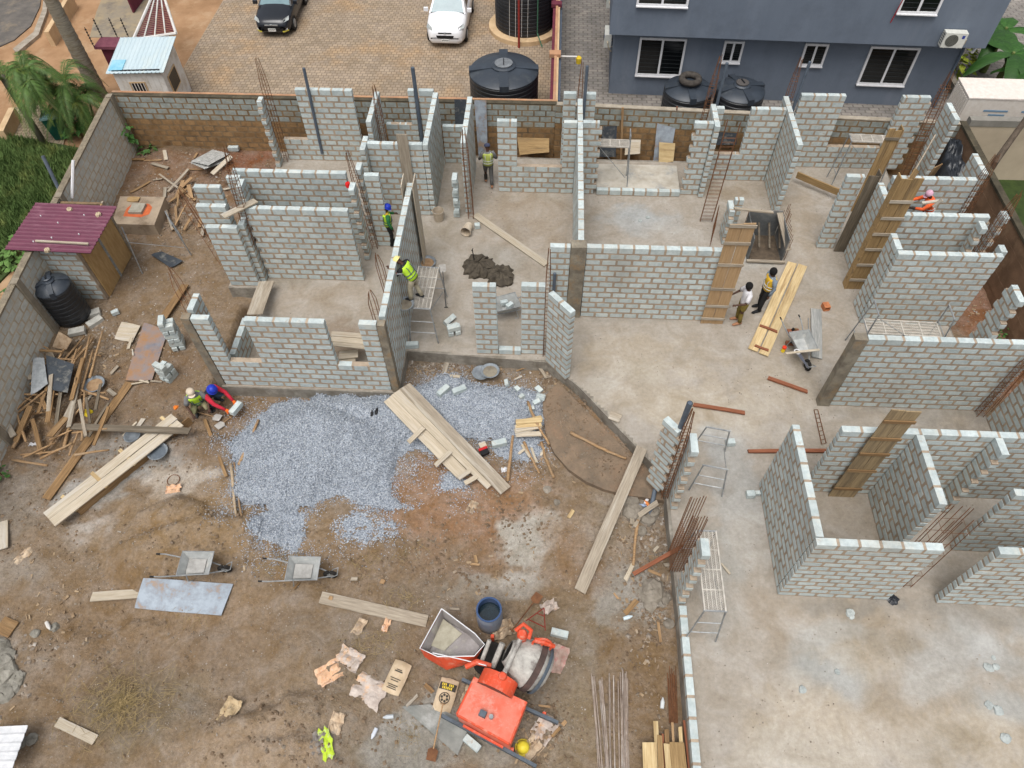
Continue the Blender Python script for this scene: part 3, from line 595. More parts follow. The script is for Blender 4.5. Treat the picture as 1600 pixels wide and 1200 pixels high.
# grass plot on the left
gp=[U(*p,-.5)[:2] for p in((-120,208),(14,212),(96,226),(128,232),(118,260),(85,330),(20,420),(0,440),(-120,560))]
m_gsoil=mat('grass_soil',(66,84,44),(52,66,34),scale=2,rnd=0,world=True,c3=(92,106,56))
tag(MB().prism([tuple(q) for q in gp],-.9,-.48).build('grass_plot',m_gsoil),kind='structure')
def blades(n,poly,z,hmin,hmax,w,name,label,m):
    P=np.array(poly); V=[];Fs=[]; lo=P.min(0); hi=P.max(0); k=0
    while k<n:
        x=random.uniform(lo[0],hi[0]); y=random.uniform(lo[1],hi[1])
        if not inpoly(np.array([x]),np.array([y]),poly)[0]: continue
        a=random.random()*6.28; h=random.uniform(hmin,hmax); ww=w*random.uniform(.6,1.4); o=len(V); bx=random.uniform(-.6,.6)*h; by=random.uniform(-.6,.6)*h
        V.extend([(x-math.cos(a)*ww,y-math.sin(a)*ww,z),(x+math.cos(a)*ww,y+math.sin(a)*ww,z),(x+bx,y+by,z+h)]); Fs.append((o,o+1,o+2)); k+=1
    b=MB(); b.v=V; b.f=Fs; return tag(b.build(name,m),label,'grass',kind='stuff')
m_grass=mat('grass_blade',(112,136,76),(78,104,52),scale=1.5,rnd=0,world=True,bump=0,k=.8,c3=(150,160,92),s3=.8)
vis=[U(*p,-.5)[:2] for p in((0,215),(60,222),(100,240),(120,236),(110,275),(80,330),(30,400),(0,432))]
blades(14000,[tuple(q) for q in vis],-.48,.1,.38,.035,'grass','rank green grass outside the left boundary wall',m_grass)
visr=[(15.3,17.6),(18.2,17.6),(18.2,20.6),(15.3,20.6)]
blades(2500,visr,-.56,.05,.14,.03,'grass','short lawn beyond the earthy right boundary wall',mat('lawn_blade',(86,110,44),(60,84,30),scale=2,rnd=0,world=True,bump=0,k=.8))
# weeds: leafy clumps
m_leaf=mat('leaf_green',(96,140,72),(60,104,44),scale=4,rnd=.2,bump=0,rough=.6,k=.75)
def leafy(name,label,p,r,h,n,ls,m=None,cat='plant'):
    root=empty(name,p,0,label,cat); st=MB(); b=MB()
    for i in range(max(3,n//9)):
        a=random.random()*6.28; d=random.uniform(.1,.7)*r; e=(d*math.cos(a),d*math.sin(a),h*random.uniform(.5,1)); st.path([(0,0,0),(e[0]*.4,e[1]*.4,e[2]*.6),e],[.014,.01,.004],4)
    for i in range(n):
        a=random.random()*6.28; d=r*math.sqrt(random.random()); z=h*random.uniform(.25,1)*(1-.3*d/r); c=Vector((d*math.cos(a),d*math.sin(a),z)); L=ls*random.uniform(.6,1.3)
        dr=Vector((math.cos(a+random.uniform(-1,1)),math.sin(a+random.uniform(-1,1)),random.uniform(-.5,.3))).normalized(); sd=dr.cross(Vector((0,0,1))).normalized()*L*.36
        b.add([c,c+dr*L*.45+sd,c+dr*L+Vector((0,0,-.15*L)),c+dr*L*.45-sd],[(0,1,2,3)])
    st.build('stem',mat('stem_brown',(110,96,62),(84,72,46)),root); b.build('leaf_cluster',m or m_leaf,root); return root
leafy('climber','green climber hanging on the rear boundary wall near its left corner',U(207,236,GZ),.35,1.75,60,.3)
leafy('weed','leafy weed rooted at the rear corner of the boundary walls',U(232,238,GZ),.35,.3,36,.16)
leafy('shrub','pale green shrub outside the left wall beside the maroon roof',(-18.35,17.6,-.5),.6,1.3,110,.24,mat('pale_leaf',(130,166,92),(98,138,66),rnd=.2,bump=0,k=.75))
leafy('shrub','small bright shrub at the foot of the grass plot near the purple roof corner',(-17.75,15.6,-.5),.4,.9,60,.2)
leafy('weed','green weed growing beside the black tank at the left wall',U(68,516,GZ),.28,.35,40,.16)
leafy('weed','weed by the cut log in the right dirt strip',U(1573,527,GZ),.3,.3,40,.14)
leafy('weed','weed beside the rusty bars in the right dirt strip',U(1592,565,GZ),.25,.25,30,.13)
leafy('weed','tiny weed at the left timber heap edge',U(3,742,GZ),.2,.3,24,.14)
leafy('shrub','broad leafed bush beside the green bin outside the left wall',U(118,208,-.5),.6,.9,90,.26)
# ---- tall palm trunk
m_trunk=mat('palm_trunk_bark',(158,148,132),(120,112,98),scale=3,stretch=(1,1,7),rnd=0,bump=.6,c3=(130,112,86))
pt=U(158,152,-.5); root=empty('palm_tree',pt,0,'tall ringed grey palm trunk rising beside the arching palm clump','palm')
b=MB(); prof=[]
for i in range(60):
    z=i*.13; r=.34-.018*z+(.012 if i%2 else -.008); prof.append((r,z))
b.lathe(prof,14); b.build('trunk',m_trunk,root,smooth=True)
b=MB()
for i in range(7):
    a=i*.9; e=Vector((math.cos(a),math.sin(a),0)); b.path([(0,0,7.4),e*.5+Vector((0,0,8.3)),e*1.3+Vector((0,0,8.4)),e*2.2+Vector((0,0,7.5))],[.09,.06,.04,.01],5)
b.build('frond_stalk',m_leaf,root)
# ---- arching areca palm clump
m_frond=mat('palm_frond',(92,122,58),(58,88,36),scale=2,rnd=.15,bump=0,rough=.55,k=.8,c3=(138,150,70),s3=2)
pc=U(128,205,-.5); root=empty('palm_clump',pc,0,'arching feathery palm clump outside the corner of the boundary walls','palm')
stems=[]
for i in range(10):
    a=random.random()*6.28; d=random.uniform(.1,.55); tp=Vector((d*2.4*math.cos(a)-.5,d*2.4*math.sin(a)+.1,random.uniform(1.0,3.2))); stems.append(tp)
    MB().path([(d*math.cos(a),d*math.sin(a),0),(d*1.6*math.cos(a)-.1,d*1.6*math.sin(a),tp.z*.5),tp],[.06,.05,.04],6).build('stem',mat('palm_cane',(150,156,110),(120,124,84),rnd=.1,stretch=(1,1,8)),root)
for tp in stems:
    for q in range(8):
        a=random.random()*6.28; L=random.uniform(1.0,2.0); rise=random.uniform(.7,1.9); b=MB(); pts=[]
        for s in range(11):
            t=s/10; pts.append(tp+Vector((math.cos(a)*L*t,math.sin(a)*L*t,rise*t*1.5-(rise+.75)*t*t*1.45)))
        b.path(pts,[.022*(1-.8*s/10) for s in range(11)],4)
        for s in range(2,56):
            t=s/55; i=min(int(t*10),9); f=t*10-i; p=pts[i].lerp(pts[i+1],f); tg=(pts[i+1]-pts[i]).normalized(); sd=tg.cross(Vector((0,0,1))).normalized()
            ll=.46*math.sin(math.pi*min(1,t*.85+.12))*random.uniform(.8,1.1)
            for sg in(-1,1):
                e=p+sd*sg*ll*.8+tg*ll*.5+Vector((0,0,-.22*ll-random.uniform(0,.06))); mid=p.lerp(e,.4)+Vector((0,0,.03)); w=tg*.015
                b.add([p-w,mid-w*1.2,e,mid+w*1.2],[(0,1,2,3)])
        b.build('frond',m_frond,root)
# pole, bin
pp=U(72,228,-.5); tp_=UY(2,118,pp[1]+.35)
tag(MB().path([(0,0,0),((tp_-pp)*.5),tuple(tp_-pp)],[.13,.12,.11],10).build('wooden_pole',mat('pole_wood',(110,104,88),(80,78,66),scale=4,stretch=(1,1,.2),rnd=0),loc=pp,smooth=True),'weathered grey pole leaning over the grass plot','pole')
bn=U(98,214,-.5); root=empty('wheeled_bin',bn,.3,'dark green bin with pale lid behind the left boundary wall','bin')
mg=mat('bin_plastic',(26,84,70),(20,66,54),rnd=0,rough=.5,bump=.1)
b=MB(); b.add([(-.24,-.24,.05),(.24,-.24,.05),(.24,.24,.05),(-.24,.24,.05),(-.32,-.3,1.0),(.32,-.3,1.0),(.32,.34,1.0),(-.32,.34,1.0)],[(3,2,1,0),(4,5,6,7),(0,1,5,4),(1,2,6,5),(2,3,7,6),(3,0,4,7)]); b.build('body',mg,root)
b=MB(); b.box((0,.02,1.04),(.7,.72,.06)); b.box((0,.02,1.09),(.5,.5,.05)); b.build('lid',mat('bin_lid',(140,170,168),(110,146,142),rnd=0),root); b=MB(); b.tube((-.3,.36,.9),(.3,.36,.9),.02); b.build('handle',mg,root)
for sx in(-.22,.22): MB().path([(sx,.3,.08),(sx+.05,.3,.08)],[.09,.09],12).build('wheel',mat('rubber',(34,34,34),(24,24,24),rnd=0),root)
# ---- gatehouse kiosk
c=[U(*p,1.75) for p in((193,63),(277,62),(252,107),(162,110))]
kc=sum(c)/4; ax=(c[1]-c[0]+c[2]-c[3])/2; W_=np.linalg.norm(ax); D_=np.linalg.norm((c[0]-c[3]+c[1]-c[2])/2); an=math.atan2(ax[1],ax[0])
root=empty('guard_kiosk',(kc[0],kc[1],-.5),an,'white guard kiosk with pale blue corrugated roof by the gate','kiosk')
m_wh=mat('white_metal_panel',(232,230,226),(214,210,204),scale=2,rnd=0,rough=.5,c3=(196,186,170))
wb,db=W_*.86,D_*.9
b=MB(); b.bbox((-wb/2,-db/2,0),(wb/2,db/2,2.05)); b.build('wall',m_wh,root)
for i in range(9):
    MB().box((-wb/2+(i+.5)*wb/9,-db/2-.008,1.0),(wb/9-.012,.014,2.0)).build('panel',m_wh,root)
m_dark=mat('dark_opening',(30,30,32),(20,20,22),rnd=0,rough=.3)
m_rb=mat('kiosk_roof_sheet',(200,214,218),(180,200,208),scale=1.2,rnd=0,rough=.45,stretch=(1,.2,1),bump=0,c3=(206,214,210),s3=1.2)
def corrug(W,D,z0,z1,n,m,parent,name='roof',amp=.02,sub=None):
    b=MB(); k=n*4
    V=[];Fs=[]
    for j,(y,z) in enumerate(((-D/2,z0),(0,(z0+z1)/2),(D/2,z1))):
        for i in range(k+1):
            ph=i%4; V.append((-W/2+W*i/k,y,z+(amp if ph==0 else 0)))
    for j in range(2):
        for i in range(k): Fs.append((j*(k+1)+i,j*(k+1)+i+1,(j+1)*(k+1)+i+1,(j+1)*(k+1)+i))
    o=len(V); V+= [(x,y,z-.02) for x,y,z in V[:]]; 
    Fs+=[tuple(q+o for q in f[::-1]) for f in Fs[:]]
    b.add(V,Fs); return b.build(name,m,parent)
rf=corrug(W_*1.02,D_*1.04,2.12,2.36,14,m_rb,root)
MB().box((-W_*.36,-D_*.3,2.19),(W_*.24,D_*.3,.03),Matrix.Rotation(.09,3,'X')).build('blue_patch',mat('roof_blue_patch',(120,186,212),(160,204,218),scale=3,rnd=0),rf)
MB().box((0,-db/2-.0,2.1),(wb*.98,.06,.14)).build('eave_gap',m_dark,root)
for (cx,cy,ax_,w) in((-.08*wb,-db/2-.02,0,.62),(wb/2+.02,-.1*db,1,.95)):
    wn=MB(); wn.box((cx,cy,1.25),((w,.03,.72) if not ax_ else (.03,w,.72))); wo_=wn.build('window',m_dark,root)
    fr=MB()
    for s in(-1,1):
        fr.box((cx+(0 if ax_ else s*w/2),cy+(s*w/2 if ax_ else 0),1.25),(.05,.05,.8)); fr.box((cx,cy,1.25+s*.38),((w,.05,.05) if not ax_ else (.05,w,.05)))
    fr.build('frame',m_cream,wo_)
    for i in range(5):
        t=-w/2+w*(i+.5)/5; MB().box((cx+(0 if ax_ else t),cy+(t if ax_ else 0)-(.02 if not ax_ else -.02)*1,1.25),(.025,.025,.72)).build('bar',m_wh,wo_)
# gate pillar with spikes, gate leaf
g=U(174,70,1.55); root=empty('gate_pillar',(g[0],g[1],-.5),0,'maroon capped gate pillar studded with electric fence rods','pillar')
MB().box((0,.1,1.0),(.9,.5,2.0)).build('shaft',m_maroon,root); MB().box((0,.1,2.06),(1.25,.8,.12)).build('cap',mat('maroon_cap',(132,78,90),(112,62,76),rnd=0),root)
m_blk=mat('black_metal',(34,34,36),(22,22,24),rnd=0,rough=.5)
for (x,y) in((-.6,-.3),(-.55,.45),(.1,.5),(.6,.5)):
    b=MB(); b.tube((x,y,2.1),(x,y,2.95),.018,.014,5)
    for k in range(6): b.box((x,y,2.25+.12*k),(.06,.06,.03))
    b.build('fence_rod',m_blk,root)
root=empty('steel_gate',(*U(240,60,-.5)[:2],-.5),0,'white framed maroon mesh canopy panel at the car yard entrance','gate')
P=[Vector(U(*p,1.7))-Vector((*U(240,60,-.5)[:2],-.5)) for p in((208,62),(238,-6),(256,-6),(275,52))]
b=MB()
for i in range(4): b.tube(P[i],P[(i+1)%4],.06,.06,6)
b.build('frame',m_wh,root)
for t in(.25,.5,.75): MB().tube(P[0].lerp(P[3],t),P[1].lerp(P[2],t),.03,.03,5).build('bar',m_wh,root)
for i in range(22):
    t=(i+.5)/22; a=P[0].lerp(P[1],t)-Vector((0,0,.05)); c_=P[3].lerp(P[2],t)-Vector((0,0,.05)); MB().tube(a,c_,.03,.03,4).build('slat',m_maroon,root)
for i in(0,): MB().tube(P[i],(P[i].x,P[i].y,0),.06,.06,6).build('post',m_wh,root)
root=empty('steel_gate',(*U(214,12,-.5)[:2],-.5),0,'dark maroon sheet gate standing behind the mesh canopy','gate')
MB().box((0,.8,1.1),(.08,2.6,2.2)).build('leaf',m_maroon,root); MB().box((0,2.2,1.2),(.14,.14,2.4)).build('post',m_maroon,root)
# yard divider
dv=empty('divider_wall',(.08,24.9,-.55),0,'peeling maroon, orange and cream divider wall between the car yard and the blue house','wall'); dv['kind']='thing'
MB().bbox((-.1,0,0),(.02,24,2.3)).build('maroon_face',m_maroon,dv); MB().bbox((.02,0,0),(.12,24,2.42)).build('orange_face',m_orange,dv); MB().bbox((.12,0,0),(.2,24,2.36)).build('cream_face',m_cream,dv); MB().bbox((.2,.3,0),(.3,24,2.2)).build('grey_face',mat('slate_paint',(88,98,112),(76,86,100),rnd=0),dv)
for y in(3.3,7.4,11.6): MB().box((.05,y,2.4),(.46,.34,.14)).build('pier_cap',m_orange if y<6 else m_maroon,dv)
# lamp arm on the divider
p=Vector((.3,28.2,1.75)); root=empty('wall_lamp',p,0,'white arm with yellow lamp reaching from the divider over the grey path','lamp')
MB().tube((0,0,0),(.72,0,0),.03,.03,6).build('arm',m_wh,root); MB().lathe([(.05,.02),(.12,-.05),(.1,-.28),(.02,-.32)],10,(.8,0,0)).build('shade',mat('yellow_plastic',(226,196,60),(206,172,40),rnd=0),root)
# ---- blue house
m_blue=mat('slate_blue_render',(116,126,140),(106,116,130),scale=.7,stretch=(1,1,.25),rnd=0,rough=.85,bump=.15,world=True,c3=(124,132,144),s3=.4,stain=((.9,(96,104,116),.5,.5,.7),))
m_white=mat('white_frame',(236,236,238),(226,226,228),rnd=0,rough=.4,bump=0)
m_glass=mat('dark_glass',(22,26,28),(14,17,19),scale=1,rnd=.05,rough=.12,bump=0,spec=.6)
h0=np.array([2.55,29.3]); h1=np.array([16.5,28.75]); hd=h1-h0; HL=np.linalg.norm(hd); ha=math.atan2(hd[1],hd[0]); hd/=HL
house=empty('blue_house',(h0[0],h0[1],-.52),ha,'slate blue two-storey house with white sliding windows behind the site','house')
MB().bbox((0,0,0),(HL,9,2.98)).build('ground_floor_wall',m_blue,house)
MB().bbox((-.25,-.72,3.0),(HL+.35,9.2,6.6)).build('upper_floor_wall',m_blue,house)
MB().bbox((-.25,-.7,2.985),(HL+.35,-.02,3.0)).build('soffit',mat('soffit_grey',(120,130,144),rnd=0),house)
def hw(px0,py0,px1,py1,off,name='window'):
    Yc=lambda px,py:None
    # intersect with facade plane
    def onp(px,py):
        d=_ray(px,py); n=np.array([-hd[1],hd[0]]); o=h0+n*off; t=((o-CAM[:2])@n)/(d[:2]@n); q=CAM+d*t; return (q[:2]-h0)@hd,q[2]+.52
    a=onp(px0,py0); b_=onp(px1,py1); x0,x1=min(a[0],b_[0]),max(a[0],b_[0]); z0,z1=min(a[1],b_[1]),max(a[1],b_[1]); return x0,x1,z0,z1
def window(x0,x1,z0,z1,off,pane_n=2):
    fr=MB(); w=.085
    for x in(x0,x1): fr.box((x,off,(z0+z1)/2),(w,.1,z1-z0+w))
    for z in(z0,z1): fr.box(((x0+x1)/2,off,z),(x1-x0-w,.1,w))
    for i in range(1,pane_n): fr.box((x0+(x1-x0)*i/pane_n,off,(z0+z1)/2),(w,.08,z1-z0-w))
    wn=fr.build('window',m_white,house)
    for i in range(pane_n):
        a=x0+(x1-x0)*i/pane_n+w/2; b_=x0+(x1-x0)*(i+1)/pane_n-w/2; pn=MB().box(((a+b_)/2,off-.005+.02*(i%2),(z0+z1)/2),(b_-a,.03,z1-z0-w)).build('pane',m_glass,wn)
    MB().box(((x0+x1)/2,off-.03,z0-.06),(x1-x0+.1,.16,.04)).build('sill',m_white,wn)
    bars=MB()
    for k in range(1,9): bars.box(((x0+x1)/2,off-.028,z0+(z1-z0)*k/9),(x1-x0-.1,.012,.008))
    bars.build('grille',mat('grille_grey',(60,64,66),rnd=0,bump=0),wn)
for (a,b_,c_,d_) in((994,115,1072,62),(1127,95,1162,66),(1250,100,1294,70),(1340,129,1437,76)):
    x0,x1,z0,z1=hw(a,b_,c_,d_,-.02); window(x0,x1,max(z0,.55),min(z1,2.75),-.03)
for (a,b_,c_,d_) in((996,6,1082,-40),(1403,18,1490,-40)):
    x0,x1,z0,z1=hw(a,b_,c_,d_,-.74); window(x0,x1,z0,z0+1.6,-.75)
MB().tube((10.35,-.8,3.9),(10.6,-.8,6),.02,.02,5).build('red_conduit',mat('red_paint',(150,36,48),rnd=0),house)
MB().tube((HL-.1,-.08,0),(HL-.1,-.08,2.9),.05,.05,8).build('downpipe',mat('pipe_slate',(92,104,118),rnd=0),house)
def ac(name,label,x0,z0,off,rz=0,mirror=1):
    p=h0+hd*x0+np.array([-hd[1],hd[0]])*off
    r=empty(name,(p[0],p[1],z0-.52),ha+rz,label,'air conditioner')
    b=MB(); b.box((0,-.2,.3),(.82,.3,.56)); b.build('case',mat('ac_case',(218,218,210),(204,204,196),rnd=0,rough=.5),r)
    b=MB(); b.path([(-.1,-.352,.3),(-.1,-.362,.3)],[.23,.23],24); fan=b.build('fan_guard',mat('ac_grille',(120,120,112),(104,104,98),rnd=0),r)
    for k in range(5): MB().path([(-.1+.045*k*math.cos(q)+.02*math.cos(q),-.366,.3+(.045*k+.02)*math.sin(q)) for q in np.linspace(0,6.283,25)],.005,4,False).build('ring',m_blk,fan)
    MB().box((.28,-.353,.44),(.1,.006,.12)).build('badge',mat('badge_blue',(52,70,150),rnd=0,bump=0),r)
    for k in range(5): MB().box((-.413,-.2,.12+.09*k),(.006,.2,.03)).build('louvre',m_blk,r)
    for s in(-.25,.25): MB().box((s,-.1,.0),(.05,.42,.04)).build('bracket',m_wh,r)
    MB().path([(.41,-.2,.3),(.5,-.2,.28),(.52,-.15,.1),(.48,-.02,-.1)],.025,6).build('hose',mat('hose_cream',(190,176,150),rnd=0),r)
x0,x1,z0,z1=hw(1468,70,1508,42,-.74); ac('air_conditioner','white outdoor unit with round fan on the upper wall near the house corner',(x0+x1)/2,z0+.05,-.72)
ac('air_conditioner','white outdoor unit on the narrow side wall above the grey path',-.02,2.3,3.2,rz=-math.pi/2)
ac('air_conditioner','lower white outdoor unit nearest the blue house front corner',-.02,1.5,1.4,rz=-math.pi/2)
# ---- black plastic water tanks
m_tank=mat('black_polyethylene',(40,42,46),(30,32,36),scale=2,rnd=0,rough=.42,bump=.06,spec=.5)
m_tanktop=mat('tank_top_plastic',(58,66,76),(44,50,58),scale=1.5,rnd=0,rough=.45,bump=.06,spec=.5,c3=(70,76,82))
m_lidg=mat('tank_lid_grey',(128,132,136),(104,108,112),rnd=0,rough=.6)
def tank(label,loc,r,h,rz=0,lid=True,lidm=None,nlug=4):
    t=empty('water_tank',loc,rz,label,'tank')
    prof=[(r*.97,0)]; n=int((h*.88)/.17)
    for i in range(n):
        z=.03+i*(h*.88)/n; prof+= [(r,z),(r,z+.12),(r*.978,z+.14),(r*.978,z+.155)]
    zt=h*.9; prof+= [(r,zt)]
    MB().lathe(prof,36,cap=(True,False)).build('body',m_tank,t,smooth=False)
    MB().lathe([(r*1.0,zt),(r*.96,zt+.05),(r*.6,zt+.17),(r*.4,zt+.21)],36,cap=(False,True)).build('shoulder',m_tanktop,t,smooth=True)
    MB().lathe([(r*.36,zt+.2),(r*.36,zt+.26),(r*.3,zt+.3)],24,cap=(False,True)).build('collar',m_tanktop,t)
    if lid:
        l_=MB().lathe([(r*.25,zt+.28),(r*.26,zt+.35),(r*.2,zt+.37),(.01,zt+.38)],24,cap=(False,True)).build('lid',lidm or m_lidg,t); MB().box((0,0,zt+.4),(.04,r*.3,.03)).build('grip',m_tank,l_)
    for k in range(nlug):
        a=k*2*math.pi/nlug; M=Matrix.Rotation(a,3,'Z')
        b=MB(); q=[M@Vector(v) for v in((r*.3,-r*.13,zt+.25),(r*1.0,-r*.13,zt+.14),(r*1.0,r*.13,zt+.14),(r*.3,r*.13,zt+.25),(r*.3,-r*.13,zt),(r*1.0,-r*.13,zt-.1),(r*1.0,r*.13,zt-.1),(r*.3,r*.13,zt))]
        b.add(q,[(0,1,2,3),(4,7,6,5),(0,4,5,1),(1,5,6,2),(2,6,7,3),(3,7,4,0)]); b.build('lug',m_tanktop,t)
    return t
c=U(787,103,1.55); tank('huge squat black water tank against the rear boundary in the car yard',(c[0],c[1],-.5),1.42,2.05,R(4))
c=U(820,40,-.4); tank('tall black ribbed water tank on a cream plinth beyond the squat one',(c[0],c[1],-.28),1.42,4.2,.4)
tag(MB().lathe([(1.75,0),(1.75,.22),(1.7,.25)],28).build('tank_plinth',m_cream,loc=(c[0],c[1],-.52)),'round cream plinth under the tall black ribbed tank','plinth')
tx,ty=c[0],c[1]
root=empty('drying_rack',(tx-.2,ty-1.85,-.5),0,'red post with hanging wires in front of the tall ribbed tank','rack')
MB().tube((0,0,0),(0,0,2.4),.05,.05,8).build('post',mat('red_oxide',(160,60,52),(136,48,42),rnd=0),root); MB().tube((-.42,0,2.4),(.42,0,2.4),.045,.045,6).build('crossbar',_mats['red_oxide'],root)
for k in range(4): MB().tube((-.42+.28*k,0,2.4),(-.44+.28*k,0,.5),.01,.01,4).build('wire',m_wh,root)
MB().path([(.85,.3,4),(.85,.3,.55),(1.1,-.1,.1)],.03,6).build('green_hose',mat('hose_green',(70,112,88),rnd=0),root)
c=U(1077,132,1.15); tank('black tank with an old tyre on top, below the blue house windows',(c[0],c[1],-.52),.98,1.65,.1,lid=False)
tag(MB().path([(.34*math.cos(a),.34*math.sin(a),0) for a in np.linspace(0,2*math.pi,29)],.13,8,False).build('old_tyre',mat('worn_tyre',(84,78,72),(58,54,50),scale=8,rnd=0),loc=(c[0],c[1],-.52+1.65*.9+.42),smooth=True),'worn tyre lying on the black tank by the blue house','tyre')
c=U(1159,134,1.15); tank('black tank with grey lid standing under the small house windows',(c[0],c[1],-.52),.98,1.65,.3,lidm=mat('lid_dark',(84,80,78),rnd=0))
# ---- container and right neighbour
A=U(1503,131,1.9); B=U(1528,153,1.9)
root=empty('white_container',(A[0]+.0,B[1],-.56),-.02,'white box container with faint blue lettering beyond the rear right corner','container')
MB().bbox((0,0,0),(5.5,1.35,2.42)).build('body',mat('container_white',(226,220,212),(214,206,196),rnd=0,rough=.6),root)
MB().bbox((-.02,-.02,2.42),(5.52,1.37,2.47)).build('roof',mat('container_roof',(232,224,216),(220,208,198),rnd=0),root)
for k in range(8): MB().box((-.015,.1+.16*k,1.2),(.03,.08,2.3)).build('corrugation',_mats['container_white'],root)
mbl=mat('faded_blue_print',(120,150,176),rnd=0,bump=0)
for (x,z,w) in((1.2,1.95,.9),(1.3,1.78,.6),(2.3,1.95,.3)): MB().box((x,-.008,z),(w,.01,.07)).build('lettering',mbl,root)
b=MB().bbox((15.25,23.95,-.6),(24,24.2,1.75)).build('neighbour_wall',mat('beige_render',(200,184,160),(184,168,146),scale=1,rnd=0,world=True)); tag(b,'beige rendered wall with grey top beyond the right boundary','wall',kind='thing')
b2=MB().bbox((15.25,23.93,1.752),(24,24.22,2.0)).build('coping',mat('grey_band',(150,146,138),(130,126,118),scale=2,rnd=0,world=True),b)
a=U(1556,252,1.9); e=UY(1606,182,a[1]+.9)
tag(MB().path([tuple(a-np.array([0,0,2.3])),tuple(a),tuple(e),tuple(e+(e-a)*1.5)],[.11,.11,.1,.1],8).build('prop_pole',mat('prop_wood',(104,92,80),(78,68,58),rnd=0)),'thick brown prop pole leaning across the beige neighbour wall','pole')
# banana plants
m_ban=mat('banana_leaf',(62,104,40),(40,78,28),scale=2,rnd=.2,bump=.2,stretch=(1,8,1),rough=.5,k=.8)
def banana(label,p,n,L,m=None):
    r=empty('banana_plant',p,0,label,'banana plant'); MB().lathe([(.16,0),(.13,.8),(.1,1.6),(.06,2.0)],10).build('stem',mat('banana_stem',(120,132,76),(92,100,58),rnd=.1),r)
    for i in range(n):
        a=i*2.4+random.uniform(-.3,.3); l_=L*random.uniform(.75,1.1); V=[];F=[]; N=9
        for s in range(N+1):
            t=s/N; c=Vector((math.cos(a)*l_*t,math.sin(a)*l_*t,1.9+.9*t-1.5*t*t)); w=.3*math.sin(math.pi*(.06+.92*t))**.7; sd=Vector((-math.sin(a),math.cos(a),0))*w
            j=Vector((0,0,-.06)); V+= [c+sd+j+Vector((0,0,random.uniform(-.04,.02))),c+Vector((0,0,.03)),c-sd+j+Vector((0,0,random.uniform(-.04,.02)))]
        for s in range(N): F+= [(s*3,s*3+1,s*3+4,s*3+3),(s*3+1,s*3+2,s*3+5,s*3+4)]
        MB().add(V,F).build('leaf',m or m_ban,r,smooth=True)
banana('banana plant with long dark leaves at the side of the blue house',(19.0,29.6,-.5),9,2.3)
banana('banana plant nearest the container beyond the rear right corner',(19.9,28.0,-.5),7,1.9)
banana('banana plant farthest back along the blue house side path',(19.4,31.6,-.5),8,2.1)
leafy('shrub','yellow green bush between the banana plants and the blue house corner',(17.9,31.2,-.5),.6,1.6,90,.34,mat('lime_leaf',(168,176,64),(120,140,46),rnd=.2,bump=0,k=.8))
tag(MB().bbox((17.4,25.2,-.6),(17.65,33,-.1)).build('kerb_wall',m_kerb),'low concrete kerb edging the banana bed','kerb')
root=empty('security_camera',(*U(1524,72,2.4)[:2],2.2),.6,'white camera on a bracket at the blue house corner','camera')
MB().tube((-.1,-.05,0),(.2,.05,.08),.06,.07,10).build('body',m_white,root); MB().lathe([(.08,0),(.08,.05)],12,(.3,.1,.05)).build('mount',m_white,root); MB().tube((.3,.1,.06),(-.55,.8,.3),.02,.02,5).build('arm',m_white,root)
# ================================================================== SITE OBJECTS
WOOD={}
def wood(name,c1,c2,c3=None,rnd=.12): 
    if name not in WOOD: WOOD[name]=mat('wood_'+name,c1,c2,scale=5,stretch=(.35,5,5),rnd=rnd,bump=.35,bscale=14,c3=c3,s3=.9,k=.85,rough=.85)
    return WOOD[name]
w_grey=wood('weathered',(176,164,146),(142,130,114),(196,188,174)); w_pale=wood('pale',(204,192,172),(178,164,142),(200,194,184)); w_brown=wood('brown',(156,124,86),(120,94,64),(176,146,108))
w_red=wood('redbrown',(158,100,72),(130,80,58)); w_new=wood('new',(216,194,150),(192,164,118),(150,122,84)); w_dark=wood('dark',(122,110,94),(92,84,72),(140,130,114)); w_pole=wood('pole',(182,150,112),(150,118,84),(168,144,116)); w_cem=wood('cement_caked',(172,172,168),(130,132,130),(196,194,188)); w_gold=wood('golden',(180,150,106),(152,124,84),(122,102,76))
def board_mesh(L,w,t,seed=None,warp=.012,notch=True):
    r=random.Random(seed if seed is not None else random.random()); n=max(3,int(L/.5)); V=[];F=[]; bz=r.uniform(-warp,warp); tw=r.uniform(-.03,.03)
    for i in range(n+1):
        s=i/n-.5; z=bz*math.cos(math.pi*s)*1.2; y0=-w/2+r.uniform(-.005,.005); y1=w/2+r.uniform(-.005,.005); x=s*L
        e0=r.uniform(-.02,.02) if i in(0,n) else 0; e1=r.uniform(-.02,.02) if i in(0,n) else 0
        V+=[(x+e0,y0,z+tw*s*y0),(x+e1,y1,z+tw*s*y1),(x+e1,y1,z+t+tw*s*y1),(x+e0,y0,z+t+tw*s*y0)]
    for i in range(n):
        for k in range(4): F.append((i*4+k,i*4+4+k,i*4+4+(k+1)%4,i*4+(k+1)%4))
    F.append((0,1,2,3)); F.append((n*4+3,n*4+2,n*4+1,n*4)); b=MB(); b.add(V,F); return b
def frame_from(a,b,up=(0,0,1)):
    a=Vector(a); b=Vector(b); x=(b-a).normalized(); u=Vector(up); y=u.cross(x); y=y.normalized() if y.length>1e-5 else Vector((0,1,0)); z=x.cross(y)
    M=Matrix((x,y,z)).transposed().to_4x4(); M.translation=(a+b)/2; return M,(b-a).length
def board3(name,m,a,b,w,t=.03,up=(0,0,1),parent=None):
    M,L=frame_from(a,b,up); o=board_mesh(L,w,t).build(name,m,parent); o.matrix_local=M; return o
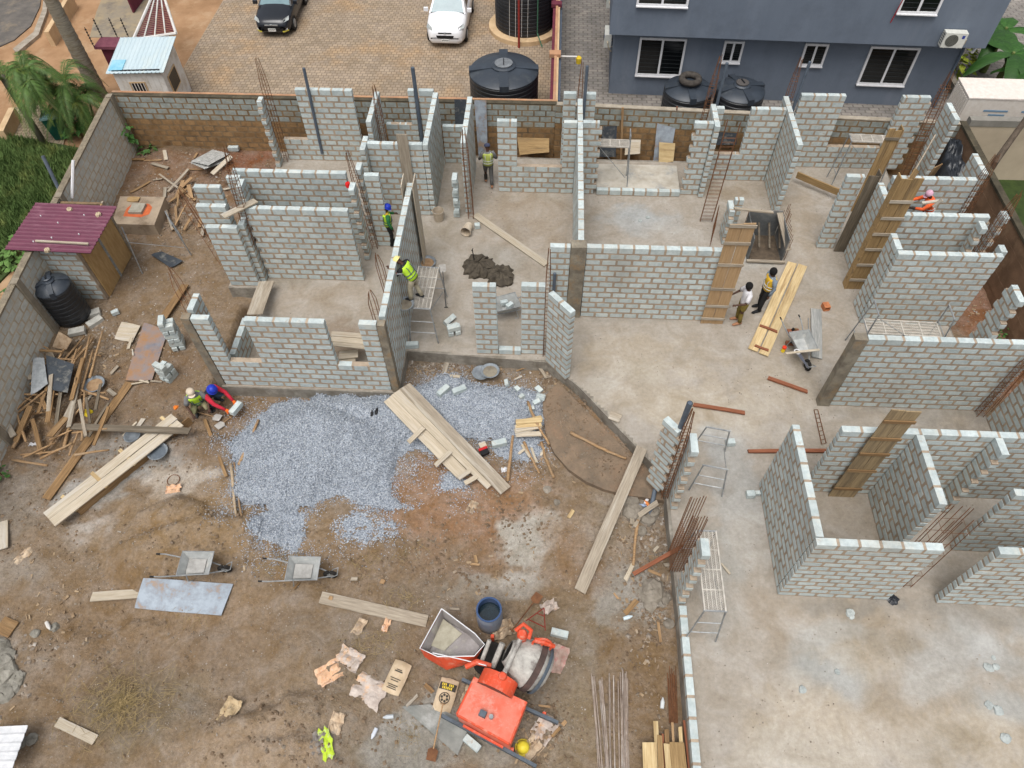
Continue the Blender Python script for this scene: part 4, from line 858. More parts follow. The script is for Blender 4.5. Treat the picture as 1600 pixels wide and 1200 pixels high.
def zg(px,py,dz=0.):
    z=GZ
    for _ in range(4):
        p=U(px,py,z); z=.5*z+.5*(gz(p[0],p[1])+ghat(p[0],p[1]))
    return U(px,py,z+dz)
def plank(label,a,b,w=.28,m=None,za=None,zb=None,t=.035,name='plank',cat='plank',group=None,dz=.0):
    A=zg(*a,dz=dz) if za is None else U(*a,za); B=zg(*b,dz=dz) if zb is None else U(*b,zb)
    return tag(board3(name,m or w_grey,A,B,w,t),label,cat,group)
def pole(label,pts,r=.04,m=None,zs=None,name='wooden_pole',cat='pole',group=None,n=7):
    P=[]
    for i,p in enumerate(pts): P.append(Vector(zg(*p,dz=r) if zs is None else U(*p,zs[i])))
    c=P[0].copy(); Q=[]
    for i in range(len(P)-1):
        for k in range(4): Q.append(P[i].lerp(P[i+1],k/4)-c)
    Q.append(P[-1]-c); Q=[q+Vector((random.uniform(-1,1),random.uniform(-1,1),0))*r*.25 for q in Q]
    o=MB().path(Q,[r*random.uniform(.85,1.1)*(1-.25*i/len(Q)) for i in range(len(Q))],n).build(name,m or w_pole,smooth=True); o.location=c; return tag(o,label,cat,group)
def lump(name,label,p,r,h,m,cat,seed=1,parent=None,flat=.3,nn=14):
    r_=random.Random(seed); b=MB(); V=[];F=[]; n=nn; R_=5
    for k in range(R_):
        t=k/(R_-1); rr=r*math.cos(t*math.pi/2)**.8
        for i in range(n):
            a=2*math.pi*i/n; q=rr*r_.uniform(.78,1.2); V.append((q*math.cos(a),q*math.sin(a),h*math.sin(t*math.pi/2)*r_.uniform(.8,1.15)-(.04 if k==0 else 0)))
    for k in range(R_-1):
        for i in range(n): F.append((k*n+i,k*n+(i+1)%n,(k+1)*n+(i+1)%n,(k+1)*n+i))
    F.append(tuple(range((R_-1)*n,R_*n))); b.add(V,F); o=b.build(name,m,parent,loc=p); return tag(o,label,cat) if label else o
# ---------- long boards on the yard
root=empty('board_bundle',zg(690,690,.25),0,'long pale shutter boards nailed side by side, lying over the gravel','boards'); rl=root.location.copy()
for (a,b_,w,m,dz) in(((607,623),(722,742),.36,w_pale,.12),((619,613),(768,758),.36,w_pale,.13),((632,604),(790,767),.36,w_grey,.18)):
    o=board3('board',m,Vector(U(*a,.2+dz*.5))-rl,Vector(U(*b_,GZ+.06+dz*.6))-rl,w,.04,parent=root)
for (a,b_) in(((638,692),(662,668)),((680,728),(705,705)),((716,748),(735,735)),((726,756),(745,745))): (lambda t_:board3('batten',w_pale,Vector(U(*a,.19-t_*.57))-rl,Vector(U(*b_,.2-t_*.57))-rl,.14,.035,parent=root))(min(1,max(0,(a[0]-615)/150)))
root=empty('column_formwork',zg(180,735,0),0,'long pale three-sided formwork box lying beside the sand','formwork'); rl=root.location.copy()
for (a,b_,w,m,dz) in(((72,808),(273,651),.30,w_pale,.33),((82,818),(283,661),.30,w_pale,.33)): board3('board',m,Vector(zg(*a,dz=dz))-rl,Vector(zg(*b_,dz=dz))-rl,w,.035,parent=root)
board3('side_board',w_brown,Vector(zg(122,800,.14))-rl,Vector(zg(298,656,.14))-rl,.32,.035,up=(.75,-.75,.1),parent=root)
for (x,y) in((100,778),(146,742),(190,706),(255,655)): board3('batten',w_new,Vector(zg(x-3,y-3,.3))-rl,Vector(zg(x+22,y+20,.3))-rl,.1,.03,parent=root)
plank('long dirty plank slanting from the rusty sheet down to the gravel dust',(73,780),(203,598),.27,w_brown,dz=.05)
plank('dark grey plank lying across two longer boards near the head pan',(114,667),(297,674),.21,w_dark,dz=.42)
plank('weathered plank running from the sand toward the mixer hopper',(502,934),(668,971),.30,w_grey,dz=.04)
plank('long plain plank bridging from the slab edge down to the yard',(1003,700),(906,924),.31,w_grey,za=.06,zb=GZ+.12)
plank('pale plank lying on the floor beside the mortar heap',(742,336),(854,414),.27,w_pale,za=.02,zb=.02)
plank('cement-stained board next to the wheelbarrow with the saw',(1275,483),(1276,560),.32,w_cem,za=.03,zb=.03)
plank('red brown timber lying on the slab near the upright grey pipe',(1083,633),(1163,646),.11,w_red,za=.04,zb=.04,t=.06)
plank('red brown timber pointing at the small roofless room',(1168,706),(1296,705),.1,w_red,za=.04,zb=.04,t=.06)
plank('short red brown timber below the wheelbarrow with the saw',(1199,591),(1261,613),.11,w_red,za=.03,zb=.03,t=.06)
plank('golden plank propped on its edge against the toothed panel',(1243,277),(1312,306),.06,w_gold,za=.25,zb=.25,t=.26)
plank('pale plank lying across the top of the left room wall',(348,339),(400,314),.24,w_pale,za=3.06,zb=3.06)
plank('light board beside the blue grey rusty sheet',(143,933),(216,928),.24,w_pale,dz=.03)
plank('short white board at the edge of the straw litter',(90,1128),(150,1157),.22,w_pale,dz=.04)
plank('short tan board at the far left of the yard',(4,815),(4,858),.3,w_pale,dz=.04)
plank('square of board near the rubble at the left edge',(0,975),(22,985),.4,w_brown,dz=.04)
plank('slim red timber leaning onto the slab edge near the column bars',(990,898),(1069,853),.1,w_red,za=GZ+.1,zb=.35,t=.06)
plank('thin lath on the slab by the long mesh deck',(1126,880),(1141,898),.05,w_pale,za=.02,zb=.02)
plank('brown timber lath standing out of the sand left of the gravel',(320,656),(354,745),.09,w_brown,dz=.05)
plank('weathered board slab propped near the rubble below the splayed edge',(998,806),(1028,785),.14,w_grey,za=GZ+.15,zb=GZ+.4)
plank('small tan offcut on the yard near the grey cement stain',(888,810),(896,797),.1,w_new,dz=.02)
plank('broken pale board piece at the slab corner',(952,648),(970,655),.3,w_grey,za=.02,zb=.02,t=.02)
plank('wide board leaning in the front left room beside the trench',(398,492),(417,440),.5,w_grey,za=.6,zb=.35,t=.03)
root=empty('board_stack',U(545,540,.5),0,'short boards stacked in the right window gap of the front wall','boards'); rl=root.location.copy()
for (a,b_,w,z) in(((518,522),(572,526),.18,.95),((518,530),(574,535),.2,.93),((520,537),(574,543),.18,.91),((530,556),(560,553),.3,.5),((532,563),(555,560),.25,.44)): board3('board',w_pale,Vector(U(*a,z))-rl,Vector(U(*b_,z))-rl,w,.03,parent=root)
# two-board shutter panel on the slab
root=empty('shutter_panel',U(1215,480,.03),0,'new yellow two-board shutter panel with red battens lying on the slab','formwork'); rl=root.location.copy()
for (a,b_) in(((1238,411),(1176,548)),((1254,415),(1193,554))): board3('board',w_new,Vector(U(*a,.05))-rl,Vector(U(*b_,.05))-rl,.30,.03,parent=root)
for (a,b_) in(((1187,509),(1214,519)),((1179,540),(1201,548))): board3('batten',w_red,Vector(U(*a,.09))-rl,Vector(U(*b_,.09))-rl,.08,.04,parent=root)
# ---------- upright formwork panels
def upright(label,A,B,h,bm,nb=2,battens=(.1,.35,.6,.85),bmat=None,overhang=.04,side=None,tilt=0.,name='formwork_panel',jag=True):
    A=Vector(A); B=Vector(B); d=B-A; W=d.length; an=math.atan2(d.y,d.x); r=empty(name,((A+B)/2),an,label,'formwork'); z0=0
    for i in range(nb):
        w=W/nb; hh=h+random.uniform(-.12,.04); o=board_mesh(hh,w-.012,.03).build('board',bm,r); M=Matrix.Rotation(-math.pi/2,4,'Y'); M=Matrix.Rotation(math.pi/2+0,4,'Z').to_4x4() if False else M
        # local X -> up, local Z -> outwards (-y)
        M=Matrix(((0,1,0,0),(0,0,-1,0),(1,0,0,0),(0,0,0,1))); M=M.copy(); M=M.to_4x4(); o.matrix_local=Matrix.Translation((-W/2+w*(i+.5),0,hh/2))@Matrix(((0,1,0,0),(0,0,-1,0),(-1,0,0,0),(0,0,0,1)))@Matrix.Rotation(0,4,'X')
    for t in battens:
        MB().box((random.uniform(-.01,.01),-.055,h*t),(W+overhang*2,.03,.1)).build('batten',bmat or w_grey,r)
    if side: 
        for s in side: MB().box((s*(W/2+.016),.1,h/2),(.03,.3,h)).build('side_board',bm,r)
    return r
A=U(1093,499);B=U(1128,501); upright('tall two-board plywood panel standing at the right end of the wide clean wall',(A[0],15.55,0),(B[0],15.55,0),4.2,wood('ply',(196,164,124),(174,142,104),(182,154,120)),2,(.06,.2,.38,.62,.82,.97),w_grey,.02)
A=U(1290,771);B=U(1330,772); upright('tall weathered formwork panel with battens before the roofless rooms',(A[0]+.05,9.5,0),(B[0]+.05,9.5,0),4.1,wood('ply_brown',(178,156,120),(148,128,98),(126,110,88)),2,(.12,.35,.55,.72,.9),w_brown,.02)
r_=upright('golden brown column formwork with grey battens in front of the orange workman',(10.0,17.28,0),(10.62,17.28,0),4.45,w_gold,2,(.1,.25,.4,.54,.68,.82),w_grey,.03,side=(-1,))
upright('grey board-clad column form between toothed panel and brown formwork',(9.98,19.05,0),(10.32,19.05,0),3.25,w_dark,1,(),w_grey,0,side=(1,))
upright('dark golden shutter boards standing behind the grey board-clad column form',(11.05,21.2,0),(11.5,21.2,0),3.4,w_gold,2,(.9,),w_dark,.0,side=(1,))
upright('tall grey vertical board fixed across the courtyard room wall',(-5.0,20.28,0),(-4.62,20.28,0),3.5,w_grey,1,(),w_grey)
for i,(x,lab) in enumerate(((-4.5,'left rough board clamped on the far end of the long mortar-run wall'),(-4.14,'right rough board clamped on the far end of the long mortar-run wall'))):
    tag(board3('plank',w_pale,(x,18.05,.0),(x,18.05,3.35),.62,.03,up=(1,0,0)),lab,'plank')
for i,(a,b_,lab) in enumerate((((1466,258),(1445,288),'board propped above the orange workman on the rear side'),((1432,265),(1398,318),'slanted golden board beside the orange workman'))):
    tag(board3('plank',w_gold if i else w_brown,U(*b_,2.4),U(*a,3.3),.3,.03,up=(.5,-1,0)),lab,'plank')
tag(board3('plank',w_pale,U(1440,318,3.1),U(1472,314,3.1),.1,.04),'short pale batten laid on the wall top before the orange workman','plank')
tag(board3('plank',w_pale,U(1458,324,3.05),U(1472,312,3.35),.09,.04),'stub of pale timber sticking up beside the orange workman','plank')
tag(MB().tube(U(1410,300,1.2),U(1462,210,2.6),.035,.03,6).build('wooden_batten',w_grey),'grey batten leaning on the wall beside black plastic sheeting','batten')
# stair shaft formwork by the panel
root=empty('stair_formwork',(7.2,19.45,0),0,'dark formwork box around the stair opening with starter bars','formwork')
a=U(1165,408); b_=U(1222,412)
for (x,y0,y1,z1) in((6.95,18.45,19.75,1.0),(8.1,18.45,19.75,1.0)): MB().box((x-7.2,(y0+y1)/2-19.45,z1/2),(.03,y1-y0,z1)).build('side_panel',mat('black_ply',(112,114,114),(84,86,86),scale=3,rnd=.1,c3=(140,138,134)),root)
MB().box((.32,.32,.55),(1.12,.03,1.1)).build('back_panel',_mats['black_ply'],root)
for k in range(4): MB().box((-.2+.35*k,-.2,.45),(.06,.9,.06),Matrix.Rotation(.5,3,'X')).build('strut',w_dark,root)
board3('rail',w_grey,(-.3,-1.1,.06),(1.0,-1.12,.06),.1,.06,parent=root); board3('cap_board',w_grey,(.75,.25,1.05),(1.0,-1.0,.5),.2,.04,parent=root); board3('cap_board',w_grey,(-.9,.0,1.4),(.4,-.1,1.35),.1,.05,parent=root)
tag(MB().bbox((6.97,18.47,-.006),(8.08,19.75,.004)).build('stair_pit',mat('pit_dark',(104,90,74),(78,68,58),rnd=0)),kind='structure')
xw('toothed stub capped by an L of white blocks beside the stair formwork',6.32,6.72,20.02,6,teeth=(1,0)); yw('side of the toothed stub beside the stair formwork',19.2,19.9,6.24,6,teeth=(1,1))
# ---------- timber heap at the left wall
G='used poles and boards in the timber heap'
heap=[(22,555,85,572,.03),(62,608,132,525,.04),(70,640,120,560,.04),(100,700,140,525,.045),(92,625,120,545,.04),(140,590,160,518,.04),(122,628,145,548,.04),(110,640,118,590,.035),(40,690,25,640,.04),(20,700,52,640,.045),(8,655,60,610,.04),(76,638,92,560,.04),(98,672,62,712,.035),(70,560,118,562,.035),(30,520,76,545,.03),(75,590,100,545,.04),(128,688,132,610,.04),(46,648,88,640,.03),(84,640,70,610,.04),(112,560,128,540,.035),(118,618,166,613,.03)]+[(random.uniform(6,120),random.uniform(560,720),0,0,random.choice((.03,.035,.04,.045))) for _ in range(16)]
for i,(x0,y0,x1,y1,r) in enumerate(heap):
    if x1==0: a_=random.uniform(-1.2,.35); x1,y1=x0+55*math.cos(a_),y0+55*math.sin(a_)
    z0=GZ+random.uniform(.08,.35); z1=GZ+random.uniform(.1,.5); pole(('thin','medium','thick')[0 if r<.034 else 1 if r<.042 else 2]+' bare pole in the used timber heap along the left boundary wall',[(x0,y0),(x1,y1)],r,w_pole,[z0,z1],group=G)
heapb=[(70,632,98,552,.1),(112,625,130,560,.12),(28,590,36,570,.34),(42,588,52,566,.34),(75,660,84,600,.14),(88,665,96,610,.1),(0,640,34,606,.2),(60,548,98,550,.07),(150,640,158,600,.08),(108,668,122,600,.12),(64,616,72,640,.1)]+[(x_,y_,x_+random.uniform(-22,30),y_-random.uniform(25,65),random.choice((.07,.09,.12,.16,.2))) for x_,y_ in [(random.uniform(2,150),random.uniform(590,720)) for _ in range(16)]]
for i,(x0,y0,x1,y1,w) in enumerate(heapb):
    z0=GZ+random.uniform(.15,.45); z1=GZ+random.uniform(.2,.55); plank(('narrow ' if w<.11 else 'wide ')+['grey','brown','dark'][i%3]+' board in the used timber heap along the left boundary wall',(x0,y0),(x1,y1),w,[w_grey,w_brown,w_dark][i%3],z0,z1,group=G+' (boards)')
def sheetpl(label,pts,m,z=None,name='plywood_sheet',cat='sheet',t=.018,dz=.085):
    P=[Vector(zg(*p,dz=dz)) if z is None else Vector(U(*p,z if not hasattr(z,'__len__') else z[i])) for i,p in enumerate(pts)]
    c=sum(P,Vector())/len(P); N=6; V=[]
    for j in range(N+1):
        for i in range(N+1):
            u,v=i/N,j/N; q=P[0].lerp(P[1],u).lerp(P[3].lerp(P[2],u),v)-c+Vector((0,0,.02*math.sin(u*5+v*3))); V.append(q)
    F=[(j*(N+1)+i,j*(N+1)+i+1,(j+1)*(N+1)+i+1,(j+1)*(N+1)+i) for j in range(N) for i in range(N)]
    n=len(V); V+=[q-Vector((0,0,t)) for q in V[:]]; F+=[tuple(k+n for k in f[::-1]) for f in F[:]]
    rim=[i for i in range(N+1)]+[(j)*(N+1)+N for j in range(1,N+1)]+[N*(N+1)+i for i in range(N-1,-1,-1)]+[j*(N+1) for j in range(N-1,0,-1)]
    for a,b in zip(rim,rim[1:]+rim[:1]): F.append((b,a,a+n,b+n))
    o=MB().add(V,F).build(name,m); o.location=c; return tag(o,label,cat)
m_sheet=mat('stained_ply_sheet',(166,176,186),(136,142,150),scale=2.2,rnd=0,c3=(176,140,100),s3=2.2,lo=.4,hi=.6)
m_black=mat('black_faced_ply',(72,78,84),(48,52,58),scale=3,rnd=.1,c3=(128,128,124),s3=3)
sheetpl('large blue grey ply sheet with rusty smears lying on the sand',[(224,903),(364,912),(346,962),(210,950)],m_sheet)
sheetpl('long rusty brown and blue sheet on the ground by the stacked blocks',[(225,504),(262,516),(238,594),(196,594)],mat('rusty_sheet',(132,132,138),(160,122,88),scale=2,rnd=0,c3=(112,116,128),s3=1.5))
plank('earth-stained plank behind the stacked blocks beside the trench',(248,508),(290,445),.26,w_brown,dz=.1)
sheetpl('two-board square offcut lying near the septic tank path',[(190,503),(219,508),(207,535),(179,529)],w_pale)
sheetpl('grey cement-caked sheet on top of the used timber heap',[(52,560),(68,558),(75,600),(48,617)],mat('caked_sheet',(164,168,170),(136,140,142),rnd=0),z=[.15,.15,.1,.1])
sheetpl('black faced ply sheet half buried in the used timber heap',[(72,555),(115,568),(106,614),(75,607)],m_black,z=[.05,.05,.0,.0])
sheetpl('mud-stained ply offcut leaning at the foot of the black tank',[(92,518),(112,530),(104,547),(82,542)],mat('mud_ply',(176,156,132),(140,116,90),rnd=0),z=[.2,.2,-.2,-.2])
sheetpl('dark ply sheet lying under the bare steel trestle frame',[(236,398),(252,392),(286,408),(266,418)],m_black)
sheetpl('grey sheet lying on the ground beside the mixer engine',[(628,1104),(672,1100),(735,1130),(715,1180)],mat('cement_sheet',(152,152,146),(120,122,118),scale=2,rnd=0,c3=(176,176,172)))
def sheetY(label,pts,m,Yt=24.38,Yb=24.05,t=.02,x=0.):
    P=[UY(*pts[0],Yt),UY(*pts[1],Yt),UY(*pts[2],Yb),UY(*pts[3],Yb)]; P=[Vector((p[0],p[1],max(p[2],GZ+.03))) for p in P]; c=sum(P,Vector())/4; nn=(P[1]-P[0]).cross(P[3]-P[0]).normalized()*t
    V=[p-c for p in P]+[p-c-nn for p in P]; return tag(MB().add(V,[(0,1,2,3),(7,6,5,4),(1,0,4,5),(2,1,5,6),(3,2,6,7),(0,3,7,4)]).build('plywood_sheet',m,loc=c),label,'sheet')
sheetY('black faced board leaning upright at the rear boundary beside the pole',[(942,197),(964,197),(962,245),(936,245)],m_black)
sheetY('tall scuffed grey board leaning on the earthy rear wall',[(1027,190),(1057,190),(1045,258),(1020,258)],m_sheet)
sheetY('wooden hatch lid leaning before the tall scuffed grey board',[(1030,222),(1055,224),(1052,252),(1029,256)],w_new,24.1,23.8)
sheetY('dark sheet behind the small right rear window',[(1120,206),(1152,208),(1150,226),(1118,226)],m_black,24.15,24.0)
sheetY('dark board leaning on the rear wall at the passage end',[(710,155),(728,155),(728,215),(712,215)],m_black,24.45,24.2)
sheetY('grey board leaning on the rear wall behind the man walking away',[(741,157),(760,157),(762,240),(748,245)],m_sheet,24.45,24.2)
sheetY('timber door panel lying in the rear window view beyond the walking man',[(808,215),(858,216),(858,238),(812,242)],w_gold,24.35,23.9)
sheetY('tan crate lid propped behind the trestle by the raised step',[(978,218),(1001,218),(1000,240),(976,242)],w_pale,24.3,24.0)
tag(board3('plank',w_pole,U(970,250,GZ+.1),UY(973,168,24.3),.08,.06,up=(0,-1,0)),'upright golden pole leaning on the rear wall','pole')
tag(board3('plank',w_red,U(1055,200,.8),UY(1058,166,24.3),.05,.05,up=(0,-1,0)),'thin red lath leaning on the rear wall','pole')
pz=None
for i,(a,b_) in enumerate((((985,238),(1020,236)),((980,245),(1015,242)),((955,255),(1000,258)),((840,238),(870,236)),((975,250),(1012,256)))): plank('offcut board in the debris before the earthy rear wall',a,b_,.14,[w_brown,w_pale][i%2],group='offcuts behind the raised step',dz=.05)
# black plastic sheeting
m_plastic=mat('black_plastic',(44,48,54),(30,33,38),scale=4,rnd=0,rough=.35,bump=.5,bscale=8,spec=.6)
P=[U(1478,212,1.5),U(1500,216,1.7),U(1511,270,1.35),U(1470,296,1.1)]
N=22;V=[]
for j in range(N+1):
    for i in range(N+1):
        u,v=i/N,j/N; q=(P[0]*(1-u)+P[1]*u)*(1-v)+(P[3]*(1-u)+P[2]*u)*v; f=fbm(np.array([u*5.]),np.array([v*5.+3]))[0]; e=min(u,1-u,v,1-v); V.append((q[0],q[1]+(f-.5)*.3,(q[2]+(abs(f-.5))*.8-.05) if e>0 else -.5))
F=[(j*(N+1)+i,j*(N+1)+i+1,(j+1)*(N+1)+i+1,(j+1)*(N+1)+i) for j in range(N) for i in range(N)]
tag(MB().add(V,F).build('plastic_sheeting',m_plastic,smooth=True),'crumpled black plastic sheeting heaped by the right boundary wall','tarp')
# ---------- poles on the yard
pole('curved pale pole lying on the entrance apron',[(891,676),(920,690),(950,706),(978,716)],.05,zs=[GZ+.2]*4)
pole('long thin bamboo pole left of the gravel, the thicker of two',[(361,725),(368,800),(382,892)],.045,wood('bamboo',(206,186,158),(176,154,126)))
pole('long thin bamboo pole left of the gravel, the thinner of two',[(366,723),(373,780),(381,830)],.03,w_pole)
pole('short pole propped at the left rim of the gravel heap',[(373,727),(404,656)],.05,w_pole)
pole('straight pole standing off the small board stack, right of the gravel',[(793,752),(801,680)],.05,w_pole,zs=[GZ+.1,.1])
pole('bent pole crossing the small board stack right of the gravel',[(824,628),(838,660),(858,694)],.05,w_pole,zs=[GZ+.3,.0,GZ+.2])
pole('pole running out from under the small board stack',[(846,690),(852,715),(866,746)],.05,w_pole)
pole('second pole running out from under the small board stack',[(818,690),(830,715),(843,740)],.045,w_pole)
pole('thick short pole lying under the plank bridge by the slab corner',[(996,812),(992,850),(990,883)],.05,w_pole)
root=empty('board_stack',zg(824,672,.3),0,'small stack of short pale boards right of the gravel heap','boards'); rl=root.location.copy()
for i in range(8):
    a=random.uniform(-.12,.12); board3('board',w_pale if i<5 else w_new,Vector((-.35,-.12+.05*i,.02*i-.1)),Vector((.4,.05+.05*i+a,.02*i-.08)),.16,.025,parent=root)
for i,(a,b_) in enumerate((((810,710),(820,702)),((815,695),(828,715)),((830,700),(838,722)),((845,712),(850,700)))): plank('loose short stick by the small board stack',a,b_,.07,w_pale,group='loose sticks beside the small board stack',dz=.03)
# bottom timber pile
root=empty('timber_pile',zg(1040,1165,0),0,'pile of rough sawn timber lying at the slab edge','timber'); rl=root.location.copy()
for (x0,y0,x1,y1,w,dz,m) in((1014,1160,1016,1215,.3,.22,w_new),(1030,1150,1033,1215,.12,.18,w_gold),(1024,1128,1028,1210,.1,.14,w_new),(1042,1162,1047,1215,.16,.24,w_new),(1057,1162,1062,1215,.32,.26,w_gold),(1041,1140,1044,1200,.1,.16,w_brown),(1050,1130,1054,1205,.06,.18,w_pole),(1062,1136,1067,1205,.08,.2,w_new),(1069,1126,1078,1210,.07,.24,w_red),(1035,1147,1037,1200,.05,.1,w_red)): board3('board',m,Vector(zg(x0,y0,dz))-rl,Vector(zg(x1,y1,dz))-rl,w,.05,parent=root)
# ---------- rebar
m_rust=mat('rusty_rebar',(134,92,62),(98,66,46),scale=6,rnd=.1,bump=0,rough=.9)
m_bar=mat('grey_rebar',(178,164,152),(140,124,112),scale=4,rnd=.15,bump=0,rough=.7,stretch=(1,1,1),c3=(200,192,184))
root=empty('rebar_bundle',zg(955,1130,0),0,'bundle of long grey reinforcing bars lying in the mud','rebar'); rl=root.location.copy()
for i in range(26):
    x=952+29*random.random() if i>6 else 924+ (i*2.2 if i<3 else 8+i*1.4); x1=x+(3 if i>6 else 14)+random.uniform(-1,1); y0=1048+random.uniform(-4,18)
    a=Vector(zg(x,y0,.03+.03*random.random()))-rl; b_=Vector(zg(x1,1235,.03+.03*random.random()))-rl; MB().path([a,a.lerp(b_,.5)+Vector((random.uniform(-.02,.02),0,0)),b_],.013,4).build('bar',m_bar,root)
root=empty('rebar_bundle',zg(1048,1090,0),0,'thin rusty mesh bundle beside the slab edge blocks','rebar'); rl=root.location.copy()
for i in range(9):
    x=1043+i*1.6; a=Vector(zg(x,1040+random.uniform(0,20),.05))-rl; b_=Vector(zg(x+3,1130,.05))-rl; MB().tube(a,b_,.01,.01,4).build('bar',m_rust,root)
def cage(label,B,h,w=.22,d=None,nb=4,sp=.2,lean=(0,0),extra=.5,r=.011,flare=.06,m=None,pinch=True):
    d=d or w; root=empty('rebar_cage',B,0,label,'rebar'); L=Vector((lean[0],lean[1],0))
    cs=[(-w/2,-d/2),(w/2,-d/2),(w/2,d/2),(-w/2,d/2)]
    if nb>4: 
        for i in range(nb-4): t=(i+1)/(nb-3); cs.append((-w/2+w*t,-d/2 if i%2 else d/2))
    for (x,y) in cs:
        hh=h+random.uniform(-.1,.1); k=.35 if pinch else 1
        MB().path([(x,y,0),Vector((x,y,hh*.75))+L*.75,Vector((x*k,y*k,hh))+L],r,4).build('bar',m or m_rust,root)
    z=.1; 
    while z<h-extra:
        c=L*(z/h); b=MB(); b.path([Vector((x,y,z))+c for (x,y) in ((-w/2,-d/2),(w/2,-d/2),(w/2,d/2),(-w/2,d/2),(-w/2,-d/2))],.007,4,False); b.build('stirrup',m or m_rust,root); z+=sp
    return root
def cg(label,b,t,Y=None,**k):
    B=U(*b); T=UY(*t,B[1]); return cage(label,(B[0],B[1],0),T[2],lean=(T[0]-B[0],0),**k)
cg('tall brown column cage beside the lone toothed pier at the back left',(447,250),(402,94),w=.2,d=.25)
cg('dark column cage between the left stubs and the plank-topped wall',(408,433),(352,232),w=.22,d=.2,sp=.12)
cage('bare bars rising behind the white topped wall between two rear windows',(-5.95,22.3,0),3.9,.2,lean=(-.05,0))
cage('column bars in the pocket beside the red rag',(-5.95,18.6,0),4.0,.18,lean=(-.25,0))
cage('slim cage of rusty bars lacing the narrow passage wall end',(-2.72,20.3,0),3.6,.18,lean=(-.05,0))
cage('bars with a grey pipe at the rear end of the thin cross wall',(1.05,23.5,0),4.2,.14)
cage('rusty ladder of bars beside the diagonal pier',(.12,14.0,0),4.3,.12,lean=(0,.1),sp=.15)
cg('three-bar rusty ladder leaning by the small right window',(1103,346),(1147,190),w=.42,d=.05,sp=.16,pinch=False)
cage('bars standing behind the two-block pier of the raised step',(5.45,23.2,0),4.6,.2,lean=(.15,0))
cage('bars flaring above the pale-sided tall wall at the rear',(8.45,23.8,0),4.3,.2)
cg('wide column cage in the rear right corner near the tarp',(1403,298),(1488,113),w=.3,d=.2,nb=6,sp=.12)
cage('rusty column cage between the black sheeting wall and orange workman wall',(13.55,19.0,0),3.9,.24,nb=6,lean=(0,.2))
cage('rusty column cage beside the lone pier near the boundary',(13.5,17.2,0),4.0,.24,nb=6,lean=(0,.1))
cage('open rust-coloured column bars in the doorway gap beside the roofless room',(9.1,7.2,0),3.4,.55,d=.35,nb=9,sp=.55,lean=(.05,.15),extra=.1,pinch=False)
cage('slim cage climbing between the two toothed piers at the slab edge',(3.45,9.28,0),4.1,.16,lean=(.0,0),nb=6,sp=.14)
cage('dense bundle of rusty starter bars at the slab edge by the mesh deck',(3.6,7.4,0),2.9,.34,d=.5,nb=14,sp=.1,lean=(.05,.1),extra=.9,pinch=False)
cage('splayed rusty bars above the corner column near the trench',(-9.75,13.0,2.2),1.6,.2,lean=(-.35,.5),sp=.6)
cage('short starter bars rising from the left corner column of the gravel side',(-4.5,12.9,2.4),1.4,.18,lean=(-.05,0),sp=.5)
cage('short starter bars beside the yellow-helmet workman',(-4.55,14.4,2.2),1.5,.16,lean=(-.08,0),sp=.5)
cage('bars piled among broken timber left of the string-lined stub',(-11.0,17.6,.0),2.6,.3,lean=(-.9,.7),nb=6,sp=.2)
cage('black shadowed cage in the corner of the wide wall and the far side wall',(12.75,12.35,0),3.0,.18,sp=.1)
cage('rusty bars in the right dirt strip below the wide wall',(13.6,12.9,GZ),2.5,.25,lean=(.4,.6),sp=.3)
b=U(1225,398)
root=empty('starter_bars',(8.2,19.4,0),0,'row of thin starter bars along the right side of the stair opening','rebar')
for i in range(12): MB().tube((.02*i,-.9+.17*i,0),(.02*i+.03,-.88+.17*i,.95+random.uniform(-.1,.1)),.01,.01,4).build('bar',m_rust,root)
root=empty('starter_bars',(5.75,19.5,0),0,'row of thin starter bars along the left side of the stair opening','rebar')
for i in range(9): MB().tube((.03*i,-.4+.13*i,0),(.03*i,-.38+.13*i,.95+random.uniform(-.1,.1)),.01,.01,4).build('bar',m_rust,root)
root=empty('starter_bars',(7.5,20.0,0),0,'row of thin starter bars behind the stair opening','rebar')
for i in range(8): MB().tube((-.5+.2*i,0,0),(-.48+.2*i,.02,.9+random.uniform(-.1,.1)),.01,.01,4).build('bar',m_rust,root)
root=empty('rebar_ladder',U(1278,665,.02),0,'flat rusty ladder cage set into the floor before the grey column end','rebar'); rl=root.location.copy()
for (a,b_) in(((1272,640),(1284,694)),((1278,640),(1291,692))): MB().tube(Vector(U(*a,.03))-rl,Vector(U(*b_,.03))-rl,.012,.012,4).build('bar',m_rust,root)
for k in range(9): t=k/8; MB().tube(Vector(U(1272+12*t,640+54*t,.04))-rl,Vector(U(1278+13*t,640+52*t,.04))-rl,.008,.008,4).build('tie',m_rust,root)
# ---------- pvc pipes
m_pvc=mat('grey_pvc',(98,108,120),(84,94,106),rnd=.05,rough=.45,bump=0)
def pipe(label,p0,p1,r=.055):
    d=Vector(p1)-Vector(p0); L=d.length; o=MB().path([(0,0,0),d],[r,r],12,False)
    o.path([(0,0,0),d],[r*.8,r*.8],12,True); ob=o.build('plastic_pipe',m_pvc,loc=p0,smooth=False); return tag(ob,label,'pipe')
pipe('dark pipe slotted into the rear left block wall',(-8.78,23.37,.35),(-8.64,23.37,3.85))
pipe('dark pipe rising in the high washroom window wall',(-4.8,23.45,.3),(-4.82,23.45,3.9),.07)
pipe('grey pipe beside bars at the rear end of the thin cross wall',(1.22,23.4,1.5),(1.22,23.4,4.1))
pipe('grey pipe standing against the left end of the wide clean wall',(.32,15.55,.0),(.32,15.55,2.0),.05)
pipe('grey pipe behind the pier right of the raised step',(5.85,23.3,.3),(5.9,23.4,4.3))
